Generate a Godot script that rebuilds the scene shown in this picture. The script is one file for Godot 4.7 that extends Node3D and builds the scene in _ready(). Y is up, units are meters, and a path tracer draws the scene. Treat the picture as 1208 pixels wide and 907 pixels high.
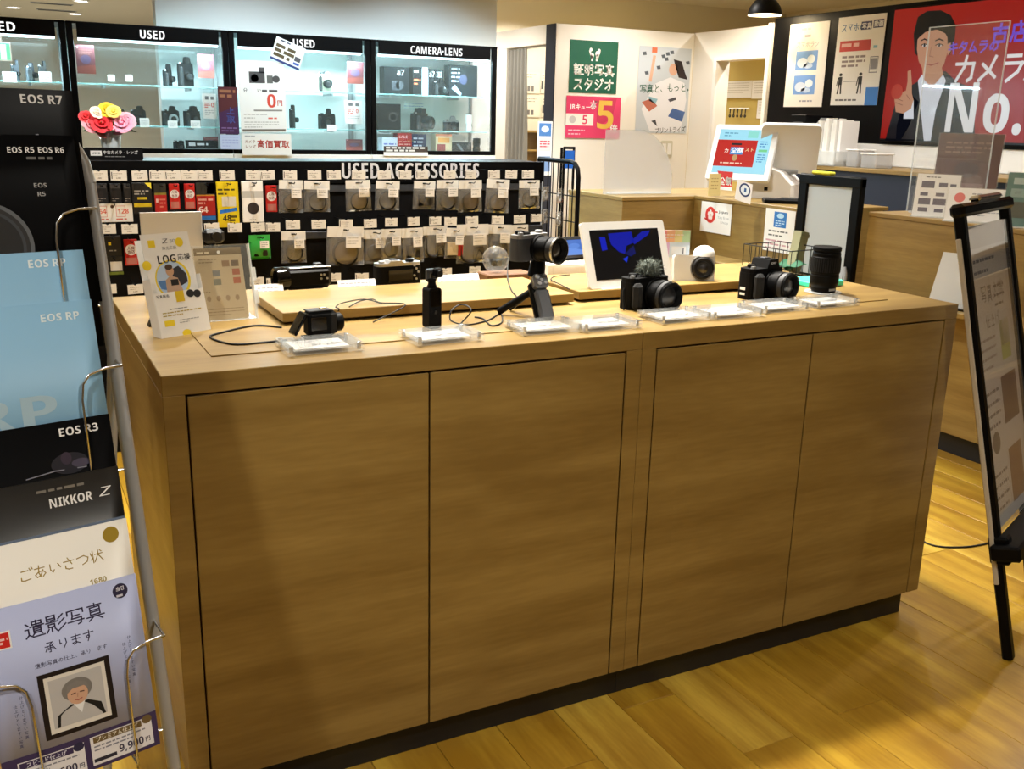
extends Node3D
# A camera shop: an oak demonstration counter, an accessory gondola, lit showcases and a cash desk.

const FOCAL := 1151.9
var view := Transform3D()
var used_names := {}
var M := {}

# ------------------------------------------------------------------ pixels to points
func ray(u: float, v: float) -> Vector3:
	return view.basis * Vector3((u - 604.0) / FOCAL, -(v - 453.5) / FOCAL, -1.0)
func hx(u, v, x) -> Vector3:
	var d := ray(u, v)
	return view.origin + d * ((x - view.origin.x) / d.x)
func hy(u, v, y) -> Vector3:
	var d := ray(u, v)
	return view.origin + d * ((y - view.origin.y) / d.y)
func hz(u, v, z) -> Vector3:
	var d := ray(u, v)
	return view.origin + d * ((z - view.origin.z) / d.z)

# ------------------------------------------------------------------ mesh collector
class MB:
	var st := SurfaceTool.new()
	var xf := Transform3D()
	var count := 0
	func _init():
		st.begin(Mesh.PRIMITIVE_TRIANGLES)
	func flat():
		st.set_smooth_group(-1)
	func smooth(g := 1):
		st.set_smooth_group(g)
	func tri(a: Vector3, b: Vector3, c: Vector3, out: Vector3):
		if (b - a).cross(c - a).dot(out) > 0.0:
			var t := b
			b = c
			c = t
		st.add_vertex(xf * a); st.add_vertex(xf * b); st.add_vertex(xf * c)
		count += 1
	func quad(a: Vector3, b: Vector3, c: Vector3, d: Vector3, out: Vector3):
		tri(a, b, c, out); tri(a, c, d, out)
	# box with chamfered edges; c = centre
	func box(c: Vector3, s: Vector3, bev := 0.0) -> MB:
		flat()
		var h := s * 0.5
		var b: float = min(bev, min(h.x, min(h.y, h.z)) * 0.98)
		if b <= 0.0:
			for ax in 3:
				for sg in [-1.0, 1.0]:
					var n := Vector3.ZERO; n[ax] = sg
					var u := Vector3.ZERO; u[(ax + 1) % 3] = h[(ax + 1) % 3]
					var w := Vector3.ZERO; w[(ax + 2) % 3] = h[(ax + 2) % 3]
					var o := c + n * h[ax]
					quad(o - u - w, o + u - w, o + u + w, o - u + w, n)
			return self
		for ax in 3:
			for sg in [-1.0, 1.0]:
				var n := Vector3.ZERO; n[ax] = sg
				var u := Vector3.ZERO; u[(ax + 1) % 3] = h[(ax + 1) % 3] - b
				var w := Vector3.ZERO; w[(ax + 2) % 3] = h[(ax + 2) % 3] - b
				var o := c + n * h[ax]
				quad(o - u - w, o + u - w, o + u + w, o - u + w, n)
		for ax in 3:
			var a1 := (ax + 1) % 3
			var a2 := (ax + 2) % 3
			for s1 in [-1.0, 1.0]:
				for s2 in [-1.0, 1.0]:
					var p := Vector3.ZERO; p[a1] = s1 * h[a1]; p[a2] = s2 * (h[a2] - b)
					var q := Vector3.ZERO; q[a1] = s1 * (h[a1] - b); q[a2] = s2 * h[a2]
					var e := Vector3.ZERO; e[ax] = h[ax] - b
					var n := Vector3.ZERO; n[a1] = s1; n[a2] = s2
					quad(c + p - e, c + p + e, c + q + e, c + q - e, n)
		for sx in [-1.0, 1.0]:
			for sy in [-1.0, 1.0]:
				for sz in [-1.0, 1.0]:
					var g := Vector3(sx, sy, sz)
					var i := h - Vector3(b, b, b)
					tri(c + Vector3(g.x * h.x, g.y * i.y, g.z * i.z), c + Vector3(g.x * i.x, g.y * h.y, g.z * i.z), c + Vector3(g.x * i.x, g.y * i.y, g.z * h.z), g)
		return self
	# box between two corners
	func span(a: Vector3, b: Vector3, bev := 0.0) -> MB:
		return box((a + b) * 0.5, (b - a).abs(), bev)
	# prism: polygon in XY (any winding, convex or concave), z0..z1
	func prism(poly: PackedVector2Array, z0: float, z1: float) -> MB:
		flat()
		var idx := Geometry2D.triangulate_polygon(poly)
		for k in range(0, idx.size(), 3):
			for zz in [[z0, -1.0], [z1, 1.0]]:
				tri(Vector3(poly[idx[k]].x, poly[idx[k]].y, zz[0]), Vector3(poly[idx[k + 1]].x, poly[idx[k + 1]].y, zz[0]), Vector3(poly[idx[k + 2]].x, poly[idx[k + 2]].y, zz[0]), Vector3(0, 0, zz[1] * signf(z1 - z0)))
		var cw := Geometry2D.is_polygon_clockwise(poly)
		for k in poly.size():
			var a := poly[k]
			var b := poly[(k + 1) % poly.size()]
			var e := b - a
			var n := Vector3(-e.y, e.x, 0) if cw else Vector3(e.y, -e.x, 0)
			if Geometry2D.is_point_in_polygon((a + b) * 0.5 + Vector2(n.x, n.y).normalized() * 1e-5, poly):
				n = -n
			quad(Vector3(a.x, a.y, z0), Vector3(b.x, b.y, z0), Vector3(b.x, b.y, z1), Vector3(a.x, a.y, z1), n)
		return self
	# lathe around local +Y at c; prof = [[radius, y], ...]
	func lathe(prof: Array, n := 20, basis := Basis(), c := Vector3.ZERO, hard := false) -> MB:
		for k in prof.size() - 1:
			if hard: smooth(k + 2)
			else: smooth(2)
			var r0: float = prof[k][0]
			var y0: float = prof[k][1]
			var r1: float = prof[k + 1][0]
			var y1: float = prof[k + 1][1]
			var dr := r1 - r0
			var dy := y1 - y0
			for i in n:
				var a := TAU * i / n
				var b := TAU * (i + 1) / n
				var ca := Vector3(cos(a), 0, sin(a))
				var cb := Vector3(cos(b), 0, sin(b))
				var out := basis * ((ca + cb).normalized() * dy + Vector3(0, -dr, 0))
				var p0 := c + basis * (ca * r0 + Vector3(0, y0, 0))
				var p1 := c + basis * (cb * r0 + Vector3(0, y0, 0))
				var p2 := c + basis * (cb * r1 + Vector3(0, y1, 0))
				var p3 := c + basis * (ca * r1 + Vector3(0, y1, 0))
				if r0 > 1e-7: tri(p0, p1, p2, out)
				if r1 > 1e-7: tri(p0, p2, p3, out)
		return self
	func cyl(p: Vector3, q: Vector3, r0: float, r1 := -1.0, n := 14, bev := 0.0) -> MB:
		if r1 < 0.0: r1 = r0
		var y := (q - p)
		var L := y.length()
		var prof := [[0.0, 0.0], [r0, 0.0], [r1, L], [0.0, L]]
		if bev > 0.0: prof = [[0.0, 0.0], [r0 - bev, 0.0], [r0, bev], [r1, L - bev], [r1 - bev, L], [0.0, L]]
		return lathe(prof, n, frame_y(y), p, true)
	static func frame_y(y: Vector3) -> Basis:
		y = y.normalized()
		var x := y.cross(Vector3(0.13, 0.21, 0.97)).normalized()
		if absf(y.dot(Vector3(0.13, 0.21, 0.97))) > 0.95: x = y.cross(Vector3(1, 0, 0)).normalized()
		return Basis(x, y, x.cross(y))
	func ball(c: Vector3, r: Vector3, n := 14, m := 8) -> MB:
		smooth(3)
		for j in m:
			var t0 := PI * j / m - PI / 2
			var t1 := PI * (j + 1) / m - PI / 2
			for i in n:
				var a := TAU * i / n
				var b := TAU * (i + 1) / n
				var p := []
				for q in [[a, t0], [b, t0], [b, t1], [a, t1]]:
					p.append(Vector3(cos(q[0]) * cos(q[1]), sin(q[1]), sin(q[0]) * cos(q[1])))
				var out: Vector3 = (p[0] + p[1] + p[2] + p[3])
				if j > 0: tri(c + p[0] * r, c + p[1] * r, c + p[2] * r, out)
				if j < m - 1: tri(c + p[0] * r, c + p[2] * r, c + p[3] * r, out)
		return self
	# tube along points
	func tube(pts: Array, r: float, n := 8, closed := false) -> MB:
		smooth(4)
		var m := pts.size()
		var rings := []
		var up := Vector3.ZERO
		for i in m:
			var a: Vector3 = pts[(i - 1 + m) % m] if closed or i > 0 else pts[i]
			var b: Vector3 = pts[(i + 1) % m] if closed or i < m - 1 else pts[i]
			var t := (b - a).normalized()
			if up == Vector3.ZERO:
				up = frame_y(t).x
			up = (up - t * up.dot(t)).normalized()
			var w := t.cross(up)
			var ring := []
			for k in n:
				var an := TAU * k / n
				ring.append((up * cos(an) + w * sin(an)) * r)
			rings.append(ring)
		for i in (m if closed else m - 1):
			var j := (i + 1) % m
			for k in n:
				var l := (k + 1) % n
				quad(pts[i] + rings[i][k], pts[i] + rings[i][l], pts[j] + rings[j][l], pts[j] + rings[j][k], rings[i][k] + rings[i][l])
		if not closed:
			flat()
			for e in [0, m - 1]:
				var t: Vector3 = (pts[0] - pts[1]) if e == 0 else (pts[m - 1] - pts[m - 2])
				for k in range(1, n - 1):
					tri(pts[e] + rings[e][0], pts[e] + rings[e][k], pts[e] + rings[e][k + 1], t)
		return self
	func commit(sm := true) -> ArrayMesh:
		st.generate_normals()
		return st.commit()

static func arc(pts: Array, steps := 8) -> Array:   # a Catmull-Rom curve through the points
	var out := []
	for i in pts.size() - 1:
		var p0: Vector3 = pts[max(i - 1, 0)]
		var p1: Vector3 = pts[i]
		var p2: Vector3 = pts[i + 1]
		var p3: Vector3 = pts[min(i + 2, pts.size() - 1)]
		for k in steps:
			out.append(p1.cubic_interpolate(p2, p0, p3, float(k) / steps))
	out.append(pts[pts.size() - 1])
	return out

static func rrect(w: float, h: float, r: float, n := 4, c := Vector2.ZERO) -> PackedVector2Array:
	var p := PackedVector2Array()
	for k in 4:
		var cx: float = [1, -1, -1, 1][k] * (w / 2 - r)
		var cy: float = [1, 1, -1, -1][k] * (h / 2 - r)
		for i in n + 1:
			var a := PI / 2 * (k + float(i) / n)
			p.append(c + Vector2(cx + cos(a) * r, cy + sin(a) * r))
	return p

# ------------------------------------------------------------------ print on flat things
# x to the side, y downwards from the upper edge, in metres of the sheet; one vertex-coloured mesh
class PRN:
	var v := PackedVector3Array()
	var c := PackedColorArray()
	var w := 1.0
	var h := 1.0
	var lay := 1
	var bend := 0.0       # curl of the sheet, metres of sag per metre squared
	var step := 0.00012
	var glyphs := {}
	var font: Font
	var fontb: Font
	func _init(host, ww: float, hh: float):
		w = ww; h = hh
		glyphs = host.GLYPHS
		font = host.font_plain
		fontb = host.font_bold
	func pt(x: float, y: float) -> Vector3:
		return Vector3(x - w / 2, h - y, lay * step)
	func l(n: int) -> PRN:
		lay = n
		return self
	func tri(a: Vector2, b: Vector2, d: Vector2, col: Color):
		var k := col.srgb_to_linear()
		if (b - a).cross(d - a) < 0.0:
			var t := b
			b = d
			d = t
		for q in [a, b, d]:
			v.append(pt(q.x, q.y)); c.append(k)
	func rect(x: float, y: float, ww: float, hh: float, col: Color) -> PRN:
		var n := 1
		if bend != 0.0: n = 8
		for i in n:
			var x0 := x + ww * i / n
			var x1 := x + ww * (i + 1) / n
			tri(Vector2(x0, y), Vector2(x1, y), Vector2(x1, y + hh), col)
			tri(Vector2(x0, y), Vector2(x1, y + hh), Vector2(x0, y + hh), col)
		return self
	func poly(pts: Array, col: Color) -> PRN:
		var p := PackedVector2Array(pts)
		var idx := Geometry2D.triangulate_polygon(p)
		for k in range(0, idx.size(), 3):
			tri(p[idx[k]], p[idx[k + 1]], p[idx[k + 2]], col)
		return self
	func disc(x: float, y: float, rx: float, ry: float, col: Color, n := 24) -> PRN:
		for i in n:
			tri(Vector2(x, y), Vector2(x + rx * cos(TAU * i / n), y + ry * sin(TAU * i / n)), Vector2(x + rx * cos(TAU * (i + 1) / n), y + ry * sin(TAU * (i + 1) / n)), col)
		return self
	func line(pts: Array, wd: float, col: Color) -> PRN:
		for i in pts.size() - 1:
			var a: Vector2 = pts[i]
			var b: Vector2 = pts[i + 1]
			var e := (b - a)
			if e.length() < 1e-7: continue
			e = e.normalized() * wd / 2
			var n := Vector2(-e.y, e.x)
			tri(a - e + n, b + e + n, b + e - n, col)
			tri(a - e + n, b + e - n, a - e - n, col)
		return self
	func frame(x: float, y: float, ww: float, hh: float, t: float, col: Color) -> PRN:
		rect(x, y, ww, t, col); rect(x, y + hh - t, ww, t, col)
		rect(x, y + t, t, hh - 2 * t, col); rect(x + ww - t, y + t, t, hh - 2 * t, col)
		return self
	# Latin text whose ink is hh high with its upper edge at y and its start at x; ww > 0 fits the width
	func text(s: String, x: float, y: float, hh: float, col: Color, ww := 0.0, bold := true, slant := 0.0, turn := 0.0) -> PRN:
		var tm := TextMesh.new()
		tm.text = s
		tm.font = fontb if bold else font
		tm.font_size = 48
		tm.pixel_size = 0.01
		tm.depth = 0.0
		tm.curve_step = 3.0
		var arr := tm.get_mesh_arrays()
		if arr.size() == 0 or arr[Mesh.ARRAY_VERTEX] == null: return self
		var vs: PackedVector3Array = arr[Mesh.ARRAY_VERTEX]
		if vs.size() == 0: return self
		var ii: PackedInt32Array = arr[Mesh.ARRAY_INDEX] if arr[Mesh.ARRAY_INDEX] != null else PackedInt32Array(range(vs.size()))
		var lo := Vector2(1e9, 1e9)
		var hi := Vector2(-1e9, -1e9)
		for q in vs:
			lo = lo.min(Vector2(q.x, q.y)); hi = hi.max(Vector2(q.x, q.y))
		var k := hh / (hi.y - lo.y)
		var kx := k if ww <= 0.0 else ww / (hi.x - lo.x)
		var ct := cos(turn)
		var sn := sin(turn)
		for j in range(0, ii.size(), 3):
			var p := []
			for m in 3:
				var q := vs[ii[j + m]]
				var a := Vector2((q.x - lo.x) * kx + slant * (q.y - lo.y) * k, (hi.y - q.y) * k)
				p.append(Vector2(x, y) + Vector2(a.x * ct - a.y * sn, a.x * sn + a.y * ct))
			if absf((p[1] - p[0]).cross(p[2] - p[0])) > 1e-12: tri(p[0], p[1], p[2], col)
		return self
	# brush-stroke characters, each in a square of side s
	func jp(str_: String, x: float, y: float, s: float, col: Color, wt := 0.1, gap := 1.08, down := false, turn := 0.0, squeeze := 1.0) -> PRN:
		var o := Vector2.ZERO
		var ct := cos(turn)
		var sn := sin(turn)
		for ch in str_:
			if glyphs.has(ch):
				for stroke in glyphs[ch].split("|"):
					var pts := []
					for q in stroke.split(" "):
						var xy = q.split(",")
						var a := o + Vector2(float(xy[0]) / 20.0 * s * squeeze, float(xy[1]) / 20.0 * s)
						pts.append(Vector2(x, y) + Vector2(a.x * ct - a.y * sn, a.x * sn + a.y * ct))
					line(pts, s * wt, col)
			if down: o.y += s * gap
			else: o.x += s * gap * squeeze
		return self
	# rows of copy too small to read: short dashes
	func lines(x: float, y: float, ww: float, rows: int, pitch: float, th: float, col: Color, sd := 1) -> PRN:
		var r := RandomNumberGenerator.new()
		r.seed = sd
		for k in rows:
			var e := x + ww * (1.0 if k < rows - 1 else r.randf_range(0.45, 0.9))
			var p := x
			while p < e:
				var dl := r.randf_range(0.6, 2.2) * th * 2.0
				rect(p, y + k * pitch, min(dl, e - p), th, col)
				p += dl + th * 0.8
		return self
	func sag(p: Vector3) -> Vector3:
		if bend != 0.0: p.z += bend * (p.x * p.x - w * w / 4.0)
		return p
	func commit() -> ArrayMesh:
		var n := PackedVector3Array()
		var vv := PackedVector3Array()
		for q in v:
			vv.append(sag(q)); n.append(Vector3(0, 0, 1))
		var arr := []
		arr.resize(Mesh.ARRAY_MAX)
		arr[Mesh.ARRAY_VERTEX] = vv
		arr[Mesh.ARRAY_NORMAL] = n
		arr[Mesh.ARRAY_COLOR] = c
		var m := ArrayMesh.new()
		m.add_surface_from_arrays(Mesh.PRIMITIVE_TRIANGLES, arr)
		return m
	# a lit screen: one surface and one glowing material for each colour
	func commit_lit(power: float) -> ArrayMesh:
		var by := {}
		for i in range(0, v.size(), 3):
			var key := c[i].to_html()
			if not by.has(key): by[key] = [c[i], PackedVector3Array()]
			for j in 3: by[key][1].append(sag(v[i + j]))
		var m := ArrayMesh.new()
		for key in by:
			var arr := []
			arr.resize(Mesh.ARRAY_MAX)
			arr[Mesh.ARRAY_VERTEX] = by[key][1]
			var n := PackedVector3Array()
			n.resize(by[key][1].size()); n.fill(Vector3(0, 0, 1))
			arr[Mesh.ARRAY_NORMAL] = n
			m.add_surface_from_arrays(Mesh.PRIMITIVE_TRIANGLES, arr)
			var mt := StandardMaterial3D.new()
			mt.albedo_color = Color(0.02, 0.02, 0.02)
			mt.roughness = 0.25
			mt.emission_enabled = true
			mt.emission = by[key][0].linear_to_srgb()
			mt.emission_energy_multiplier = power
			m.surface_set_material(m.get_surface_count() - 1, mt)
		return m

# ------------------------------------------------------------------ nodes
func numbered(n: String) -> String:
	if not used_names.has(n):
		used_names[n] = 0
		return n
	used_names[n] += 1
	return "%s_%03d" % [n, used_names[n]]
func tag(o: Node, label: String, category: String, group := ""):
	o.set_meta("label", label)
	o.set_meta("category", category)
	if group: o.set_meta("group", group)
	return o
func thing(called: String, label: String, category: String, at := Vector3.ZERO, turn := 0.0, group := "") -> Node3D:
	var o := Node3D.new()
	o.name = numbered(called)
	add_child(o)
	o.position = at
	o.rotation.y = turn
	tag(o, label, category, group)
	return o
func obj(called: String, mb: MB, m: Material, parent: Node) -> MeshInstance3D:
	return put(called, mb.commit(), m, parent)
func put(called: String, mesh: Mesh, m: Material, parent: Node) -> MeshInstance3D:
	var o := MeshInstance3D.new()
	o.name = called if parent != self else numbered(called)
	o.mesh = mesh
	if m: o.material_override = m
	o.cast_shadow = GeometryInstance3D.SHADOW_CASTING_SETTING_ON
	parent.add_child(o, true)
	return o
func struct(called: String, mb: MB, m: Material) -> MeshInstance3D:
	var o := obj(called, mb, m, self)
	o.set_meta("kind", "structure")
	return o
func setting(o: Node, label: String, category: String):
	o.set_meta("label", label)
	o.set_meta("category", category)
	o.set_meta("kind", "structure")
	return o
func copy(o: Node3D, at: Vector3, turn := 0.0, label := "", group := "") -> Node3D:
	var c: Node3D = o.duplicate()
	c.name = numbered(String(o.name).rstrip("0123456789").rstrip("_"))
	add_child(c)
	c.position = at
	c.rotation.y = turn
	if label: c.set_meta("label", label)
	if group: c.set_meta("group", group)
	return c
func mb() -> MB:
	return MB.new()
func prn(w: float, h: float) -> PRN:
	return PRN.new(self, w, h)
# a thin sheet (front at z = 0, foot at y = 0) with its print; z offset and parent given
func sheet(called: String, p: PRN, paper: Material, parent: Node, xf := Transform3D(), thick := 0.0012) -> MeshInstance3D:
	var b := mb()
	if p.bend != 0.0:
		b.smooth(1)
		var n := 10
		for i in n:
			var x0 := -p.w / 2 + p.w * i / n
			var x1 := -p.w / 2 + p.w * (i + 1) / n
			var f := [p.sag(Vector3(x0, 0, 0)), p.sag(Vector3(x1, 0, 0)), p.sag(Vector3(x1, p.h, 0)), p.sag(Vector3(x0, p.h, 0))]
			b.quad(f[0], f[1], f[2], f[3], Vector3(0, 0, 1))
			var d := Vector3(0, 0, -thick)
			b.quad(f[0] + d, f[1] + d, f[2] + d, f[3] + d, Vector3(0, 0, -1))
			b.quad(f[3], f[2], f[2] + d, f[3] + d, Vector3(0, 1, 0))
			b.quad(f[0], f[1], f[1] + d, f[0] + d, Vector3(0, -1, 0))
			if i == n - 1: b.quad(f[1], f[2], f[2] + d, f[1] + d, Vector3(1, 0, 0))
			if i == 0: b.quad(f[0], f[3], f[3] + d, f[0] + d, Vector3(-1, 0, 0))
	else:
		b.box(Vector3(0, p.h / 2, -thick / 2), Vector3(p.w, p.h, thick))
	var o := obj(called, b, paper, parent)
	o.transform = xf
	if p.v.size() > 0: put("print", p.commit(), M.ink, o)
	return o
func look(at: Vector3, turn := 0.0, lean := 0.0, roll := 0.0) -> Transform3D:   # upright plane facing +z, turned about y, leaning back
	return Transform3D(Basis(Vector3.UP, turn) * Basis(Vector3.RIGHT, -lean) * Basis(Vector3.BACK, roll), at)

# ------------------------------------------------------------------ materials
func mat(col: Color, rough := 0.6, metal := 0.0) -> StandardMaterial3D:
	var m := StandardMaterial3D.new()
	m.albedo_color = col
	m.roughness = rough
	m.metallic = metal
	return m
func clear(col: Color, alpha: float, rough := 0.05) -> StandardMaterial3D:
	var m := mat(Color(col.r, col.g, col.b, alpha), rough)
	m.transparency = BaseMaterial3D.TRANSPARENCY_ALPHA
	return m
func glow(col: Color, power: float) -> StandardMaterial3D:
	var m := mat(col, 0.5)
	m.emission_enabled = true
	m.emission = col
	m.emission_energy_multiplier = power
	return m
func grain_image(sd: int, low: Color, high: Color, across: bool, size := 512) -> ImageTexture:
	# stretched seamless noise in three scales: pores, figure, board tone
	var a := FastNoiseLite.new()
	a.seed = sd; a.frequency = 0.03; a.fractal_octaves = 4
	var b := FastNoiseLite.new()
	b.seed = sd + 7; b.frequency = 0.012; b.fractal_octaves = 2
	var ia := a.get_seamless_image(size / 16, size)
	ia.resize(size, size, Image.INTERPOLATE_CUBIC)
	var ib := b.get_seamless_image(size / 4, size)
	ib.resize(size, size, Image.INTERPOLATE_CUBIC)
	var f := FastNoiseLite.new()
	f.seed = sd + 13; f.frequency = 0.2; f.fractal_octaves = 2
	var ic := f.get_seamless_image(size / 8, size)
	ic.resize(size, size, Image.INTERPOLATE_BILINEAR)
	var im := Image.create(size, size, true, Image.FORMAT_RGB8)
	for y in size:
		for x in size:
			var t := ia.get_pixel(x, y).r * 0.45 + ib.get_pixel(x, y).r * 0.35 + ic.get_pixel(x, y).r * 0.2
			t = clampf((t - 0.28) / 0.44, 0.0, 1.0)
			var k := low.lerp(high, t)
			if across: im.set_pixel(y, x, k)
			else: im.set_pixel(x, y, k)
	im.generate_mipmaps()
	return ImageTexture.create_from_image(im)
func wood(tex: Texture2D, tint: Color, rough: float, scale := 0.8) -> StandardMaterial3D:
	var m := mat(tint, rough)
	m.albedo_texture = tex
	m.uv1_triplanar = true
	m.uv1_world_triplanar = true
	m.uv1_scale = Vector3(scale, scale, scale)
	return m

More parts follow.
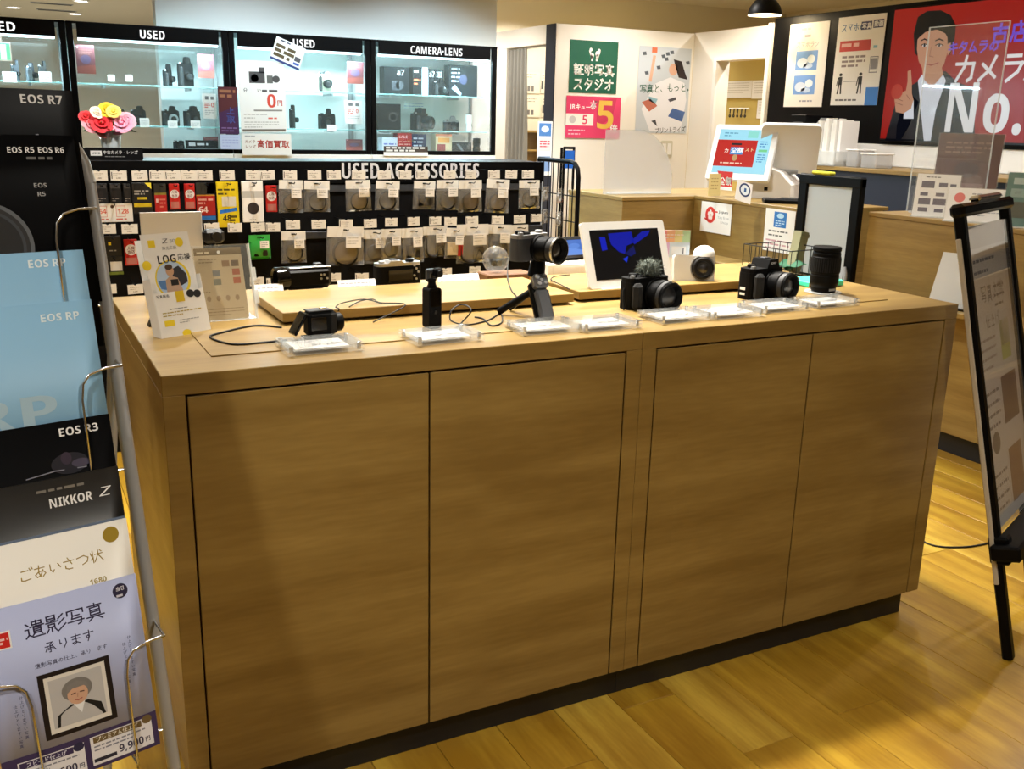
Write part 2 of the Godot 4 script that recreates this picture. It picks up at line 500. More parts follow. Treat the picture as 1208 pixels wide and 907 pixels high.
# strokes of the Japanese characters on the posters, on a 20 by 20 grid, y downwards
var font_plain: SystemFont
var font_bold: SystemFont
var GLYPHS := {
	"ス": "4,3 16,3 13,10 3,18|11,11 17,18", "タ": "8,1 7,5 3,10|7,4 17,4 14,12 6,19|7,8 14,12",
	"ジ": "5,2 9,5|3,7 7,10|4,18 10,16 16,7|14,1 16,4|17,0 19,3", "オ": "2,6 18,6|12,1 12,18 9,18|12,6 8,12 3,16",
	"と": "7,2 9,9|16,6 8,11 6,15 9,18 16,18", "も": "9,1 8,14 10,18 15,17 17,13|4,6 14,6|4,11 14,11",
	"っ": "4,10 12,8 16,11 14,15 8,17", "、": "3,14 6,18", "。": "3,16 5,14 7,16 5,18 3,16",
	"カ": "2,6 17,6 16,16 13,18|10,1 9,8 3,18", "メ": "15,2 11,11 3,18|5,7 16,16", "ラ": "5,2 15,2|3,7 17,7 14,13 6,19",
	"販": "2,2 8,2 8,13 2,13 2,2|2,6 8,6|2,9 8,9|3,14 1,18|7,14 9,18|11,3 19,3|11,3 11,10 9,18|12,8 18,8 15,14 11,18|13,10 19,18",
	"売": "3,4 17,4|10,1 10,8|5,8 15,8|2,14 2,11 18,11 18,14|8,13 7,16 3,19|12,13 12,18 17,18 18,16",
	"ご": "5,4 14,4|4,13 4,17 9,18 16,17|16,1 17,4|19,0 20,3", "あ": "3,5 16,5|9,1 8,12 10,18|14,8 10,16 5,18 3,14 8,10 14,10 17,14 13,18",
	"い": "4,4 4,12 7,16 9,13|15,5 18,11", "さ": "3,6 17,6|9,1 14,11|5,12 5,16 9,18 14,18", "つ": "2,6 12,4 18,8 16,14 9,17",
	"状": "5,1 5,19|2,4 3,8|2,14 5,11|8,7 19,7|13,1 13,7 7,18|13,8 19,18|16,2 18,4",
	"写": "2,6 2,2 18,2 18,6|7,4 7,8 14,8|7,8 6,11 16,11 15,17 12,18|2,14 18,14",
	"真": "3,3 17,3|10,1 10,5|5,5 15,5 15,13 5,13 5,5|5,8 15,8|5,10 15,10|1,15 19,15|7,16 3,19|13,16 17,19",
	"証": "4,1 6,3|1,4 9,4|2,7 8,7|2,10 8,10|2,13 8,13 8,18 2,18 2,13|10,3 19,3|14,3 14,17|14,10 18,10|11,9 11,17|9,18 20,18",
	"明": "2,3 8,3 8,15 2,15 2,3|2,9 8,9|11,2 18,2 18,18 16,18|11,2 11,12 9,19|11,7 18,7|11,11 18,11",
	"遺": "2,3 4,5|1,9 4,9 4,15 1,18|4,15 8,18 19,18|8,2 17,2 17,5 8,5 8,2|12,1 12,7|6,7 19,7|9,8 16,8 16,14 9,14 9,8|9,10 16,10|9,12 16,12|10,14 8,16|15,14 17,16",
	"影": "2,1 10,1 10,6 2,6 2,1|2,4 10,4|6,6 6,8|1,8 12,8|3,10 9,10 9,13 3,13 3,10|6,13 6,18|3,15 1,18|9,15 11,18|18,2 13,6|19,7 13,12|20,13 12,19",
	"承": "5,2 14,2 10,5 10,18 8,18|7,8 13,8|7,11 13,11|6,14 14,14|2,8 6,8 2,16|15,5 12,8|13,8 18,16",
	"り": "5,3 5,10 7,9|14,2 15,10 10,18", "ま": "3,4 17,4|4,9 16,9|10,1 10,16 6,18 4,15 9,14 16,18",
	"す": "2,5 18,5|11,1 11,12 8,14 6,11 9,9 11,12 8,19", "円": "3,3 17,3 17,18 14,18|3,3 3,18|10,3 10,10|3,10 17,10",
	"高": "10,0 10,3|2,3 18,3|6,5 14,5 14,8 6,8 6,5|3,18 3,10 17,10 17,18 15,18|7,13 13,13 13,16 7,16 7,13",
	"価": "5,1 1,8|3,6 3,19|7,3 19,3|8,7 18,7 18,18 8,18 8,7|11,3 11,18|15,3 15,18",
	"買": "2,2 18,2 18,6 2,6 2,2|7,2 7,6|13,2 13,6|5,8 15,8 15,16 5,16 5,8|5,11 15,11|5,13 15,13|7,16 3,19|13,16 17,19",
	"取": "1,2 10,2|3,2 3,15|8,2 8,19|3,6 8,6|3,10 8,10|1,16 9,14|11,4 18,4 15,12 10,18|12,8 19,18",
	"中": "3,5 17,5 17,12 3,12 3,5|10,1 10,19", "古": "2,5 18,5|10,1 10,10|4,10 16,10 16,18 4,18 4,10", "・": "9,9 11,9 11,11 9,11 9,9",
	"レ": "5,2 5,17 16,9", "ン": "3,4 7,7|4,17 11,14 17,6", "ズ": "4,4 14,4 11,10 3,18|10,11 16,18|15,1 17,4|18,0 20,3",
	"応": "10,0 10,3|3,3 18,3|3,3 3,12 1,18|7,9 6,15|9,8 9,17 15,17 16,14|12,7 13,10|17,10 19,14",
	"援": "4,1 4,18 2,17|1,5 7,5|1,13 7,10|18,1 9,2|10,4 11,6|14,4 14,6|18,4 16,7|8,8 19,8|8,11 20,11|12,8 8,19|11,13 17,13 9,19|12,14 19,19",
	"全": "10,1 1,9|10,1 19,9|5,10 15,10|5,14 15,14|2,18 18,18|10,10 10,18",
	"額": "6,0 6,2|1,5 1,2 11,2 11,5|5,4 2,9|5,5 10,5 1,12|5,7 11,12|3,12 9,12 9,17 3,17 3,12|12,2 20,2|16,2 15,5|13,5 19,5 19,14 13,14 13,5|13,8 19,8|13,11 19,11|14,15 12,18|18,15 20,18",
	"倍": "5,1 1,8|3,6 3,19|12,1 12,3|7,4 19,4|9,5 10,8|16,5 15,8|6,9 20,9|9,12 17,12 17,18 9,18 9,12",
	"ポ": "2,6 17,6|10,1 10,18 8,18|6,10 3,15|14,10 17,15|17,1 19,3 17,4 16,2 17,1", "キ": "4,6 16,4|2,12 18,10|9,1 12,19",
	"ュ": "5,9 14,9 13,16|3,16 17,16", "ー": "2,10 18,10", "プ": "2,4 15,4 13,12 5,18|17,0 19,2 17,4 15,2 17,0",
	"リ": "5,2 5,11|15,1 15,10 12,16 7,19", "ト": "8,1 8,18|8,8 15,12", "イ": "15,2 10,8 3,12|10,8 10,19",
	"マ": "3,3 17,3 11,11|7,8 12,15", "ホ": "2,6 18,6|10,1 10,18 8,18|6,10 3,15|14,10 17,15",
	"の": "10,4 8,14 4,15 3,10 7,5 13,4 17,8 16,14 11,17",
	"動": "10,1 2,2|1,4 11,4|2,7 10,7 10,12 2,12 2,7|2,9 10,9|6,2 6,17|2,14 10,14|1,18 11,17|12,6 19,6 18,17 16,18|15,1 15,8 11,18",
	"画": "1,2 19,2|5,5 15,5 15,14 5,14 5,5|10,2 10,14|5,9 15,9|2,6 2,18 18,18|18,6 18,18",
	"ピ": "5,2 5,15 7,18 16,18|5,10 14,7|17,1 19,3 17,4 16,2 17,1", "ド": "6,1 6,18|6,8 13,12|13,3 14,6|16,2 17,5",
	"仕": "6,1 1,9|4,6 4,19|8,8 19,8|13,1 13,17|9,17 18,17", "上": "10,2 10,17|10,8 16,8|2,17 18,17",
	"げ": "4,3 3,12 5,18|9,7 16,7|13,3 14,10 10,18|16,1 17,4|19,0 20,3", "ミ": "5,3 15,6|5,9 14,12|4,14 16,18",
	"ア": "3,3 17,3 12,9|10,7 9,13 5,18", "ム": "9,2 4,16 16,15|12,10 18,18", "入": "9,2 11,2 10,8 3,18|10,8 18,18",
	"荷": "1,3 19,3|7,1 7,5|13,1 13,5|6,6 2,12|4,10 4,19|7,8 19,8|9,11 14,11 14,15 9,15 9,11|17,8 17,18 15,18",
	"サ": "2,7 18,7|6,2 6,12|14,1 14,10 8,18", "東": "2,4 18,4|4,7 16,7 16,12 4,12 4,7|4,9 16,9|10,1 10,19|9,12 2,18|11,12 18,18",
	"当": "10,1 10,7|4,3 6,6|16,3 14,6|4,8 16,8 16,18 3,18|4,13 16,13", "日": "5,2 15,2 15,18 5,18 5,2|5,10 15,10",
	"店": "10,0 10,3|3,3 18,3|3,3 3,11 1,18|11,5 11,11|11,8 17,8|6,11 16,11 16,18 6,18 6,11", "分": "8,1 2,9|12,1 18,9|4,10 15,10 14,18 11,18|9,10 3,18",
}

func _ready():
	# ---------------- camera
	var cam := Camera3D.new()
	cam.name = "camera"
	add_child(cam)
	cam.position = Vector3(-0.2112, 1.3368, 1.7117)
	cam.rotation_degrees = Vector3(-15.102, -27.477, 1.379)
	cam.fov = 42.9786
	cam.near = 0.05
	cam.current = true
	view = cam.transform
	# ---------------- environment and exposure
	var we := WorldEnvironment.new()
	var env := Environment.new()
	env.background_mode = Environment.BG_COLOR
	env.background_color = Color(0.05, 0.045, 0.035)
	env.tonemap_mode = Environment.TONE_MAPPER_LINEAR
	env.tonemap_exposure = 1.22
	env.sdfgi_enabled = true
	env.ssao_enabled = true
	env.ssil_enabled = true
	we.environment = env
	we.name = "environment"
	add_child(we)
	font_plain = SystemFont.new()
	font_plain.font_names = PackedStringArray(["Droid Sans"])
	font_bold = SystemFont.new()
	font_bold.font_names = PackedStringArray(["Droid Sans"])
	font_bold.font_weight = 700
	make_materials()
	make_downlights()
	make_shell()
	make_counter()
	make_gondola()
	make_showcases()
	make_cash_desk()
	make_tv_wall()
	make_booth()
	make_rack()
	make_easel()
	make_counter_goods()

func make_materials():
	var oak_tex := grain_image(11, Color(0.84, 0.81, 0.76), Color(1.0, 1.0, 1.0), false)
	var floor_tex := grain_image(53, Color(0.8, 0.74, 0.66), Color(1.0, 1.0, 1.0), true)
	M.oak = wood(oak_tex, Color(0.60, 0.49, 0.262), 0.42, 0.9)
	M.planks = []
	for t in [Color(0.76, 0.615, 0.21), Color(0.73, 0.58, 0.19), Color(0.79, 0.655, 0.26), Color(0.685, 0.54, 0.17), Color(0.75, 0.60, 0.20)]:
		M.planks.append(wood(floor_tex, t, 0.28, 0.7 + 0.11 * M.planks.size()))
	M.floor_far = wood(floor_tex, Color(0.68, 0.53, 0.24), 0.3, 0.6)
	M.ink = mat(Color.WHITE, 0.55)
	M.ink.vertex_color_use_as_albedo = true
	M.wall = mat(Color(0.92, 0.9, 0.86), 0.85)
	M.wall_cool = mat(Color(0.88, 0.89, 0.88), 0.85)
	M.wall_beige = mat(Color(0.80, 0.76, 0.66), 0.9)
	M.ceiling = mat(Color(0.80, 0.77, 0.69), 0.9)
	M.white = mat(Color(0.93, 0.92, 0.9), 0.5)
	M.white_gloss = mat(Color(0.93, 0.93, 0.92), 0.2)
	M.paper = mat(Color(0.93, 0.92, 0.9), 0.7)
	M.card = mat(Color(0.88, 0.87, 0.84), 0.75)
	M.grey = mat(Color(0.62, 0.63, 0.64), 0.5)
	M.pale_grey = mat(Color(0.72, 0.75, 0.77), 0.4)
	M.black = mat(Color(0.025, 0.025, 0.028), 0.45)
	M.black_soft = mat(Color(0.04, 0.04, 0.043), 0.7)
	M.black_gloss = mat(Color(0.02, 0.02, 0.022), 0.12)
	for k in ["black", "black_soft"]: M[k].metallic_specular = 0.25
	M.charcoal = mat(Color(0.075, 0.075, 0.08), 0.5)
	M.kick = mat(Color(0.1, 0.1, 0.105), 0.5)
	M.navy = mat(Color(0.09, 0.12, 0.19), 0.5)
	M.rubber = mat(Color(0.035, 0.035, 0.037), 0.85)
	M.chrome = mat(Color(0.86, 0.87, 0.88), 0.22, 1.0)
	M.tube = mat(Color(0.70, 0.71, 0.72), 0.32, 0.2)
	M.silver = mat(Color(0.7, 0.7, 0.7), 0.35, 0.8)
	M.graphite = mat(Color(0.3, 0.31, 0.33), 0.4, 0.6)
	M.lens = mat(Color(0.015, 0.015, 0.03), 0.04)
	M.lens.clearcoat_enabled = true
	M.glass = clear(Color(0.86, 0.95, 0.94), 0.03, 0.02)
	M.screen_pane = clear(Color(0.9, 0.93, 0.93), 0.035, 0.02)
	M.glass_edge = clear(Color(0.6, 0.82, 0.8), 0.45, 0.05)
	M.acrylic = clear(Color(0.95, 0.97, 0.97), 0.16, 0.03)
	M.acrylic_edge = clear(Color(0.95, 0.97, 0.97), 0.38, 0.08)
	M.film = clear(Color(0.94, 0.93, 0.9), 0.13, 0.1)
	M.block = clear(Color(0.96, 0.98, 0.98), 0.09, 0.03)
	M.frost = clear(Color(0.82, 0.82, 0.82), 0.36, 0.5)
	M.red = mat(Color(0.72, 0.09, 0.07), 0.5)
	M.green_film = clear(Color(0.25, 0.72, 0.32), 0.85, 0.3)
	M.yellow = mat(Color(0.9, 0.78, 0.05), 0.5)
	M.blue_ink = mat(Color(0.1, 0.35, 0.7), 0.5)
	M.cable = mat(Color(0.04, 0.04, 0.04), 0.6)

# ---------------- ceiling lamps: a trim ring, a glowing lens and a spot of the same size
func downlight(at: Vector3, energy: float, col: Color, angle := 50.0, aim := Vector3.DOWN, r := 0.06, shine := 4.0):
	var t := thing("ceiling_downlight", "round recessed downlight in the shop ceiling", "downlight", at, 0.0, "ceiling downlights")
	obj("trim_ring", mb().lathe([[r, 0.0], [r + 0.018, 0.0], [r + 0.018, -0.006], [r, -0.012], [r * 0.96, 0.0]], 24, Basis(), Vector3.ZERO, true), M.white, t)
	obj("lens", mb().lathe([[0.0, -0.004], [r * 0.96, -0.004], [r * 0.96, 0.0], [0.0, 0.0]], 24, Basis(), Vector3.ZERO, true), glow(col, shine), t)
	if energy > 0.0:
		var s := SpotLight3D.new()
		s.name = "lamp"
		t.add_child(s)
		s.position = Vector3(0, -0.03, 0)
		s.look_at_from_position(t.position + s.position, t.position + s.position + aim, Vector3.FORWARD if absf(aim.normalized().dot(Vector3.UP)) > 0.9 else Vector3.UP)
		s.light_color = col
		s.light_energy = energy
		s.spot_angle = angle
		s.spot_angle_attenuation = 0.5
		s.spot_range = 30.0
		s.spot_attenuation = 2.0
		s.light_size = r
		s.shadow_enabled = true

func make_downlights():
	var warm := Color(1.0, 0.975, 0.925)
	var soft := Color(1.0, 0.985, 0.96)
	var y := 2.75
	# above the demonstration counter
	for p in [Vector3(1.0, y, -0.75), Vector3(1.55, y, -0.95)]:
		downlight(p, 7.4, warm, 31.0)
	downlight(Vector3(0.15, y, -0.7), 2.6, warm, 40.0)
	# customer aisle and cash desk
	for p in [Vector3(2.75, y, -0.7), Vector3(3.6, y, 1.6), Vector3(0.9, y, 1.9), Vector3(-1.2, y, 1.2), Vector3(-1.0, y, -1.9)]:
		downlight(p, 0.75 if p.x > 2.0 else 2.9, warm, 62.0)
	for p in [Vector3(0.6, y, -1.9), Vector3(1.9, y, -1.9)]:
		downlight(p, 3.2, soft, 60.0)
	for p in [Vector3(4.2, y, -2.4), Vector3(4.7, y, -0.9), Vector3(3.2, y, -3.9)]:
		downlight(p, 2.8 if p.z > -3.0 else 4.6, soft, 62.0)
	downlight(Vector3(4.5, y, -4.9), 2.1, soft, 65.0)
	for p in [Vector3(5.0, y, -7.95), Vector3(3.6, y, -7.6), Vector3(4.6, y, -6.4)]:
		downlight(p, 4.0, soft, 65.0)
	for p in [Vector3(1.3, y, -4.1), Vector3(2.5, y, -4.1)]:
		downlight(p, 3.4, Color(0.86, 0.95, 1.0), 65.0)
	for p in [Vector3(3.0, y, -6.3), Vector3(6.1, y, -5.0), Vector3(7.6, y, -6.8), Vector3(6.4, y, -7.8), Vector3(7.6, y, -3.6)]:
		downlight(p, 3.4, soft, 65.0)
	# the mall beyond
	for p in [Vector3(0.2, y, -14.9), Vector3(0.98, y, -13.3), Vector3(1.04, y, -15.3), Vector3(-0.6, y, -11.5), Vector3(-0.6, y, -8.0), Vector3(-1.5, y, -5.0), Vector3(3.5, y, -11.0)]:
		downlight(p, 4.6, soft, 70.0, Vector3.DOWN, 0.09, 6.0)

func make_shell():
	# floor with oak boards laid along the aisle
	var fl := struct("floor", mb().span(Vector3(-6, -0.12, -18), Vector3(9, -0.012, 5)), M.floor_far)
	var rng := RandomNumberGenerator.new()
	rng.seed = 5
	var meshes := []
	for L in [0.9, 1.2, 1.5, 1.8]:
		meshes.append(mb().box(Vector3(0, -0.006, 0), Vector3(0.1485, 0.012, L - 0.0015), 0.0012).commit())
	var lens := [0.9, 1.2, 1.5, 1.8]
	for i in 31:
		var x := -1.2 + 0.15 * i
		var z := 2.3 - rng.randf() * 1.2
		while z > -3.2:
			var k := rng.randi_range(0, 3)
			var pl := put("plank", meshes[k], M.planks[rng.randi_range(0, 4)], fl)
			pl.position = Vector3(x, 0, z - lens[k] / 2)
			z -= lens[k]
	setting(struct("floor_mall", mb().span(Vector3(-6, -0.011, -18), Vector3(3.1, 0.0, -6.0)), mat(Color(0.74, 0.72, 0.66), 0.4)), "pale tiled floor of the mall beyond the showcases", "floor")
	setting(fl, "yellow-brown oak strip floor running under the counters", "floor")
	setting(struct("ceiling", mb().span(Vector3(-6, 2.75, -18), Vector3(9, 2.87, 5)), M.ceiling), "beige painted shop ceiling with round downlights", "ceiling")
	setting(struct("wall_front", mb().span(Vector3(-6, 0, 5), Vector3(9, 2.75, 5.1)), M.wall_beige), "plain beige wall facing the counter front", "wall")
	setting(struct("wall_far", mb().span(Vector3(-6, 0, -18.1), Vector3(9, 2.75, -18)), M.wall_beige), "distant beige wall of the mall beyond the showcases", "wall")
	setting(struct("wall_west", mb().span(Vector3(-6.1, 0, -18), Vector3(-6, 2.75, 5)), M.wall_beige), "plain beige wall on the mall side of the brochure rack", "wall")
	setting(struct("wall_east", mb().span(Vector3(9, 0, -18), Vector3(9.1, 2.75, 5)), M.wall_beige), "beige wall beyond the back room", "wall")
	setting(struct("wall_display", mb().span(Vector3(0.762, 0, -5.27), Vector3(3.157, 2.75, -5.15)), M.wall_cool), "white wall standing behind the lit showcases", "wall")
	setting(struct("wall_upper", mb().span(Vector3(3.157, 0, -8.72), Vector3(9, 2.75, -8.6)), M.wall_beige), "beige wall rising behind the photo booth partition", "wall")

# ---------------- the demonstration counter
func counter_unit(x0: float, x1: float, g0: float, gm: float, g1: float, label: String):
	var t := thing("display_counter", label, "counter", Vector3(x0, 0, 0), 0.0, "oak display counters")
	var w := x1 - x0
	var d := 0.82
	var hb := 0.077
	var hg := 0.8625
	var c := mb()
	c.span(Vector3(0, hg, -d), Vector3(w, 0.9, 0), 0.0012)
	c.span(Vector3(0, hb, -d), Vector3(g0 - 0.002, hg, 0), 0.0012)
	c.span(Vector3(g1 + 0.002, hb, -d), Vector3(w, hg, 0), 0.0012)
	c.span(Vector3(g0 - 0.002, hb, -d), Vector3(g1 + 0.002, hg, -d + 0.02))
	c.span(Vector3(g0 - 0.002, hb, -d + 0.02), Vector3(g1 + 0.002, hb + 0.018, -0.03))
	obj("carcass", c, M.oak, t)
	for e in [[g0 + 0.0015, gm - 0.002], [gm + 0.002, g1 - 0.0015]]:
		obj("door", mb().span(Vector3(e[0], hb, -0.02), Vector3(e[1], hg - 0.0045, -0.0005), 0.001), M.oak, t)
	obj("plinth", mb().span(Vector3(0.029 if x0 < 0.5 else 0.0, 0, -d + 0.03), Vector3(w if x0 < 0.5 else w - 0.029, hb, -0.029), 0.001), M.kick, t)

func make_counter():
	counter_unit(0.0, 0.9967, 0.0402, 0.4977, 0.9558, "oak counter unit with two plain doors beside the brochure rack")
	counter_unit(0.9973, 1.995, 0.0403, 0.4962, 0.9526, "oak counter unit with two plain doors beside the easel sign")

# ---------------- cameras, built facing +z with the base at y = 0
func camera_parts(t: Node3D, o := {}):
	var w: float = o.get("w", 0.128)
	var h: float = o.get("h", 0.078)
	var d: float = o.get("d", 0.045)
	var n: int = o.get("n", 14)
	var skin: Material = o.get("skin", M.black_soft)
	var topm: Material = o.get("top", skin)
	var lr: float = o.get("lens_r", 0.032)
	var ll: float = o.get("lens_l", 0.045)
	var lx: float = o.get("lens_x", 0.012)
	var hump: float = o.get("hump", 0.02)
	var ly := h * 0.46
	# body with rounded ends, seen from above
	var b := mb()
	b.xf = Transform3D(Basis(Vector3.RIGHT, -PI / 2), Vector3.ZERO)
	b.prism(rrect(w, d, d * 0.38, 4), 0.0, h * 0.86)
	obj("body", b, skin, t)
	var tp := mb()
	tp.xf = Transform3D(Basis(Vector3.RIGHT, -PI / 2), Vector3.ZERO)
	tp.prism(rrect(w * 0.985, d * 0.94, d * 0.36, 4), h * 0.86, h)
	obj("top_plate", tp, topm, t)
	if o.get("grip", true):
		obj("grip", mb().box(Vector3(-w / 2 + w * 0.13, h * 0.45, d * 0.5 + 0.008), Vector3(w * 0.22, h * 0.84, 0.022), 0.008), M.rubber, t)
	if hump > 0.0:
		var hp := mb()
		hp.prism(PackedVector2Array([Vector2(lx - w * 0.19, h * 0.98), Vector2(lx + w * 0.19, h * 0.98), Vector2(lx + w * 0.12, h + hump), Vector2(lx - w * 0.12, h + hump)]), -d * 0.5, d * 0.52)
		obj("viewfinder_hump", hp, topm, t)
		obj("hot_shoe", mb().box(Vector3(lx, h + hump + 0.0015, -0.002), Vector3(0.02, 0.003, 0.018), 0.001), M.graphite, t)
	obj("shutter_button", mb().cyl(Vector3(-w * 0.38, h, d * 0.25), Vector3(-w * 0.38, h + 0.006, d * 0.25), 0.007, 0.006, 10), M.silver, t)
	obj("mode_dial", mb().cyl(Vector3(-w * 0.26, h, -d * 0.12), Vector3(-w * 0.26, h + 0.008, -d * 0.12), 0.011, 0.0105, 12, 0.001), M.black, t)
	obj("dial", mb().cyl(Vector3(w * 0.36, h, -d * 0.1), Vector3(w * 0.36, h + 0.006, -d * 0.1), 0.009, 0.009, 12, 0.001), topm, t)
	if lr > 0.0:
		var z := Basis(Vector3.RIGHT, PI / 2)
		var c := Vector3(lx, ly, d * 0.5)
		var lens := mb()
		lens.lathe([[0.0, 0.0], [lr * 1.02, 0.0], [lr * 1.02, ll * 0.12], [lr * 0.94, ll * 0.14], [lr * 0.94, ll * 0.3], [lr, ll * 0.32], [lr, ll * 0.62], [lr * 0.95, ll * 0.65], [lr * 0.95, ll * 0.97], [lr * 0.9, ll], [lr * 0.78, ll], [lr * 0.62, ll * 0.86], [lr * 0.6, ll * 0.8], [0.0, ll * 0.8]], n + 6, z, c, true)
		var lo := obj("lens_barrel", lens, o.get("barrel", M.black), t)
		obj("front_glass", mb().lathe([[lr * 0.6, ll * 0.82], [lr * 0.4, ll * 0.88], [lr * 0.2, ll * 0.905], [0.0, ll * 0.915]], n, z, c), M.lens, lo)
		if o.get("ring", false):
			obj("focus_ring", mb().lathe([[lr * 1.0, ll * 0.7], [lr * 1.015, ll * 0.71], [lr * 1.015, ll * 0.9], [lr * 1.0, ll * 0.91]], n + 6, z, c, true), M.charcoal, lo)
	obj("rear_screen", mb().box(Vector3(0.0, h * 0.42, -d * 0.5 - 0.002), Vector3(w * 0.55, h * 0.55, 0.004), 0.001), M.black_gloss, t)

func shop_camera(at: Vector3, turn: float, label: String, o := {}) -> Node3D:
	var t := thing("digital_camera", label, "camera", at, turn, o.get("group", ""))
	camera_parts(t, o)
	return t

func px_size(a: Vector3, b: Vector3) -> Vector2:
	return Vector2(absf(b.x - a.x), absf(a.y - b.y))

const ORDINALS := ["", "first", "second", "third", "fourth", "fifth", "sixth", "seventh", "eighth", "ninth", "tenth", "eleventh", "twelfth", "thirteenth", "fourteenth", "fifteenth", "sixteenth", "seventeenth", "eighteenth", "nineteenth", "twentieth", "twenty-first", "twenty-second"]
func ordinal(i: int) -> String:
	return ORDINALS[i]

# ---------------- the accessory gondola
var tag_mesh: ArrayMesh
var tag_prints := []
func price_tag(u: float, v: float, sd: int, label: String):
	var z := -2.43
	var p := hz(u, v, z)
	var t := thing("price_card", label, "price card", p + Vector3(0, -0.019, 0), 0.0, "price cards on the accessory hooks")
	t.rotation.y = sin(sd * 7.1) * 0.12
	t.rotation.z = sin(sd * 3.7) * 0.03
	put("card", tag_mesh, M.card, t)
	put("print", tag_prints[sd % 3], M.ink, t)
	gond.add_child(hook_node(p + Vector3(0, 0.014, -0.004)), true)
var gond: Node3D
var hook_mesh: ArrayMesh
func hook_node(tip: Vector3) -> MeshInstance3D:
	var o := MeshInstance3D.new()
	o.name = "hook"
	o.mesh = hook_mesh
	o.material_override = M.black
	o.position = tip
	return o

func pouch(u0: float, v0: float, u1: float, v1: float, content: String, sd: int, label: String, group := "clear bags on the accessory hooks", film: Material = null):
	var z := -2.505 + 0.012 * (sd % 3)
	var a := hz(u0, v0, z)
	var b := hz(u1, v1, z)
	var w := absf(b.x - a.x)
	var h := absf(a.y - b.y)
	var c := hz((u0 + u1) / 2, v1, z)
	var t := thing("accessory_bag", label, "bag", c, 0.0, group)
	t.rotation.z = sin(sd * 2.3) * 0.035
	t.rotation.y = sin(sd * 5.1) * 0.12
	var dp := 0.012
	var p := mb()
	p.smooth(1)
	var n := 6
	for i in n:
		for j in n:
			for s in [1.0, -1.0]:
				var q := []
				for e in [[i, j], [i + 1, j], [i + 1, j + 1], [i, j + 1]]:
					var x: float = float(e[0]) / n
					var y: float = float(e[1]) / n
					q.append(Vector3((x - 0.5) * w * (1.0 + 0.05 * (1.0 - y)), y * h, s * dp * sin(PI * x) * sin(PI * y) * (1.0 + 0.45 * sin(11.0 * x + 7.0 * y + sd))))
				p.quad(q[0], q[1], q[2], q[3], Vector3(0, 0, s))
	obj("pouch", p, film if film else M.film, t)
	var hd := mb()
	hd.prism(PackedVector2Array([Vector2(-w * 0.5, h * 0.74), Vector2(w * 0.5, h * 0.72), Vector2(w * 0.5, h), Vector2(-w * 0.49, h * 1.01)]), 0.0035, 0.0055)
	obj("header_card", hd, M.card if film == null else M.green_film, t)
	var st := mb()
	st.box(Vector3(w * 0.2, h * 0.62, dp + 0.004), Vector3(w * 0.42, h * 0.3, 0.0012))
	var so := obj("price_sticker", st, M.paper, t)
	var pr := prn(w * 0.42, h * 0.3)
	pr.lines(0.006, 0.008, w * 0.3, 3, h * 0.07, 0.0022, Color(0.45, 0.44, 0.42), sd)
	var po := put("print", pr.commit(), M.ink, so)
	po.position = Vector3(w * 0.2, h * 0.47, dp + 0.0047)
	obj("hang_hole", mb().box(Vector3(-0.002, h * 0.92, 0.006), Vector3(0.016, 0.005, 0.001)), M.black, t)
	gond.add_child(hook_node(Vector3(c.x, c.y + h * 0.925, -2.43)), true)
	var r: float = min(w, h) * 0.36
	var zb := Basis(Vector3.RIGHT, PI / 2)
	var cc := Vector3(w * 0.02, h * 0.33, 0.0)
	if content == "ring" or content == "filter":
		obj("filter_ring", mb().lathe([[r * 0.86, -0.004], [r, -0.004], [r, 0.004], [r * 0.86, 0.004], [r * 0.86, -0.004]], 22, zb, cc, true), M.black, t)
		if content == "filter":
			obj("filter_glass", mb().lathe([[0.0, -0.001], [r * 0.86, -0.001], [r * 0.86, 0.001], [0.0, 0.001]], 22, zb, cc, true), mat(Color(0.36, 0.31, 0.24), 0.15), t)
	elif content == "parts":
		obj("adapter", mb().box(cc + Vector3(-w * 0.15, 0, 0), Vector3(w * 0.3, h * 0.4, 0.014), 0.003), M.black, t)
		obj("plug", mb().box(cc + Vector3(w * 0.2, -0.005, 0), Vector3(w * 0.3, h * 0.3, 0.012), 0.003), M.charcoal, t)
	elif content == "strap":
		obj("strap", mb().tube(arc([cc + Vector3(-r, r, 0), cc + Vector3(-r, -r * 0.6, 0.003), cc + Vector3(0, -r, 0), cc + Vector3(r * 0.5, 0, 0.004), cc + Vector3(r, -r * 0.7, 0)], 5), 0.005, 5), M.charcoal, t)
		obj("case", mb().box(cc + Vector3(r * 0.5, -r * 0.3, -0.003), Vector3(r, r * 1.1, 0.012), 0.004), mat(Color(0.15, 0.14, 0.15), 0.6), t)
	elif content == "box":
		obj("small_box", mb().box(cc, Vector3(w * 0.8, h * 0.42, 0.014), 0.001), mat(Color(0.78, 0.7, 0.55), 0.6), t)
		obj("red_end", mb().box(cc + Vector3(w * 0.28, -0.002, 0.001), Vector3(w * 0.26, h * 0.44, 0.015), 0.001), M.red, t)
	elif content == "cap":
		obj("lens_cap", mb().lathe([[0.0, 0.005], [r * 0.9, 0.004], [r, 0.0], [r, -0.004], [0.0, -0.004]], 22, zb, cc, true), M.charcoal, t)

func blister(called: String, u0, v0, u1, v1, label: String, paint: Callable, base: Material, z := -2.51, dep := 0.012):
	var a := hz(u0, v0, z)
	var b := hz(u1, v1, z)
	var c := hz((u0 + u1) / 2.0, v1, z)
	var w := absf(b.x - a.x)
	var h := absf(a.y - b.y)
	var t := thing(called, label, "package", c)
	obj("package_body", mb().box(Vector3(0, h / 2, -dep / 2), Vector3(w, h, dep), 0.001), base, t)
	var p := prn(w, h)
	paint.call(p)
	put("print", p.commit(), M.ink, t)
	gond.add_child(hook_node(Vector3(c.x, c.y + h - 0.006, -2.43)), true)

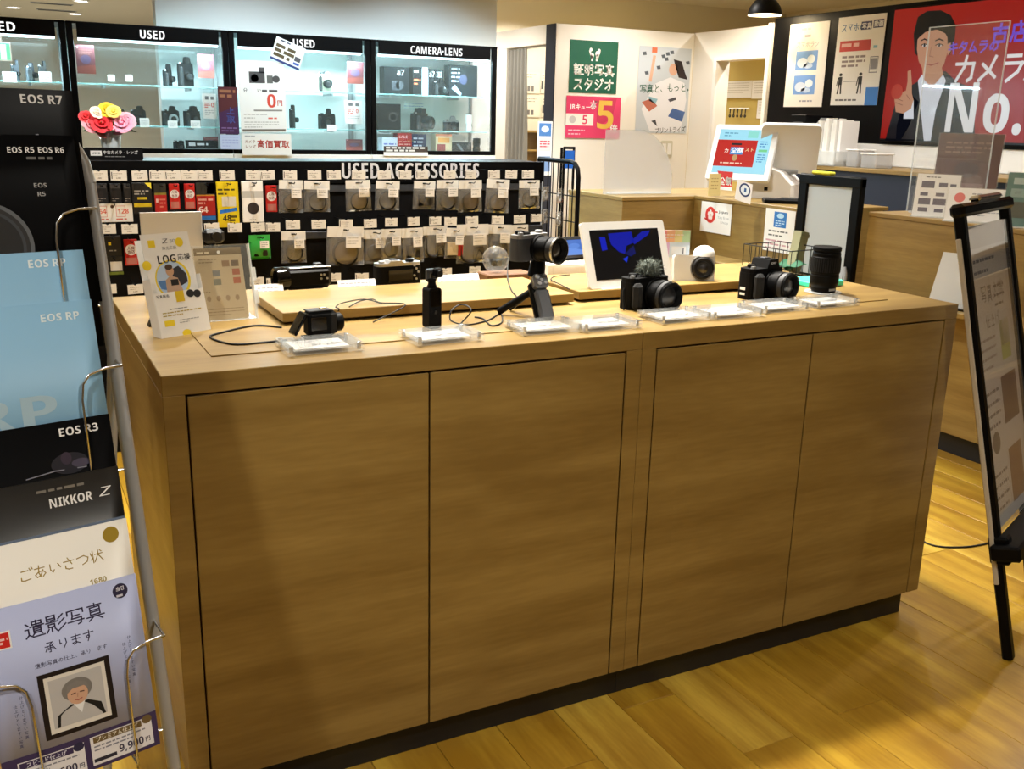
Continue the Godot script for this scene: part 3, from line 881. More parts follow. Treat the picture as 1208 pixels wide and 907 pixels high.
func make_gondola():
	var x0 := -1.6
	var x1 := 2.17
	var zf := -2.6
	gond = thing("accessory_gondola", "long black gondola with white USED ACCESSORIES lettering on its header", "gondola")
	obj("back_board", mb().span(Vector3(x0, 0.12, zf - 0.03), Vector3(x1, 1.05, zf)), M.black_soft, gond)
	var hd := obj("header_panel", mb().span(Vector3(x0, 1.05, zf - 0.03), Vector3(x1, 1.146, zf + 0.012), 0.002), M.black, gond)
	var la := hz(403, 192, zf + 0.013)
	var lb := hz(565, 211, zf + 0.013)
	var p := prn(1.0, 0.2)
	p.text("USED ACCESSORIES", 0.0, 0.0, absf(la.y - lb.y) * 0.94, Color(0.83, 0.83, 0.84), lb.x - la.x)
	put("lettering", p.commit(), M.ink, hd).position = Vector3(la.x + 0.5, la.y - 0.2, zf + 0.013)
	obj("top_shelf", mb().span(Vector3(x0, 1.118, zf - 0.34), Vector3(x1, 1.144, zf - 0.03), 0.002), M.black, gond)
	obj("base_shelf", mb().span(Vector3(x0, 0.0, zf - 0.48), Vector3(x1, 0.12, zf + 0.25), 0.003), M.black, gond)
	for x in [x0 + 0.02, 0.285, x1 - 0.02]:
		obj("upright", mb().span(Vector3(x - 0.02, 0.12, zf - 0.07), Vector3(x + 0.02, 1.118, zf - 0.03)), M.black, gond)
	for e in [[320, 640, 223], [355, 640, 278]]:
		var ra := hz(e[0], e[2], zf + 0.012)
		var rb := hz(e[1], e[2], zf + 0.012)
		obj("price_rail", mb().span(Vector3(ra.x, ra.y - 0.016, zf), Vector3(rb.x, ra.y + 0.016, zf + 0.008), 0.002), M.graphite, gond)
	hook_mesh = mb().tube([Vector3(0, 0, -0.165), Vector3(0, 0, -0.01), Vector3(0, 0.006, 0)], 0.0022, 5).commit()
	# price cards
	tag_mesh = mb().prism(PackedVector2Array([Vector2(-0.03, 0), Vector2(0.03, 0), Vector2(0.03, 0.038), Vector2(0.006, 0.038), Vector2(0.0, 0.033), Vector2(-0.006, 0.038), Vector2(-0.03, 0.038)]), -0.0006, 0.0006).commit()
	for k in 3:
		var q := prn(0.06, 0.038)
		q.step = 0.0008
		if k != 2: q.rect(0.003, 0.006, 0.003, 0.026, Color(0.2, 0.19, 0.2))
		q.lines(0.009, 0.011, 0.035, 2, 0.007, 0.002, Color(0.55, 0.52, 0.48), k)
		q.text(["1,980", "2,480", "3,300"][k], 0.02, 0.026, 0.006, Color(0.38, 0.36, 0.34))
		tag_prints.append(q.commit())
	var n := 0
	var row1 := [117, 140, 165, 185.5, 204, 223, 241.5, 268, 298.5, 316, 342, 371, 394, 423, 453.5, 477.5, 498, 530.5, 555, 583, 603, 623]
	for i in row1.size():
		price_tag(row1[i], 206.5 - (row1[i] - 300) * 0.003, n, "white price card, %s from the wire side panel in the uppermost card row" % ordinal(row1.size() - i)); n += 1
	var row2 := [[127, 270], [153, 270], [250, 268.5], [277, 268.5], [304.5, 268], [322, 268], [345.5, 265], [376, 264.5], [408, 264], [437, 263.5], [461.5, 262], [488, 261], [513.5, 260.5], [531.5, 261], [557, 260], [587, 259.5], [613, 258.5], [632.5, 257]]
	for i in row2.size():
		price_tag(row2[i][0], row2[i][1], n, "white price card, %s from the wire side panel in the second card row" % ordinal(row2.size() - i)); n += 1
	var row3 := [[128, 341], [160, 341], [303, 332], [323, 333], [394, 327], [427, 327], [526, 321], [560, 319]]
	for i in row3.size():
		price_tag(row3[i][0], row3[i][1], n, "white price card, %s from the clear dome in the lowest card row" % ordinal(row3.size() - i)); n += 1
	# clear bags
	for q in [[329, 213, 358, 251, "filter", 1], [359, 214, 389, 250, "ring", 2], [409, 213, 438, 249, "filter", 3], [442, 214, 471, 248, "ring", 4], [514, 213, 541, 248, "ring", 6], [541, 213, 568, 250, "filter", 7], [573, 212, 598, 251, "filter", 8], [613, 213, 635, 246, "ring", 9], [332, 274, 362, 310, "ring", 0]]:
		pouch(q[0], q[1], q[2], q[3], q[4], n, ("clear filter bag, %s from the white lens cap package along the upper hooks" % ordinal(q[5])) if q[5] > 0 else "clear bag with a dark filter ring beside the green plastic bag", "bagged lens filters on the gondola"); n += 1
	for q in [[486.5, 214, 513, 247, "parts", "clear bag of black parts among the filter bags on the upper hooks"], [474, 270, 500, 310, "parts", "clear bag of black parts beside the blue-tinted part bag"], [575, 266, 601, 305, "parts", "clear bag of black parts next to the grey strap bag"], [429, 272, 456, 311, "cap", "clear bag with a lens cap beside the wide brown filter bag"], [602, 266, 622, 306, "parts", "clear bag of black parts nearest the wire side panel, lower hooks"]]:
		pouch(q[0], q[1], q[2], q[3], q[4], n, q[5], "bagged camera parts on the gondola"); n += 1
	pouch(385, 269, 429, 313, "filter", 40, "wide clear bag with a large brown lens filter in the second hook row")
	pouch(449, 271, 474, 306, "cap", 41, "clear bag with a black pouch and a square white price sticker")
	pouch(499, 268, 528, 303, "strap", 42, "clear bag with a blue-tinted plastic part beside the red-ended box")
	pouch(525, 270, 546, 305, "box", 43, "clear bag holding a beige and red film box")
	pouch(540, 266, 575, 310, "strap", 44, "wide clear bag with a grey camera strap and case")
	pouch(294, 278, 320, 306, "parts", 45, "green plastic bag with a white price sticker", "clear bags on the accessory hooks", M.green_film)
	# memory cards and boxed goods
	var sdp := func(p): 
		p.rect(p.w * 0.08, p.h * 0.06, p.w * 0.84, p.h * 0.16, Color(0.25, 0.24, 0.24)); p.l(2)
		p.rect(p.w * 0.12, p.h * 0.34, p.w * 0.5, p.h * 0.28, Color(0.14, 0.13, 0.13)).lines(p.w * 0.12, p.h * 0.7, p.w * 0.7, 2, p.h * 0.1, p.h * 0.045, Color(0.55, 0.5, 0.46), 3)
	for q in [[112, 217, 129, 241, "black memory card pack above the red 64 mark"], [130, 217, 145, 241, "black memory card pack above the brown hole of the capacity card"], [146, 217, 156, 241, "narrow black memory card pack above the red 128 mark"]]:
		blister("memory_card_pack", q[0], q[1], q[2], q[3], q[4], sdp, M.charcoal)
	blister("memory_card_pack", 156.5, 216, 182, 252, "black and yellow memory card pack with a folded yellow corner", func(p):
		p.rect(p.w * 0.05, p.h * 0.66, p.w * 0.9, p.h * 0.12, Color(0.78, 0.68, 0.1)).rect(p.w * 0.25, p.h * 0.46, p.w * 0.5, p.h * 0.08, Color(0.75, 0.66, 0.1)); p.l(2)
		p.poly([Vector2(p.w * 0.66, 0.0), Vector2(p.w, 0.0), Vector2(p.w, p.h * 0.2)], Color(0.92, 0.85, 0.25)).lines(p.w * 0.1, p.h * 0.24, p.w * 0.75, 2, p.h * 0.09, p.h * 0.05, Color(0.6, 0.58, 0.55), 9), M.charcoal)
	blister("memory_card_pack", 182.5, 217, 199, 252, "red memory card pack with a gold line, beside a round arrival tag", func(p):
		p.rect(0, 0, p.w, p.h * 0.3, Color(0.13, 0.12, 0.11)).rect(0, p.h * 0.3, p.w, p.h * 0.07, Color(0.5, 0.45, 0.16)).rect(0, p.h * 0.37, p.w, p.h * 0.63, Color(0.66, 0.1, 0.09)); p.l(2)
		p.rect(p.w * 0.1, p.h * 0.5, p.w * 0.2, p.h * 0.14, Color(0.85, 0.7, 0.68)).lines(p.w * 0.4, p.h * 0.5, p.w * 0.5, 3, p.h * 0.12, p.h * 0.05, Color(0.8, 0.45, 0.4), 4), M.charcoal)
	blister("memory_card_pack", 232, 216, 256.5, 262, "red and dark memory card pack with an orange corner", func(p):
		p.rect(0, 0, p.w, p.h * 0.3, Color(0.15, 0.14, 0.12)).rect(p.w * 0.58, 0, p.w * 0.42, p.h * 0.28, Color(0.86, 0.45, 0.22)).rect(0, p.h * 0.3, p.w, p.h * 0.03, Color(0.72, 0.5, 0.15)).rect(0, p.h * 0.33, p.w, p.h * 0.5, Color(0.62, 0.1, 0.08)).rect(0, p.h * 0.84, p.w, p.h * 0.1, Color(0.12, 0.4, 0.68)); p.l(2)
		p.text("64", p.w * 0.1, p.h * 0.6, p.h * 0.16, Color(0.9, 0.8, 0.78)).lines(p.w * 0.1, p.h * 0.4, p.w * 0.8, 2, p.h * 0.09, p.h * 0.05, Color(0.85, 0.6, 0.55), 12), M.charcoal)
	blister("battery_pack", 256.5, 215, 284.5, 268, "tall yellow package with a blue band and a white price sticker", func(p):
		p.rect(0, 0, p.w, p.h, Color(0.86, 0.76, 0.06)); p.l(2)
		p.lines(p.w * 0.05, p.h * 0.15, p.w * 0.8, 2, p.h * 0.09, p.h * 0.04, Color(0.3, 0.27, 0.05), 8).rect(p.w * 0.22, p.h * 0.32, p.w * 0.65, p.h * 0.22, Color(0.82, 0.8, 0.74)).poly([Vector2(p.w * 0.1, p.h * 0.62), Vector2(p.w * 0.9, p.h * 0.56), Vector2(p.w * 0.9, p.h * 0.64), Vector2(p.w * 0.1, p.h * 0.7)], Color(0.15, 0.45, 0.8)).text("48", p.w * 0.22, p.h * 0.73, p.h * 0.13, Color(0.2, 0.18, 0.05)).lines(p.w * 0.55, p.h * 0.74, p.w * 0.35, 2, p.h * 0.08, p.h * 0.05, Color(0.35, 0.3, 0.05), 18).poly([Vector2(p.w * 0.3, p.h * 0.1), Vector2(p.w * 0.55, p.h * 0.08), Vector2(p.w * 0.55, p.h * 0.02), Vector2(p.w * 0.5, p.h * 0.08)], Color(0.1, 0.1, 0.1)), M.yellow)
	blister("lens_cap_pack", 286, 214, 313, 262, "white hanging package with a dark round lens cap window", func(p):
		p.rect(0, p.h * 0.24, p.w, p.h * 0.16, Color(0.74, 0.74, 0.72)); p.l(2)
		p.disc(p.w * 0.5, p.h * 0.66, p.w * 0.28, p.w * 0.28, Color(0.2, 0.18, 0.17)).lines(p.w * 0.3, p.h * 0.93, p.w * 0.4, 1, 0.01, p.h * 0.02, Color(0.5, 0.5, 0.5), 2).poly([Vector2(p.w * 0.35, p.h * 0.14), Vector2(p.w * 0.65, p.h * 0.12), Vector2(p.w * 0.6, p.h * 0.03), Vector2(p.w * 0.56, p.h * 0.11)], Color(0.1, 0.1, 0.1)), M.paper)
	for q in [[200, 217, 214, 247, "gold-lined red pack"], [218, 217, 232, 247, "orange-cornered memory card pack"], [314, 219, 328, 250, "white lens cap package"], [147, 283, 165, 313, "white leaflet sheet on the counter"]]:
		blister("arrival_tag", q[0], q[1], q[2], q[3], "red tag with round white label, next to the " + q[4], func(p):
			p.disc(p.w * 0.5, p.h * 0.4, p.w * 0.44, p.w * 0.44, Color(0.86, 0.84, 0.82)); p.l(2)
			p.jp("入荷", p.w * 0.2, p.h * 0.27, p.w * 0.28, Color(0.45, 0.15, 0.12), 0.11).jp("当店", p.w * 0.2, p.h * 0.41, p.w * 0.28, Color(0.45, 0.15, 0.12), 0.11).rect(p.w * 0.1, p.h * 0.7, p.w * 0.8, p.h * 0.25, Color(0.7, 0.42, 0.38)), M.red)
	blister("capacity_card", 114, 241, 158.5, 262, "white card with red 64 and 128 marks below the memory card packs", func(p):
		for e in [[0.03, "64"], [0.54, "128"]]:
			p.l(1).frame(p.w * e[0], p.h * 0.12, p.w * 0.26, p.h * 0.6, p.w * 0.012, Color(0.8, 0.35, 0.28)).text(e[1], p.w * (e[0] + 0.045), p.h * 0.28, p.h * 0.26, Color(0.8, 0.35, 0.28)).lines(p.w * (e[0] - 0.01), p.h * 0.8, p.w * 0.34, 1, 0.01, p.h * 0.08, Color(0.82, 0.45, 0.38), 6)
		p.disc(p.w * 0.44, p.h * 0.16, p.h * 0.09, p.h * 0.09, Color(0.3, 0.2, 0.14)), M.card, -2.46, 0.003)
	blister("memory_card_pack", 122, 279, 145, 302, "black memory card pack with a small yellow square, second hook row", func(p):
		p.rect(p.w * 0.28, p.h * 0.3, p.w * 0.16, p.h * 0.16, Color(0.85, 0.75, 0.1)).lines(p.w * 0.3, p.h * 0.7, p.w * 0.6, 1, 0.01, p.h * 0.06, Color(0.5, 0.5, 0.5), 2), M.charcoal)
	blister("memory_card_pack", 124, 303, 147, 324, "dark green edged memory card pack with a white price sticker", func(p):
		p.rect(0, p.h * 0.85, p.w, p.h * 0.15, Color(0.4, 0.45, 0.15)).rect(p.w * 0.3, p.h * 0.3, p.w * 0.65, p.h * 0.5, Color(0.82, 0.8, 0.75)), M.charcoal)
	# the wire side panel at the end of the gondola
	var wp := thing("wire_side_panel", "black wire mesh panel with a rounded corner at the end of the gondola", "wire panel")
	var xw := 2.185
	var zb := -2.66
	var zfr := -2.275
	var fr := [Vector3(xw, 0.02, zb), Vector3(xw, 1.158, zb)]
	obj("frame", mb().tube([Vector3(xw, 0.0, zb), Vector3(xw, 1.158, zb)], 0.011, 8).tube([Vector3(xw, 1.158, zb), Vector3(xw, 1.158, zfr - 0.07), Vector3(xw, 1.15, zfr - 0.035), Vector3(xw, 1.128, zfr - 0.01), Vector3(xw, 1.09, zfr), Vector3(xw, 0.0, zfr)], 0.011, 8), M.black, wp)
	for k in 7:
		obj("upright_wire", mb().tube([Vector3(xw, 0.1, zb + 0.048 * (k + 1)), Vector3(xw, 1.155 if k < 6 else 1.14, zb + 0.048 * (k + 1))], 0.003, 5), M.black, wp)
	for k in 8:
		obj("cross_wire", mb().tube([Vector3(xw, 0.16 + 0.12 * k, zb), Vector3(xw, 0.16 + 0.12 * k, zfr)], 0.003, 5), M.black, wp)
	# goods on the wire panel
	for k in 4:
		var ky := 1.02 - 0.11 * (k / 2)
		var kz := -2.55 + 0.14 * (k % 2)
		var s := thing("small_lens_bag", ["upper small ring bag on the wire panel, next to the gondola board", "upper small ring bag near the free edge of the wire panel", "lower small ring bag on the wire panel, next to the gondola board", "lower small ring bag near the free edge of the wire panel"][k], "bag", Vector3(xw - 0.02, ky - 0.06, kz), PI / 2 - 0.9, "bags on the wire side panel")
		obj("pouch", mb().box(Vector3(0, 0.035, 0), Vector3(0.075, 0.07, 0.008), 0.003), M.film, s)
		obj("ring", mb().lathe([[0.018, -0.003], [0.024, -0.003], [0.024, 0.003], [0.018, 0.003], [0.018, -0.003]], 16, Basis(Vector3.RIGHT, PI / 2), Vector3(0, 0.03, 0), true), M.silver, s)
	# flowers and a placard on the gondola top
	flowers()
	var pa := hz(100, 184.5, -2.66)
	var pb := hz(168, 170, -2.66)
	var pw := pb.x - pa.x
	var ph := pb.y - pa.y
	var pl := thing("shelf_placard", "long black placard with white lettering in front of the flowers", "placard", Vector3((pa.x + pb.x) / 2, 1.144, -2.66))
	var rr := rrect(pw, ph, 0.008, 4, Vector2(0, ph / 2))
	obj("board", mb().prism(rr, -0.01, 0.0), M.black_soft, pl)
	obj("foot", mb().span(Vector3(-pw * 0.4, 0, -0.05), Vector3(pw * 0.4, 0.004, -0.01)), M.black_soft, pl)
	var pp := prn(pw, ph)
	pp.rect(pw * 0.1, ph * 0.25, pw * 0.19, ph * 0.4, Color(0.86, 0.86, 0.86)).jp("中古カメラ・レンズ", pw * 0.31, ph * 0.24, pw * 0.062, Color(0.86, 0.86, 0.86), 0.13).lines(pw * 0.34, ph * 0.68, pw * 0.5, 1, 0.01, ph * 0.06, Color(0.5, 0.5, 0.5), 5)
	pp.l(2).text("USED", pw * 0.125, ph * 0.37, ph * 0.16, Color(0.25, 0.25, 0.25), pw * 0.14)
	put("print", pp.commit(), M.ink, pl)

func blossom(m: MB, c: Vector3, r: float, up: Vector3, sd: int, rings := 3):
	var bs := MB.frame_y(up)
	var rg := RandomNumberGenerator.new()
	rg.seed = sd
	for k in rings:
		var cnt := 5 + k
		var rad := r * (0.35 + 0.65 * float(k + 1) / rings)
		var open: float = 0.25 + 0.9 * k / maxf(1.0, rings - 1.0)
		for i in cnt:
			var a := TAU * (i + 0.5 * k) / cnt + rg.randf() * 0.3
			var d := Vector3(cos(a), 0, sin(a))
			var sd2 := Vector3(-sin(a), 0, cos(a))
			m.smooth(10 + i)
			var wv := rad * 0.62
			var pts := []
			for s in 4:
				var t := float(s) / 3.0
				var out := d * rad * t * sin(open * (0.5 + t * 0.5)) + Vector3(0, rad * (t * cos(open * t) * 0.9 - 0.25), 0)
				var half := wv * sin(PI * clampf(0.18 + t * 0.66, 0, 1))
				pts.append([out - sd2 * half, out + d * 0.06 * rad, out + sd2 * half])
			for s in 3:
				for e in 2:
					m.quad(c + bs * pts[s][e], c + bs * pts[s][e + 1], c + bs * pts[s + 1][e + 1], c + bs * pts[s + 1][e], bs * (Vector3(0, 1, 0) - d))

func flowers():
	var z := -2.8
	var base := hz(131, 172, z)
	var t := thing("flower_arrangement", "vase of pink, red and yellow artificial roses on the gondola", "flowers", Vector3(base.x, 1.144, z))
	obj("vase", mb().lathe([[0.0, 0.0], [0.032, 0.0], [0.034, 0.01], [0.043, 0.115], [0.04, 0.115], [0.031, 0.012], [0.0, 0.01]], 20), clear(Color(0.85, 0.9, 0.92), 0.45, 0.06), t)
	var lf := mb()
	for i in 9:
		var a := TAU * i / 9.0
		lf.tube([Vector3(cos(a) * 0.02, 0.02, sin(a) * 0.02), Vector3(cos(a) * 0.035, 0.11, sin(a) * 0.03), Vector3(cos(a) * 0.07, 0.15, sin(a) * 0.05)], 0.003, 5)
	obj("stems", lf, mat(Color(0.16, 0.32, 0.12), 0.6), t)
	var g := mb()
	g.smooth(1)
	for i in 10:
		var a := TAU * i / 10.0 + 0.3
		var d := Vector3(cos(a), 0, sin(a) * 0.7)
		var s := Vector3(-sin(a), 0, cos(a)) * 0.018
		g.quad(d * 0.04 + Vector3(0, 0.115, 0), d * 0.075 + s + Vector3(0, 0.13, 0), d * 0.11 + Vector3(0, 0.11, 0), d * 0.075 - s + Vector3(0, 0.125, 0), Vector3.UP)
	obj("leaf_spray", g, mat(Color(0.12, 0.28, 0.1), 0.6), t)
	var heads := [[120, 146, 0.05, Color(0.86, 0.16, 0.22)], [108, 148, 0.042, Color(0.93, 0.6, 0.66)], [131, 141, 0.042, Color(0.94, 0.42, 0.42)], [143, 146, 0.05, Color(0.92, 0.62, 0.74)], [150, 142, 0.04, Color(0.9, 0.7, 0.78)],
		[126, 130, 0.038, Color(0.95, 0.82, 0.18)], [134, 132, 0.032, Color(0.97, 0.9, 0.45)], [114, 133, 0.03, Color(0.95, 0.92, 0.86)], [101, 138, 0.03, Color(0.9, 0.22, 0.25)], [139, 153, 0.03, Color(0.88, 0.6, 0.75)], [121, 156, 0.032, Color(0.93, 0.62, 0.64)]]
	var k := 0
	for q in heads:
		var c: Vector3 = hz(q[0], q[1], z + 0.03 - 0.01 * (k % 3)) - t.position
		var m := mb()
		blossom(m, c, q[2], Vector3(0.25 * sin(k * 2.0), 0.55, 0.8), k + 3)
		m.ball(c, Vector3.ONE * q[2] * 0.32, 8, 5)
		var fm := mat(q[3], 0.7)
		fm.backlight_enabled = true
		fm.backlight = q[3] * 0.3
		obj("rose", m, fm, t)
		k += 1

# ---------------- lit glass showcases
const CZ := -4.65
func on_glass(called: String, u0, v0, u1, v1, label: String, category: String, paint: Callable, base: Material, z: float, roll := 0.0, lean := 0.0, hover := 0.0) -> Node3D:
	var a := hz(u0, v0, z)
	var b := hz(u1, v1, z)
	var w := absf(b.x - a.x)
	var h := absf(a.y - b.y)
	var c := hz((u0 + u1) / 2.0, v1, z)
	var t := thing(called, label, category, c)
	t.rotation.z = roll
	t.rotation.x = -lean
	var p := prn(w, h)
	paint.call(p)
	sheet("sheet", p, base, t)
	return t

func dull(c: Color) -> StandardMaterial3D:
	var m := mat(c, 0.55)
	m.metallic_specular = 0.2
	return m

func snap_shelf(y: float) -> float:
	var best := 1.1105
	for s in [1.4925, 1.2575]:
		if absf(s - y) < absf(best - y): best = s
	return best

func case_box(u0, v0, u1, v1, label: String, base: Color, paint: Callable, z := -4.84, dep := 0.09, turn := 0.0):
	var a := hz(u0, v0, z)
	var b := hz(u1, v1, z)
	var c := hz((u0 + u1) / 2.0, v1, z)
	var w := absf(b.x - a.x)
	var h := absf(a.y - b.y)
	c.y = snap_shelf(c.y)
	h = a.y - c.y
	var t := thing("product_box", label, "box", c, turn)
	obj("carton", mb().box(Vector3(0, h / 2, -dep / 2), Vector3(w, h, dep), 0.001), dull(base), t)
	var p := prn(w, h)
	paint.call(p)
	if p.v.size() > 0: put("print", p.commit(), M.ink, t)

func case_camera(u0, v0, u1, v1, label: String, turn := 0.0, o := {}):
	var z := -4.85
	var a := hz(u0, v0, z)
	var b := hz(u1, v1, z)
	var c := hz((u0 + u1) / 2.0, v1, z)
	var w := absf(b.x - a.x)
	var h := absf(a.y - b.y)
	c.y = snap_shelf(c.y)
	h = a.y - c.y
	o.w = w * 0.96
	var hump: float = h * o.get("humpf", 0.24)
	o.hump = hump
	o.h = h - hump
	o.d = w * 0.36
	o.lens_r = min(w * 0.27, h * 0.33)
	o.lens_l = w * o.get("lensf", 0.4)
	o.n = 8
	shop_camera(c, turn, label, o)

func ad_maroon(p):
	p.rect(0, 0, p.w, p.h, Color(0.42, 0.2, 0.22)); p.l(2)
	p.rect(p.w * 0.04, p.h * 0.05, p.w * 0.1, p.h * 0.08, Color(0.8, 0.6, 0.6)).disc(p.w * 0.5, p.h * 0.5, p.w * 0.28, p.h * 0.16, Color(0.34, 0.27, 0.4)).lines(p.w * 0.15, p.h * 0.16, p.w * 0.7, 3, p.h * 0.07, p.h * 0.03, Color(0.62, 0.42, 0.38), 3).poly([Vector2(0, p.h * 0.75), Vector2(p.w, p.h * 0.68), Vector2(p.w, p.h), Vector2(0, p.h)], Color(0.55, 0.26, 0.22))
func ad_zero(p):
	p.rect(p.w * 0.2, p.h * 0.1, p.w * 0.25, p.h * 0.14, Color(0.35, 0.35, 0.36)).rect(p.w * 0.6, p.h * 0.11, p.w * 0.22, p.h * 0.13, Color(0.4, 0.4, 0.4)).text("0", p.w * 0.62, p.h * 0.36, p.h * 0.18, Color(0.85, 0.3, 0.25)).lines(p.w * 0.14, p.h * 0.36, p.w * 0.42, 3, p.h * 0.08, p.h * 0.045, Color(0.82, 0.4, 0.36), 4).lines(p.w * 0.14, p.h * 0.66, p.w * 0.7, 3, p.h * 0.08, p.h * 0.03, Color(0.65, 0.65, 0.65), 5)

func showcase(x0: float, x1: float, title: String, label: String, tx: Array, backed: bool):
	var t := thing("showcase", label, "showcase", Vector3((x0 + x1) / 2, 0, CZ), 0.0, "lit glass showcases")
	var w := x1 - x0
	var yb := 1.098
	var yt := 1.825
	var d := 0.42
	obj("base_cabinet", mb().span(Vector3(-w / 2 + 0.001, 0, -d), Vector3(w / 2 - 0.001, yb, 0.0), 0.002), M.white, t)
	for s in [-1.0, 1.0]:
		obj("front_post", mb().box(Vector3(s * (w / 2 - 0.018), (yb + yt) / 2, -0.016), Vector3(0.034, yt - yb, 0.032), 0.003), M.black, t)
		obj("back_post", mb().box(Vector3(s * (w / 2 - 0.012), (yb + yt) / 2, -d + 0.012), Vector3(0.022, yt - yb, 0.022), 0.002), M.silver, t)
		obj("side_pane", mb().box(Vector3(s * (w / 2 - 0.004), (yb + yt) / 2, -d / 2), Vector3(0.005, yt - yb - 0.02, d - 0.07)), M.glass, t)
	obj("bottom_rail", mb().box(Vector3(0, yb + 0.014, -0.014), Vector3(w - 0.07, 0.028, 0.028), 0.002), M.black, t)
	obj("top_frame", mb().span(Vector3(-w / 2, yt - 0.012, -d), Vector3(w / 2, yt, 0.0), 0.002), M.black, t)
	var hd := obj("header_panel", mb().span(Vector3(-w / 2 + 0.055, yt - 0.088, -0.012), Vector3(w / 2 - 0.055, yt - 0.003, 0.006), 0.002), M.black, t)
	var p := prn(w, 0.1)
	var a := hz(tx[0], tx[1], CZ)
	var b := hz(tx[2], tx[3], CZ)
	p.text(title, a.x - x0, 0.026, 0.048, Color(0.96, 0.97, 0.97), b.x - a.x)
	var lt := put("lettering", p.commit_lit(1.15), null, hd)
	lt.position = Vector3(0, yt - 0.1, 0.0065)
	obj("front_pane", mb().box(Vector3(0, (yb + yt) / 2 - 0.035, -0.008), Vector3(w - 0.075, yt - yb - 0.12, 0.005)), M.glass, t)
	obj("deck", mb().span(Vector3(-w / 2 + 0.036, yb, -d + 0.03), Vector3(w / 2 - 0.036, yb + 0.012, -0.03)), M.white_gloss, t)
	if backed:
		obj("back_panel", mb().span(Vector3(-w / 2 + 0.024, yb, -d), Vector3(w / 2 - 0.024, yt - 0.012, -d + 0.006)), M.white, t)
	else:
		obj("back_pane", mb().span(Vector3(-w / 2 + 0.024, yb, -d), Vector3(w / 2 - 0.024, yt - 0.012, -d + 0.005)), M.glass, t)
	for y in [1.492, 1.257]:
		obj("glass_shelf", mb().span(Vector3(-w / 2 + 0.04, y - 0.008, -d + 0.03), Vector3(w / 2 - 0.04, y, -0.06), 0.001), M.glass_edge, t)
		for s in [-1.0, 1.0]:
			obj("shelf_bracket", mb().box(Vector3(s * (w / 2 - 0.2), y - 0.016, -d + 0.12), Vector3(0.012, 0.014, 0.2), 0.002), M.silver, t)
	obj("led_strip", mb().span(Vector3(-w / 2 + 0.06, yt - 0.1, -0.04), Vector3(w / 2 - 0.06, yt - 0.086, -0.014)), glow(Color(0.86, 0.97, 1.0), 3.0), t)
	var l := AreaLight3D.new()
	l.name = "led_light"
	t.add_child(l)
	l.area_size = Vector2(w - 0.12, 0.024)
	l.position = Vector3(0, yt - 0.104, -0.03)
	l.rotation_degrees = Vector3(-100, 0, 0)
	l.light_color = Color(0.80, 0.95, 1.0)
	l.light_energy = 2.4
	l.area_range = 20.0
	l.shadow_enabled = true
	return t

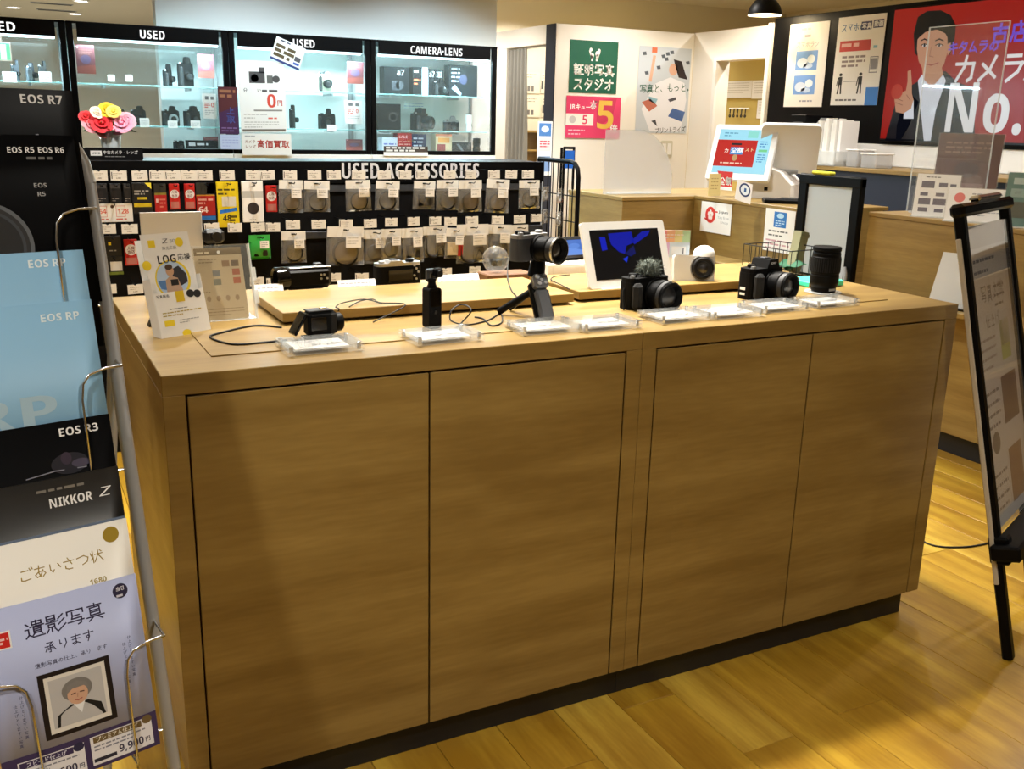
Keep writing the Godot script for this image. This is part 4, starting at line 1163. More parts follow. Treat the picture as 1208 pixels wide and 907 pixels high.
func make_showcases():
	var bx := []
	for u in [-92.0, 84.0, 272.0, 438.0, 586.0]:
		bx.append(hz(u, 105.0, CZ).x)
	showcase(bx[1] - 0.89, bx[1] - 0.002, "USED", "glass showcase ending behind the black catalogue rack", [-27, 17, 17, 24], false)
	showcase(bx[1], bx[2] - 0.002, "USED", "glass showcase behind the flower vase", [164, 28, 194, 39], false)
	showcase(bx[2], bx[3] - 0.002, "USED", "glass showcase with the large white price posters on its front", [345, 39, 371, 51], true)
	showcase(bx[3], bx[4], "CAMERA･LENS".replace("･", "·"), "glass showcase titled CAMERA LENS with camera cartons inside", [484, 48, 545, 59], true)
	# --- second case
	case_camera(190, 75, 205, 92, "small black camera beside the tall professional body on the top shelf", 0.7, {"humpf": 0.3})
	case_camera(208, 67, 230, 93, "tall black professional camera body with built-in battery grip", 0.3, {"humpf": 0.22, "lensf": 0.2})
	case_camera(133, 129, 151, 143, "black camera on the lower shelf behind the yellow roses", 0.2)
	case_camera(153, 125, 174, 143, "black camera turned away on the lower shelf beside the vase", -0.6)
	case_camera(190, 125, 213, 143, "black camera with a bare silver lens mount on the lower shelf", 0.1, {"lensf": 0.12, "barrel": M.silver})
	case_camera(215, 125, 238, 143, "black camera with open lens mount next to the white zero poster", 0.35, {"lensf": 0.15})
	case_camera(204, 166, 218, 174, "flat black camera lying on the deck beside the placard", 0.0, {"humpf": 0.1})
	on_glass("sale_poster", 90, 52, 115, 87, "dark red poster in the corner of the flower vase showcase", "poster", ad_maroon, M.paper, CZ - 0.03)
	on_glass("sale_poster", 233, 63, 254, 92, "dark red poster standing beside the professional camera", "poster", ad_maroon, M.paper, CZ - 0.1, 0.0, -0.02)
	on_glass("price_poster", 239, 110, 257, 140, "small white poster with red zero beside the tall purple poster", "poster", ad_zero, M.paper, CZ - 0.03)
	for q in [[127, 88, 136, 96, "small blank price label on the top shelf, nearer the dark red corner poster"], [148, 88, 157, 96, "small blank price label on the top shelf above the yellow roses"], [198, 142, 210, 151, "price label below the camera with the silver lens mount"], [225, 142, 237, 151, "price label below the camera next to the zero poster"], [165, 139, 177, 150, "price label below the camera turned away beside the vase"], [3, 84, 21, 97, "large price label below the lit escape sign"], [46, 84, 62, 97, "large price label near the post of the case behind the catalogues"]]:
		on_glass("shelf_price_label", q[0], q[1], q[2], q[3], q[4], "label", func(p): p.lines(p.w * 0.15, p.h * 0.3, p.w * 0.7, 3, p.h * 0.2, p.h * 0.07, Color(0.7, 0.7, 0.72), 3), M.paper, CZ - 0.055).set_meta("group", "price labels on the showcase shelves")
	on_glass("deck_placard", 219, 165, 258, 175, "small black placard with white lettering on the showcase deck", "placard", func(p): p.rect(p.w * 0.1, p.h * 0.3, p.w * 0.2, p.h * 0.4, Color(0.85, 0.85, 0.85)).lines(p.w * 0.35, p.h * 0.36, p.w * 0.5, 1, 0.01, p.h * 0.26, Color(0.85, 0.85, 0.85), 3), M.black_soft, CZ - 0.05)
	on_glass("film_box_poster", 240, 161, 258, 172, "low dark red card behind the deck placard", "poster", ad_maroon, M.paper, CZ - 0.09)
	# --- first case
	case_camera(12, 71, 24, 85, "camera beside the green lit sign in the case behind the catalogues", 0.2, {"skin": M.graphite})
	case_camera(28, 74, 43, 86, "grey camera seen side-on in the case behind the catalogues", 0.9, {"skin": M.graphite})
	case_camera(44, 72, 56, 85, "small camera near the post of the case behind the catalogues", 0.4, {"skin": M.charcoal})
	# --- third case
	case_camera(373, 84, 392, 99, "beige and silver rangefinder camera on the top shelf", 0.15, {"skin": mat(Color(0.6, 0.58, 0.5), 0.5), "top": M.silver, "humpf": 0.12, "lensf": 0.25})
	case_camera(375, 128, 396, 147, "black camera beside the small white poster on the middle shelf", -0.3, {"humpf": 0.28})
	case_camera(339, 124, 351, 148, "black camera half hidden by the large price poster", 0.9, {"humpf": 0.2})
	on_glass("sale_poster", 409, 72, 429, 99, "dark red poster pinned near the post of the third showcase", "poster", ad_maroon, M.paper, CZ - 0.05, -0.03)
	on_glass("price_poster", 407, 118, 428, 146, "small white poster with red zero in the third showcase", "poster", ad_zero, M.paper, CZ - 0.05)
	on_glass("film_box_poster", 408, 164, 428, 177, "low dark red card on the deck of the third showcase", "poster", ad_maroon, M.paper, CZ - 0.07)
	on_glass("shelf_price_label", 386, 147, 397, 155, "white price label under the black camera on the middle shelf", "label", func(p): p.lines(p.w * 0.15, p.h * 0.3, p.w * 0.7, 3, p.h * 0.2, p.h * 0.07, Color(0.75, 0.75, 0.75), 3), M.paper, CZ - 0.055)
	# --- fourth case
	case_box(453, 78, 483, 102, "black camera carton with silver lettering near the post", Color(0.05, 0.05, 0.055), func(p): p.text("a7", p.w * 0.52, p.h * 0.1, p.h * 0.2, Color(0.8, 0.8, 0.8), p.w * 0.28, false).disc(p.w * 0.62, p.h * 0.66, p.w * 0.16, p.w * 0.16, Color(0.15, 0.15, 0.16)).rect(p.w * 0.3, p.h * 0.5, p.w * 0.3, p.h * 0.35, Color(0.11, 0.11, 0.12)))
	case_box(487, 79, 498, 102, "narrow black carton with orange lettering", Color(0.06, 0.06, 0.06), func(p): p.lines(p.w * 0.12, p.h * 0.12, p.w * 0.7, 1, 0.01, p.h * 0.07, Color(0.8, 0.8, 0.8), 3).lines(p.w * 0.12, p.h * 0.42, p.w * 0.7, 2, p.h * 0.14, p.h * 0.06, Color(0.75, 0.3, 0.15), 5))
	case_box(498, 79, 505, 101, "slim white carton between two black cartons", Color(0.85, 0.9, 0.95), func(p): p.lines(p.w * 0.3, p.h * 0.2, p.w * 0.4, 5, p.h * 0.14, p.h * 0.05, Color(0.6, 0.65, 0.8), 5))
	case_box(505, 81, 523, 103, "square black camera carton behind a small camera", Color(0.05, 0.05, 0.055), func(p): p.text("a7 III", p.w * 0.08, p.h * 0.1, p.h * 0.2, Color(0.8, 0.8, 0.8), p.w * 0.8, false))
	case_camera(509, 92, 526, 104, "small black camera in front of the square carton", 0.3)
	case_box(530, 76, 563, 104, "large dark carton printed with a slanted silver picture", Color(0.08, 0.09, 0.1), func(p): p.poly([Vector2(p.w * 0.08, p.h * 0.75), Vector2(p.w * 0.2, p.h * 0.62), Vector2(p.w * 0.45, p.h * 0.9), Vector2(p.w * 0.4, p.h * 0.98)], Color(0.5, 0.55, 0.58)).disc(p.w * 0.5, p.h * 0.45, p.w * 0.14, p.h * 0.16, Color(0.16, 0.16, 0.26)).lines(p.w * 0.08, p.h * 0.1, p.w * 0.3, 4, p.h * 0.13, p.h * 0.05, Color(0.6, 0.62, 0.65), 6))
	case_box(445, 122, 473, 143, "dark carton printed with a camera lens on the middle shelf", Color(0.1, 0.085, 0.08), func(p): p.disc(p.w * 0.68, p.h * 0.5, p.w * 0.2, p.w * 0.2, Color(0.22, 0.19, 0.18)).disc(p.w * 0.68, p.h * 0.5, p.w * 0.12, p.w * 0.12, Color(0.04, 0.04, 0.05)))
	case_camera(481, 127, 508, 147, "black camera with strap in front of a pale sheet", 0.6)
	on_glass("price_sheet", 474, 118, 502, 132, "pale blue price sheet behind the strapped camera", "sheet", func(p): p.lines(p.w * 0.1, p.h * 0.2, p.w * 0.8, 3, p.h * 0.25, p.h * 0.07, Color(0.55, 0.6, 0.75), 6), M.paper, -4.93)
	case_camera(523, 137, 541, 149, "silver-topped film camera on the middle shelf", -0.2, {"top": M.silver, "humpf": 0.3})
	var wl := hz(553, 149, -4.83)
	wl.y = snap_shelf(wl.y)
	var wt := thing("white_lens", "white telephoto lens standing on the middle shelf", "lens", wl)
	obj("barrel", mb().lathe([[0.0, 0.0], [0.02, 0.0], [0.021, 0.03], [0.018, 0.034], [0.018, 0.05], [0.022, 0.055], [0.022, 0.1], [0.02, 0.115], [0.0, 0.115]], 16, Basis(), Vector3.ZERO, true), M.white, wt)
	obj("front_cap", mb().lathe([[0.0, 0.115], [0.021, 0.115], [0.021, 0.122], [0.0, 0.122]], 16, Basis(), Vector3.ZERO, true), M.black, wt)
	case_box(451, 162, 469, 176, "white carton with blue lettering on the deck", Color(0.85, 0.87, 0.92), func(p): p.lines(p.w * 0.1, p.h * 0.4, p.w * 0.8, 2, p.h * 0.2, p.h * 0.1, Color(0.4, 0.45, 0.75), 5))
	case_box(469, 157, 486, 176, "red carton with white lettering on the deck", Color(0.66, 0.13, 0.13), func(p): p.text("SALE", p.w * 0.1, p.h * 0.12, p.h * 0.14, Color(0.9, 0.7, 0.7), p.w * 0.6).lines(p.w * 0.1, p.h * 0.42, p.w * 0.8, 3, p.h * 0.14, p.h * 0.06, Color(0.85, 0.55, 0.5), 5))
	case_box(486, 158, 503, 176, "navy blue carton with white lettering on the deck", Color(0.1, 0.14, 0.3), func(p): p.lines(p.w * 0.1, p.h * 0.2, p.w * 0.7, 3, p.h * 0.2, p.h * 0.08, Color(0.75, 0.78, 0.85), 5))
	case_box(514, 158, 533, 181, "orange, white and red carton on the deck", Color(0.88, 0.8, 0.66), func(p): p.rect(0, 0, p.w, p.h * 0.12, Color(0.75, 0.4, 0.25)).rect(p.w * 0.15, p.h * 0.2, p.w * 0.7, p.h * 0.28, Color(0.9, 0.6, 0.25)).rect(p.w * 0.1, p.h * 0.55, p.w * 0.5, p.h * 0.4, Color(0.6, 0.2, 0.2)))
	case_box(535, 168, 556, 181, "dark grey carton lying on the deck beside a black lens", Color(0.1, 0.12, 0.13), func(p): p.poly([Vector2(p.w * 0.15, p.h * 0.15), Vector2(p.w * 0.3, p.h * 0.12), Vector2(p.w * 0.6, p.h * 0.9), Vector2(p.w * 0.45, p.h * 0.9)], Color(0.4, 0.45, 0.48)))
	var bl := hz(562, 181, -4.83)
	bl.y = snap_shelf(bl.y)
	var bt := thing("black_lens", "tall black lens standing on the showcase deck", "lens", bl)
	obj("barrel", mb().lathe([[0.0, 0.0], [0.027, 0.0], [0.028, 0.03], [0.025, 0.034], [0.025, 0.05], [0.028, 0.055], [0.028, 0.1], [0.0, 0.103]], 16, Basis(), Vector3.ZERO, true), M.black, bt)
	on_glass("deck_sign", 453, 172, 505, 184, "low brown and white lettered sign in front of the cartons", "sign", func(p):
		p.rect(0, 0, p.w, p.h * 0.62, Color(0.25, 0.2, 0.18)); p.l(2).lines(p.w * 0.05, p.h * 0.08, p.w * 0.88, 2, p.h * 0.28, p.h * 0.18, Color(0.88, 0.87, 0.85), 8), M.paper, CZ + 0.004)
	# posters taped on the glass
	on_glass("buyback_poster", 283, 70, 341, 156, "large white poster with a red zero yen taped on the showcase glass", "poster", func(p):
		var g := Color(0.3, 0.29, 0.29)
		p.rect(p.w * 0.24, p.h * 0.15, p.w * 0.34, p.h * 0.16, g).rect(p.w * 0.46, p.h * 0.09, p.w * 0.12, p.h * 0.08, g).disc(p.w * 0.36, p.h * 0.24, p.h * 0.055, p.h * 0.055, Color(0.2, 0.2, 0.2))
		p.rect(p.w * 0.62, p.h * 0.2, p.w * 0.13, p.h * 0.11, Color(0.4, 0.4, 0.38)).disc(p.w * 0.82, p.h * 0.25, p.h * 0.055, p.h * 0.05, g)
		p.jp("分割払い", p.w * 0.1, p.h * 0.38, p.w * 0.09, Color(0.35, 0.33, 0.33), 0.1).lines(p.w * 0.5, p.h * 0.4, p.w * 0.42, 1, 0.01, p.h * 0.035, Color(0.35, 0.33, 0.33), 4)
		p.text("0", p.w * 0.6, p.h * 0.46, p.h * 0.19, Color(0.84, 0.29, 0.22), p.w * 0.19).jp("円", p.w * 0.81, p.h * 0.54, p.w * 0.13, Color(0.84, 0.29, 0.22), 0.13)
		p.rect(p.w * 0.3, p.h * 0.68, p.w * 0.62, p.h * 0.022, Color(0.55, 0.53, 0.5)).lines(p.w * 0.08, p.h * 0.74, p.w * 0.5, 2, p.h * 0.05, p.h * 0.014, Color(0.7, 0.68, 0.66), 7).lines(p.w * 0.6, p.h * 0.79, p.w * 0.3, 1, 0.01, p.h * 0.022, Color(0.85, 0.4, 0.35), 8).lines(p.w * 0.08, p.h * 0.85, p.w * 0.75, 3, p.h * 0.035, p.h * 0.012, Color(0.7, 0.68, 0.66), 9)
		p.rect(p.w * 0.03, p.h * 0.955, p.w * 0.94, p.h * 0.035, Color(0.45, 0.42, 0.38)), M.paper, CZ + 0.012, 0.02)
	on_glass("buyback_poster", 286, 157, 345, 183, "wide white strip with red kanji below the zero yen poster", "poster", func(p):
		p.jp("高価買取", p.w * 0.3, p.h * 0.3, p.w * 0.155, Color(0.8, 0.25, 0.2), 0.13).jp("カメラ", p.w * 0.06, p.h * 0.3, p.w * 0.066, Color(0.6, 0.4, 0.3), 0.12).jp("レンズ", p.w * 0.06, p.h * 0.54, p.w * 0.066, Color(0.6, 0.4, 0.3), 0.12).lines(p.w * 0.06, p.h * 0.1, p.w * 0.3, 1, 0.01, p.h * 0.04, Color(0.6, 0.6, 0.6), 3), M.paper, CZ + 0.012)
	on_glass("tilted_price_card", 317, 46, 354, 76, "small white card with bold gold lettering hung askew on the showcase", "card", func(p):
		p.rect(0, 0, p.w, p.h * 0.14, Color(0.9, 0.9, 0.9)).rect(0, p.h * 0.9, p.w, p.h * 0.1, Color(0.2, 0.25, 0.45)); p.l(2)
		p.lines(p.w * 0.15, p.h * 0.05, p.w * 0.6, 1, 0.01, p.h * 0.07, Color(0.3, 0.3, 0.35), 3).lines(p.w * 0.06, p.h * 0.26, p.w * 0.66, 3, p.h * 0.2, p.h * 0.14, Color(0.33, 0.27, 0.18), 5).rect(p.w * 0.75, p.h * 0.48, p.w * 0.2, p.h * 0.2, Color(0.3, 0.3, 0.32)).rect(p.w * 0.75, p.h * 0.74, p.w * 0.2, p.h * 0.1, Color(0.25, 0.35, 0.65)), M.card, CZ + 0.016, -0.36)
	on_glass("campaign_poster", 258, 102, 284, 158, "tall dark purple and red poster taped over the showcase post", "poster", func(p):
		p.rect(0, 0, p.w, p.h, Color(0.33, 0.15, 0.16)); p.l(2)
		p.poly([Vector2(0, p.h * 0.55), Vector2(p.w, p.h * 0.4), Vector2(p.w, p.h), Vector2(0, p.h)], Color(0.27, 0.15, 0.3)); p.l(3)
		p.lines(p.w * 0.08, p.h * 0.06, p.w * 0.8, 2, p.h * 0.1, p.h * 0.06, Color(0.6, 0.4, 0.28), 4).jp("上取", p.w * 0.4, p.h * 0.42, p.w * 0.4, Color(0.3, 0.35, 0.62), 0.12, 1.05, true).lines(p.w * 0.1, p.h * 0.86, p.w * 0.8, 2, p.h * 0.06, p.h * 0.025, Color(0.5, 0.4, 0.6), 6), M.paper, CZ + 0.008)
	on_glass("campaign_strip", 260, 158.5, 284.5, 176, "pale blue strip under the tall purple poster", "poster", func(p): p.lines(p.w * 0.1, p.h * 0.15, p.w * 0.8, 4, p.h * 0.2, p.h * 0.05, Color(0.6, 0.65, 0.85), 6), mat(Color(0.75, 0.8, 0.92), 0.7), CZ + 0.008)

# a sheet on a plane x = const that faces -x
func on_x(called: String, u0, v0, u1, v1, x: float, label: String, category: String, paint: Callable, base: Material, thick := 0.0012) -> Node3D:
	var a := hx(u0, v0, x)
	var b := hx(u1, v1, x)
	var c := (hx(u0, v1, x) + hx(u1, v1, x)) * 0.5
	var w := absf(b.z - a.z)
	var h := absf(a.y - b.y)
	var t := thing(called, label, category, Vector3(x, b.y, (a.z + b.z) / 2), -PI / 2)
	var p := prn(w, h)
	paint.call(p)
	sheet("sheet", p, base, t, Transform3D(), thick)
	return t

func desk(z0: float, z1: float, top: float, label: String):
	var t := thing("cash_desk", label, "counter", Vector3(3.4, 0, (z0 + z1) / 2), 0.0, "oak cash desk units")
	var l := (z1 - z0) / 2
	obj("lower_cabinet", mb().span(Vector3(-0.12, 0.09, -l), Vector3(0.6, 0.6, l), 0.002), M.oak, t)
	obj("plinth", mb().span(Vector3(-0.09, 0.0, -l), Vector3(0.58, 0.09, l)), M.kick, t)
	obj("bag_ledge", mb().span(Vector3(-0.19, 0.6, -l), Vector3(0.0, 0.622, l), 0.002), M.oak, t)
	obj("riser_panel", mb().span(Vector3(0.0, 0.6, -l), Vector3(0.04, top - 0.02, l), 0.001), M.oak, t)
	obj("worktop", mb().span(Vector3(-0.004, top - 0.02, -l), Vector3(0.6, top, l), 0.002), M.oak, t)
	obj("inner_cabinet", mb().span(Vector3(0.04, 0.6, -l), Vector3(0.56, top - 0.02, l)), M.oak, t)
	return t

func make_cash_desk():
	desk(-2.97, -2.07, 0.94, "oak cash desk unit carrying the white register, with two notices on its front")
	desk(-1.64, 0.75, 0.965, "long oak cash desk unit carrying leaflet holders and a clear screen")
	var kc := hz(735, 229, -2.975)
	var k := thing("kiosk_counter", "plain oak counter block standing before the white poster wall", "counter", Vector3(kc.x, 0, -2.975), 0.0, "oak cash desk units")
	obj("body", mb().span(Vector3(0, 0.09, -0.6), Vector3(1.1, 0.915, 0), 0.002), M.oak, k)
	obj("worktop", mb().span(Vector3(-0.004, 0.915, -0.604), Vector3(1.1, 0.937, 0.004), 0.002), M.oak, k)
	obj("plinth", mb().span(Vector3(0.03, 0, -0.57), Vector3(1.08, 0.09, -0.03)), M.kick, k)
	# notices on the desk front
	on_x("tax_free_notice", 828, 237, 861, 278, 3.395, "white notice with a red round emblem reading Japan Tax free Shop", "notice", func(p):
		p.disc(p.w * 0.32, p.h * 0.42, p.w * 0.17, p.w * 0.17, Color(0.84, 0.2, 0.16)); p.l(2)
		for i in 5:
			var a := TAU * i / 5.0 - PI / 2
			p.disc(p.w * 0.32 + cos(a) * p.w * 0.06, p.h * 0.42 + sin(a) * p.w * 0.06, p.w * 0.036, p.w * 0.05, Color(0.96, 0.92, 0.9), 12)
		p.l(1).line([Vector2(p.w * 0.14, p.h * 0.56), Vector2(p.w * 0.24, p.h * 0.62)], p.w * 0.03, Color(0.84, 0.2, 0.16)).line([Vector2(p.w * 0.48, p.h * 0.3), Vector2(p.w * 0.54, p.h * 0.3)], p.w * 0.03, Color(0.84, 0.2, 0.16))
		p.text("Japan", p.w * 0.58, p.h * 0.24, p.h * 0.11, Color(0.25, 0.25, 0.25), p.w * 0.3).text("Tax free", p.w * 0.56, p.h * 0.42, p.h * 0.09, Color(0.6, 0.6, 0.6), p.w * 0.36, false).text("Shop", p.w * 0.66, p.h * 0.58, p.h * 0.1, Color(0.6, 0.6, 0.6), p.w * 0.25, false), M.paper)
	on_x("service_notice", 904, 245, 934, 300.5, 3.394, "white notice with a blue square emblem and pink lines of text", "notice", func(p):
		p.rect(p.w * 0.3, p.h * 0.06, p.w * 0.42, p.h * 0.36, Color(0.15, 0.45, 0.75)); p.l(2)
		p.disc(p.w * 0.51, p.h * 0.15, p.w * 0.12, p.h * 0.06, Color(0.7, 0.85, 0.95)).lines(p.w * 0.36, p.h * 0.26, p.w * 0.3, 3, p.h * 0.05, p.h * 0.025, Color(0.75, 0.87, 0.95), 3); p.l(1)
		p.lines(p.w * 0.15, p.h * 0.5, p.w * 0.65, 2, p.h * 0.1, p.h * 0.035, Color(0.4, 0.4, 0.38), 5).lines(p.w * 0.08, p.h * 0.72, p.w * 0.8, 3, p.h * 0.09, p.h * 0.04, Color(0.8, 0.62, 0.64), 6), M.paper)
	# the register
	var at := hx(868, 232, 3.62)
	var rg := thing("cash_register", "white touch-screen cash register with a red picture on its customer screen", "register", Vector3(3.68, 0.94, at.z + 0.06), -1.0)
	obj("stand", mb().prism(PackedVector2Array([Vector2(-0.08, 0), Vector2(0.24, 0), Vector2(0.24, 0.08), Vector2(0.17, 0.15), Vector2(0.06, 0.19), Vector2(-0.02, 0.15)]), -0.22, 0.05), M.white, rg)
	obj("printer_slot", mb().box(Vector3(0.1, 0.055, 0.052), Vector3(0.02, 0.02, 0.004)), M.black, rg)
	var scr := Node3D.new()
	scr.name = "customer_screen"
	rg.add_child(scr, true)
	scr.transform = Transform3D(Basis(Vector3.RIGHT, deg_to_rad(-26)), Vector3(-0.06, 0.1, 0.12))
	obj("bezel", mb().prism(rrect(0.37, 0.34, 0.012, 4, Vector2(0, 0.17)), -0.03, 0.0), M.white_gloss, scr)
	var sp := prn(0.31, 0.27)
	sp.step = 0.0004
	sp.rect(0, 0, 0.31, 0.27, Color(0.62, 0.86, 0.93)); sp.l(2)
	sp.rect(0.0, 0.065, 0.235, 0.165, Color(0.74, 0.12, 0.1)).lines(0.03, 0.02, 0.08, 2, 0.016, 0.007, Color(0.35, 0.6, 0.72), 2).rect(0.25, 0.12, 0.05, 0.015, Color(0.45, 0.8, 0.55)).lines(0.25, 0.07, 0.045, 3, 0.014, 0.006, Color(0.2, 0.5, 0.75), 4).lines(0.25, 0.15, 0.045, 4, 0.014, 0.006, Color(0.3, 0.55, 0.75), 6).rect(0.17, 0.01, 0.06, 0.04, Color(0.55, 0.85, 0.8)); sp.l(3)
	sp.rect(0.085, 0.11, 0.075, 0.045, Color(0.2, 0.55, 0.8)).lines(0.04, 0.205, 0.15, 1, 0.01, 0.008, Color(0.95, 0.8, 0.7), 9).disc(0.12, 0.175, 0.015, 0.02, Color(0.75, 0.6, 0.4)).rect(0.085, 0.085, 0.06, 0.012, Color(0.1, 0.1, 0.15)); sp.l(4)
	sp.jp("全額", 0.09, 0.113, 0.034, Color(0.95, 0.95, 0.95), 0.13).jp("カ", 0.05, 0.12, 0.026, Color(0.95, 0.9, 0.85), 0.13).jp("スト", 0.17, 0.11, 0.026, Color(0.9, 0.8, 0.6), 0.12)
	var sn := put("screen_picture", sp.commit_lit(0.9), null, scr)
	sn.position = Vector3(0, 0.04, 0.0)
	var s2 := Node3D.new()
	s2.name = "staff_screen"
	rg.add_child(s2, true)
	s2.transform = Transform3D(Basis(Vector3.UP, 0.35) * Basis(Vector3.RIGHT, deg_to_rad(16)), Vector3(0.17, 0.14, -0.1))
	obj("shell", mb().prism(rrect(0.33, 0.28, 0.025, 4, Vector2(0, 0.14)), -0.05, 0.0), M.white_gloss, s2)
	obj("hinge", mb().cyl(Vector3(-0.06, 0.01, 0.0), Vector3(0.06, 0.01, 0.0), 0.014), M.grey, s2)
	var rc := on_x("red_mini_card", 844, 200, 863, 224, 3.5, "small red card with white kanji leaning on the register", "card", func(p):
		p.rect(0, 0, p.w, p.h * 0.82, Color(0.78, 0.13, 0.1)); p.l(2).jp("全額", p.w * 0.3, p.h * 0.3, p.w * 0.3, Color(0.95, 0.95, 0.9), 0.13), M.paper)
	rc.position.y = 0.94 + 0.04
	on_glass("yellow_sheet", 836, 205, 848, 231, "pale yellow slip standing behind the red card", "sheet", func(p): p.lines(p.w * 0.2, p.h * 0.2, p.w * 0.6, 4, p.h * 0.15, p.h * 0.04, Color(0.75, 0.65, 0.4), 3), mat(Color(0.92, 0.85, 0.6), 0.7), -2.72)
	on_glass("blue_disc_card", 868, 213, 884, 238, "white card with a dark blue disc leaning before the register", "card", func(p):
		p.disc(p.w * 0.55, p.h * 0.4, p.w * 0.36, p.w * 0.36, Color(0.1, 0.2, 0.4)); p.l(2).disc(p.w * 0.55, p.h * 0.4, p.w * 0.27, p.w * 0.27, Color(0.9, 0.93, 0.95)).l(3).rect(p.w * 0.5, p.h * 0.3, p.w * 0.14, p.h * 0.2, Color(0.15, 0.35, 0.6)), M.paper, -2.33, -0.3, 0.3)
	var tp := hx(922, 241, 3.55)
	var tm := thing("card_terminal", "black card reader pad on the desk beside the register", "card reader", Vector3(3.55, 0.94, tp.z), -0.6)
	obj("pad", mb().box(Vector3(0, 0.012, 0), Vector3(0.2, 0.024, 0.13), 0.006), M.black, tm)
	obj("keypad", mb().box(Vector3(0.04, 0.026, 0), Vector3(0.08, 0.006, 0.09), 0.002), M.charcoal, tm)
	var rp := thing("receipt_printer", "small white receipt printer beside the card reader", "printer", Vector3(3.68, 0.94, tp.z + 0.11), -0.6)
	obj("shell", mb().prism(PackedVector2Array([Vector2(-0.055, 0), Vector2(0.055, 0), Vector2(0.055, 0.06), Vector2(0.03, 0.085), Vector2(-0.04, 0.07)]), -0.06, 0.06), M.white, rp)
	obj("paper_slot", mb().box(Vector3(0.0, 0.079, 0), Vector3(0.012, 0.006, 0.08)), M.charcoal, rp)
	# black swing stand in the desk gap
	var sg := thing("framed_stand", "black framed stand with a blank pale grey panel in the desk gap", "stand", Vector3(3.36, 0, -1.86), -PI / 2)
	var yt := hx(985, 207, 3.36).y
	obj("panel", mb().box(Vector3(0.0, yt - 0.36, 0.0), Vector3(0.30, 0.62, 0.01)), M.pale_grey, sg)
	for s in [-1.0, 1.0]:
		obj("frame_post", mb().box(Vector3(s * 0.175, yt / 2, 0), Vector3(0.06, yt, 0.035), 0.006), M.black, sg)
		obj("foot", mb().box(Vector3(s * 0.17, 0.02, 0.0), Vector3(0.05, 0.04, 0.36), 0.008), M.black, sg)
	obj("top_bar", mb().box(Vector3(0, yt - 0.025, 0), Vector3(0.41, 0.05, 0.04), 0.006), M.black, sg)
	obj("lower_bar", mb().box(Vector3(0, yt - 0.7, 0), Vector3(0.4, 0.05, 0.03), 0.006), M.black, sg)
	obj("corner_handle", mb().tube(arc([Vector3(0.17, yt - 0.42, 0.03), Vector3(0.19, yt - 0.47, 0.04), Vector3(0.17, yt - 0.56, 0.04), Vector3(0.12, yt - 0.58, 0.03)], 5), 0.009, 7), M.grey, sg)
	var yc := thing("yellow_cleaning_cloth", "small folded yellow cloth on top of the framed stand", "cloth", Vector3(3.36, yt, -1.92))
	obj("cloth", mb().box(Vector3(0, 0.008, 0), Vector3(0.04, 0.016, 0.13), 0.006), mat(Color(0.85, 0.85, 0.25), 0.8), yc)
	# clear screen on the desk
	var pa := hx(972, 120, 3.62)
	var pb := hx(1178, 120, 3.62)
	var ptop := hx(1080, 34, 3.62).y
	var scn := thing("clear_counter_screen", "tall clear acrylic screen standing on the long cash desk", "screen", Vector3(3.62, 0.965, (maxf(pa.z, -1.62) + pb.z) / 2 ))
	var zl := (pb.z - maxf(pa.z, -1.62)) / 2
	obj("pane", mb().box(Vector3(0, (ptop - 0.965) / 2, 0), Vector3(0.004, ptop - 0.965, zl * 2)), M.screen_pane, scn)
	for s in [-1.0, 1.0]:
		obj("edge_strip", mb().box(Vector3(0, (ptop - 0.965) / 2, s * zl), Vector3(0.006, ptop - 0.965, 0.004)), M.acrylic_edge, scn)
		obj("foot", mb().box(Vector3(0, 0.004, s * (zl - 0.08)), Vector3(0.1, 0.008, 0.06), 0.002), M.acrylic_edge, scn)
	obj("top_edge", mb().box(Vector3(0, ptop - 0.965, 0), Vector3(0.006, 0.004, zl * 2)), M.acrylic_edge, scn)
	# frosted guard on the kiosk counter
	var ga := hz(677, 152, -3.2)
	var gb := hz(757, 222, -3.2)
	var gw := gb.x - ga.x
	var gh := ga.y - 0.937
	var gd := thing("frosted_guard", "rounded frosted plastic guard standing on the kiosk counter", "screen", Vector3(maxf((ga.x + gb.x) / 2, kc.x + gw / 2 + 0.01), 0.937, -3.2))
	var gp := PackedVector2Array([Vector2(-gw / 2, 0), Vector2(gw / 2, 0), Vector2(gw / 2, gh * 0.3), Vector2(gw * 0.44, gh * 0.55), Vector2(gw * 0.33, gh * 0.78), Vector2(gw * 0.2, gh * 0.92), Vector2(gw * 0.05, gh), Vector2(-gw / 2, gh)])
	obj("guard_sheet", mb().prism(gp, -0.002, 0.002), M.frost, gd)
	obj("foot", mb().box(Vector3(0, 0.004, 0), Vector3(gw * 0.9, 0.008, 0.08), 0.002), M.acrylic_edge, gd)
	# leaflet holders on the long desk
	var stand_at := func(u0, v0, u1, v1, x, label, paint, base, lean):
		var a := hx(u0, v0, x)
		var b := hx(u1, v1, x)
		var w := absf(b.z - a.z)
		var h := absf(a.y - b.y)
		var t := thing("leaflet_holder", label, "leaflet holder", Vector3(x, 0.965, (a.z + b.z) / 2), -PI / 2 + 0.55)
		var p := prn(w * 0.92, a.y - 0.97)
		paint.call(p)
		var tilt := Transform3D(Basis(Vector3.RIGHT, -lean), Vector3(0, 0.004, 0))
		sheet("leaflet", p, base, t, tilt)
		var ac := mb()
		ac.xf = tilt
		ac.box(Vector3(0, p.h / 2, 0.003), Vector3(p.w + 0.012, p.h + 0.006, 0.002)).box(Vector3(0, p.h / 2, -0.004), Vector3(p.w + 0.012, p.h + 0.006, 0.002))
		obj("acrylic_sleeve", ac, M.screen_pane, t)
		obj("acrylic_foot", mb().box(Vector3(0, 0.002, 0.0), Vector3(p.w, 0.004, 0.08)), M.acrylic_edge, t)
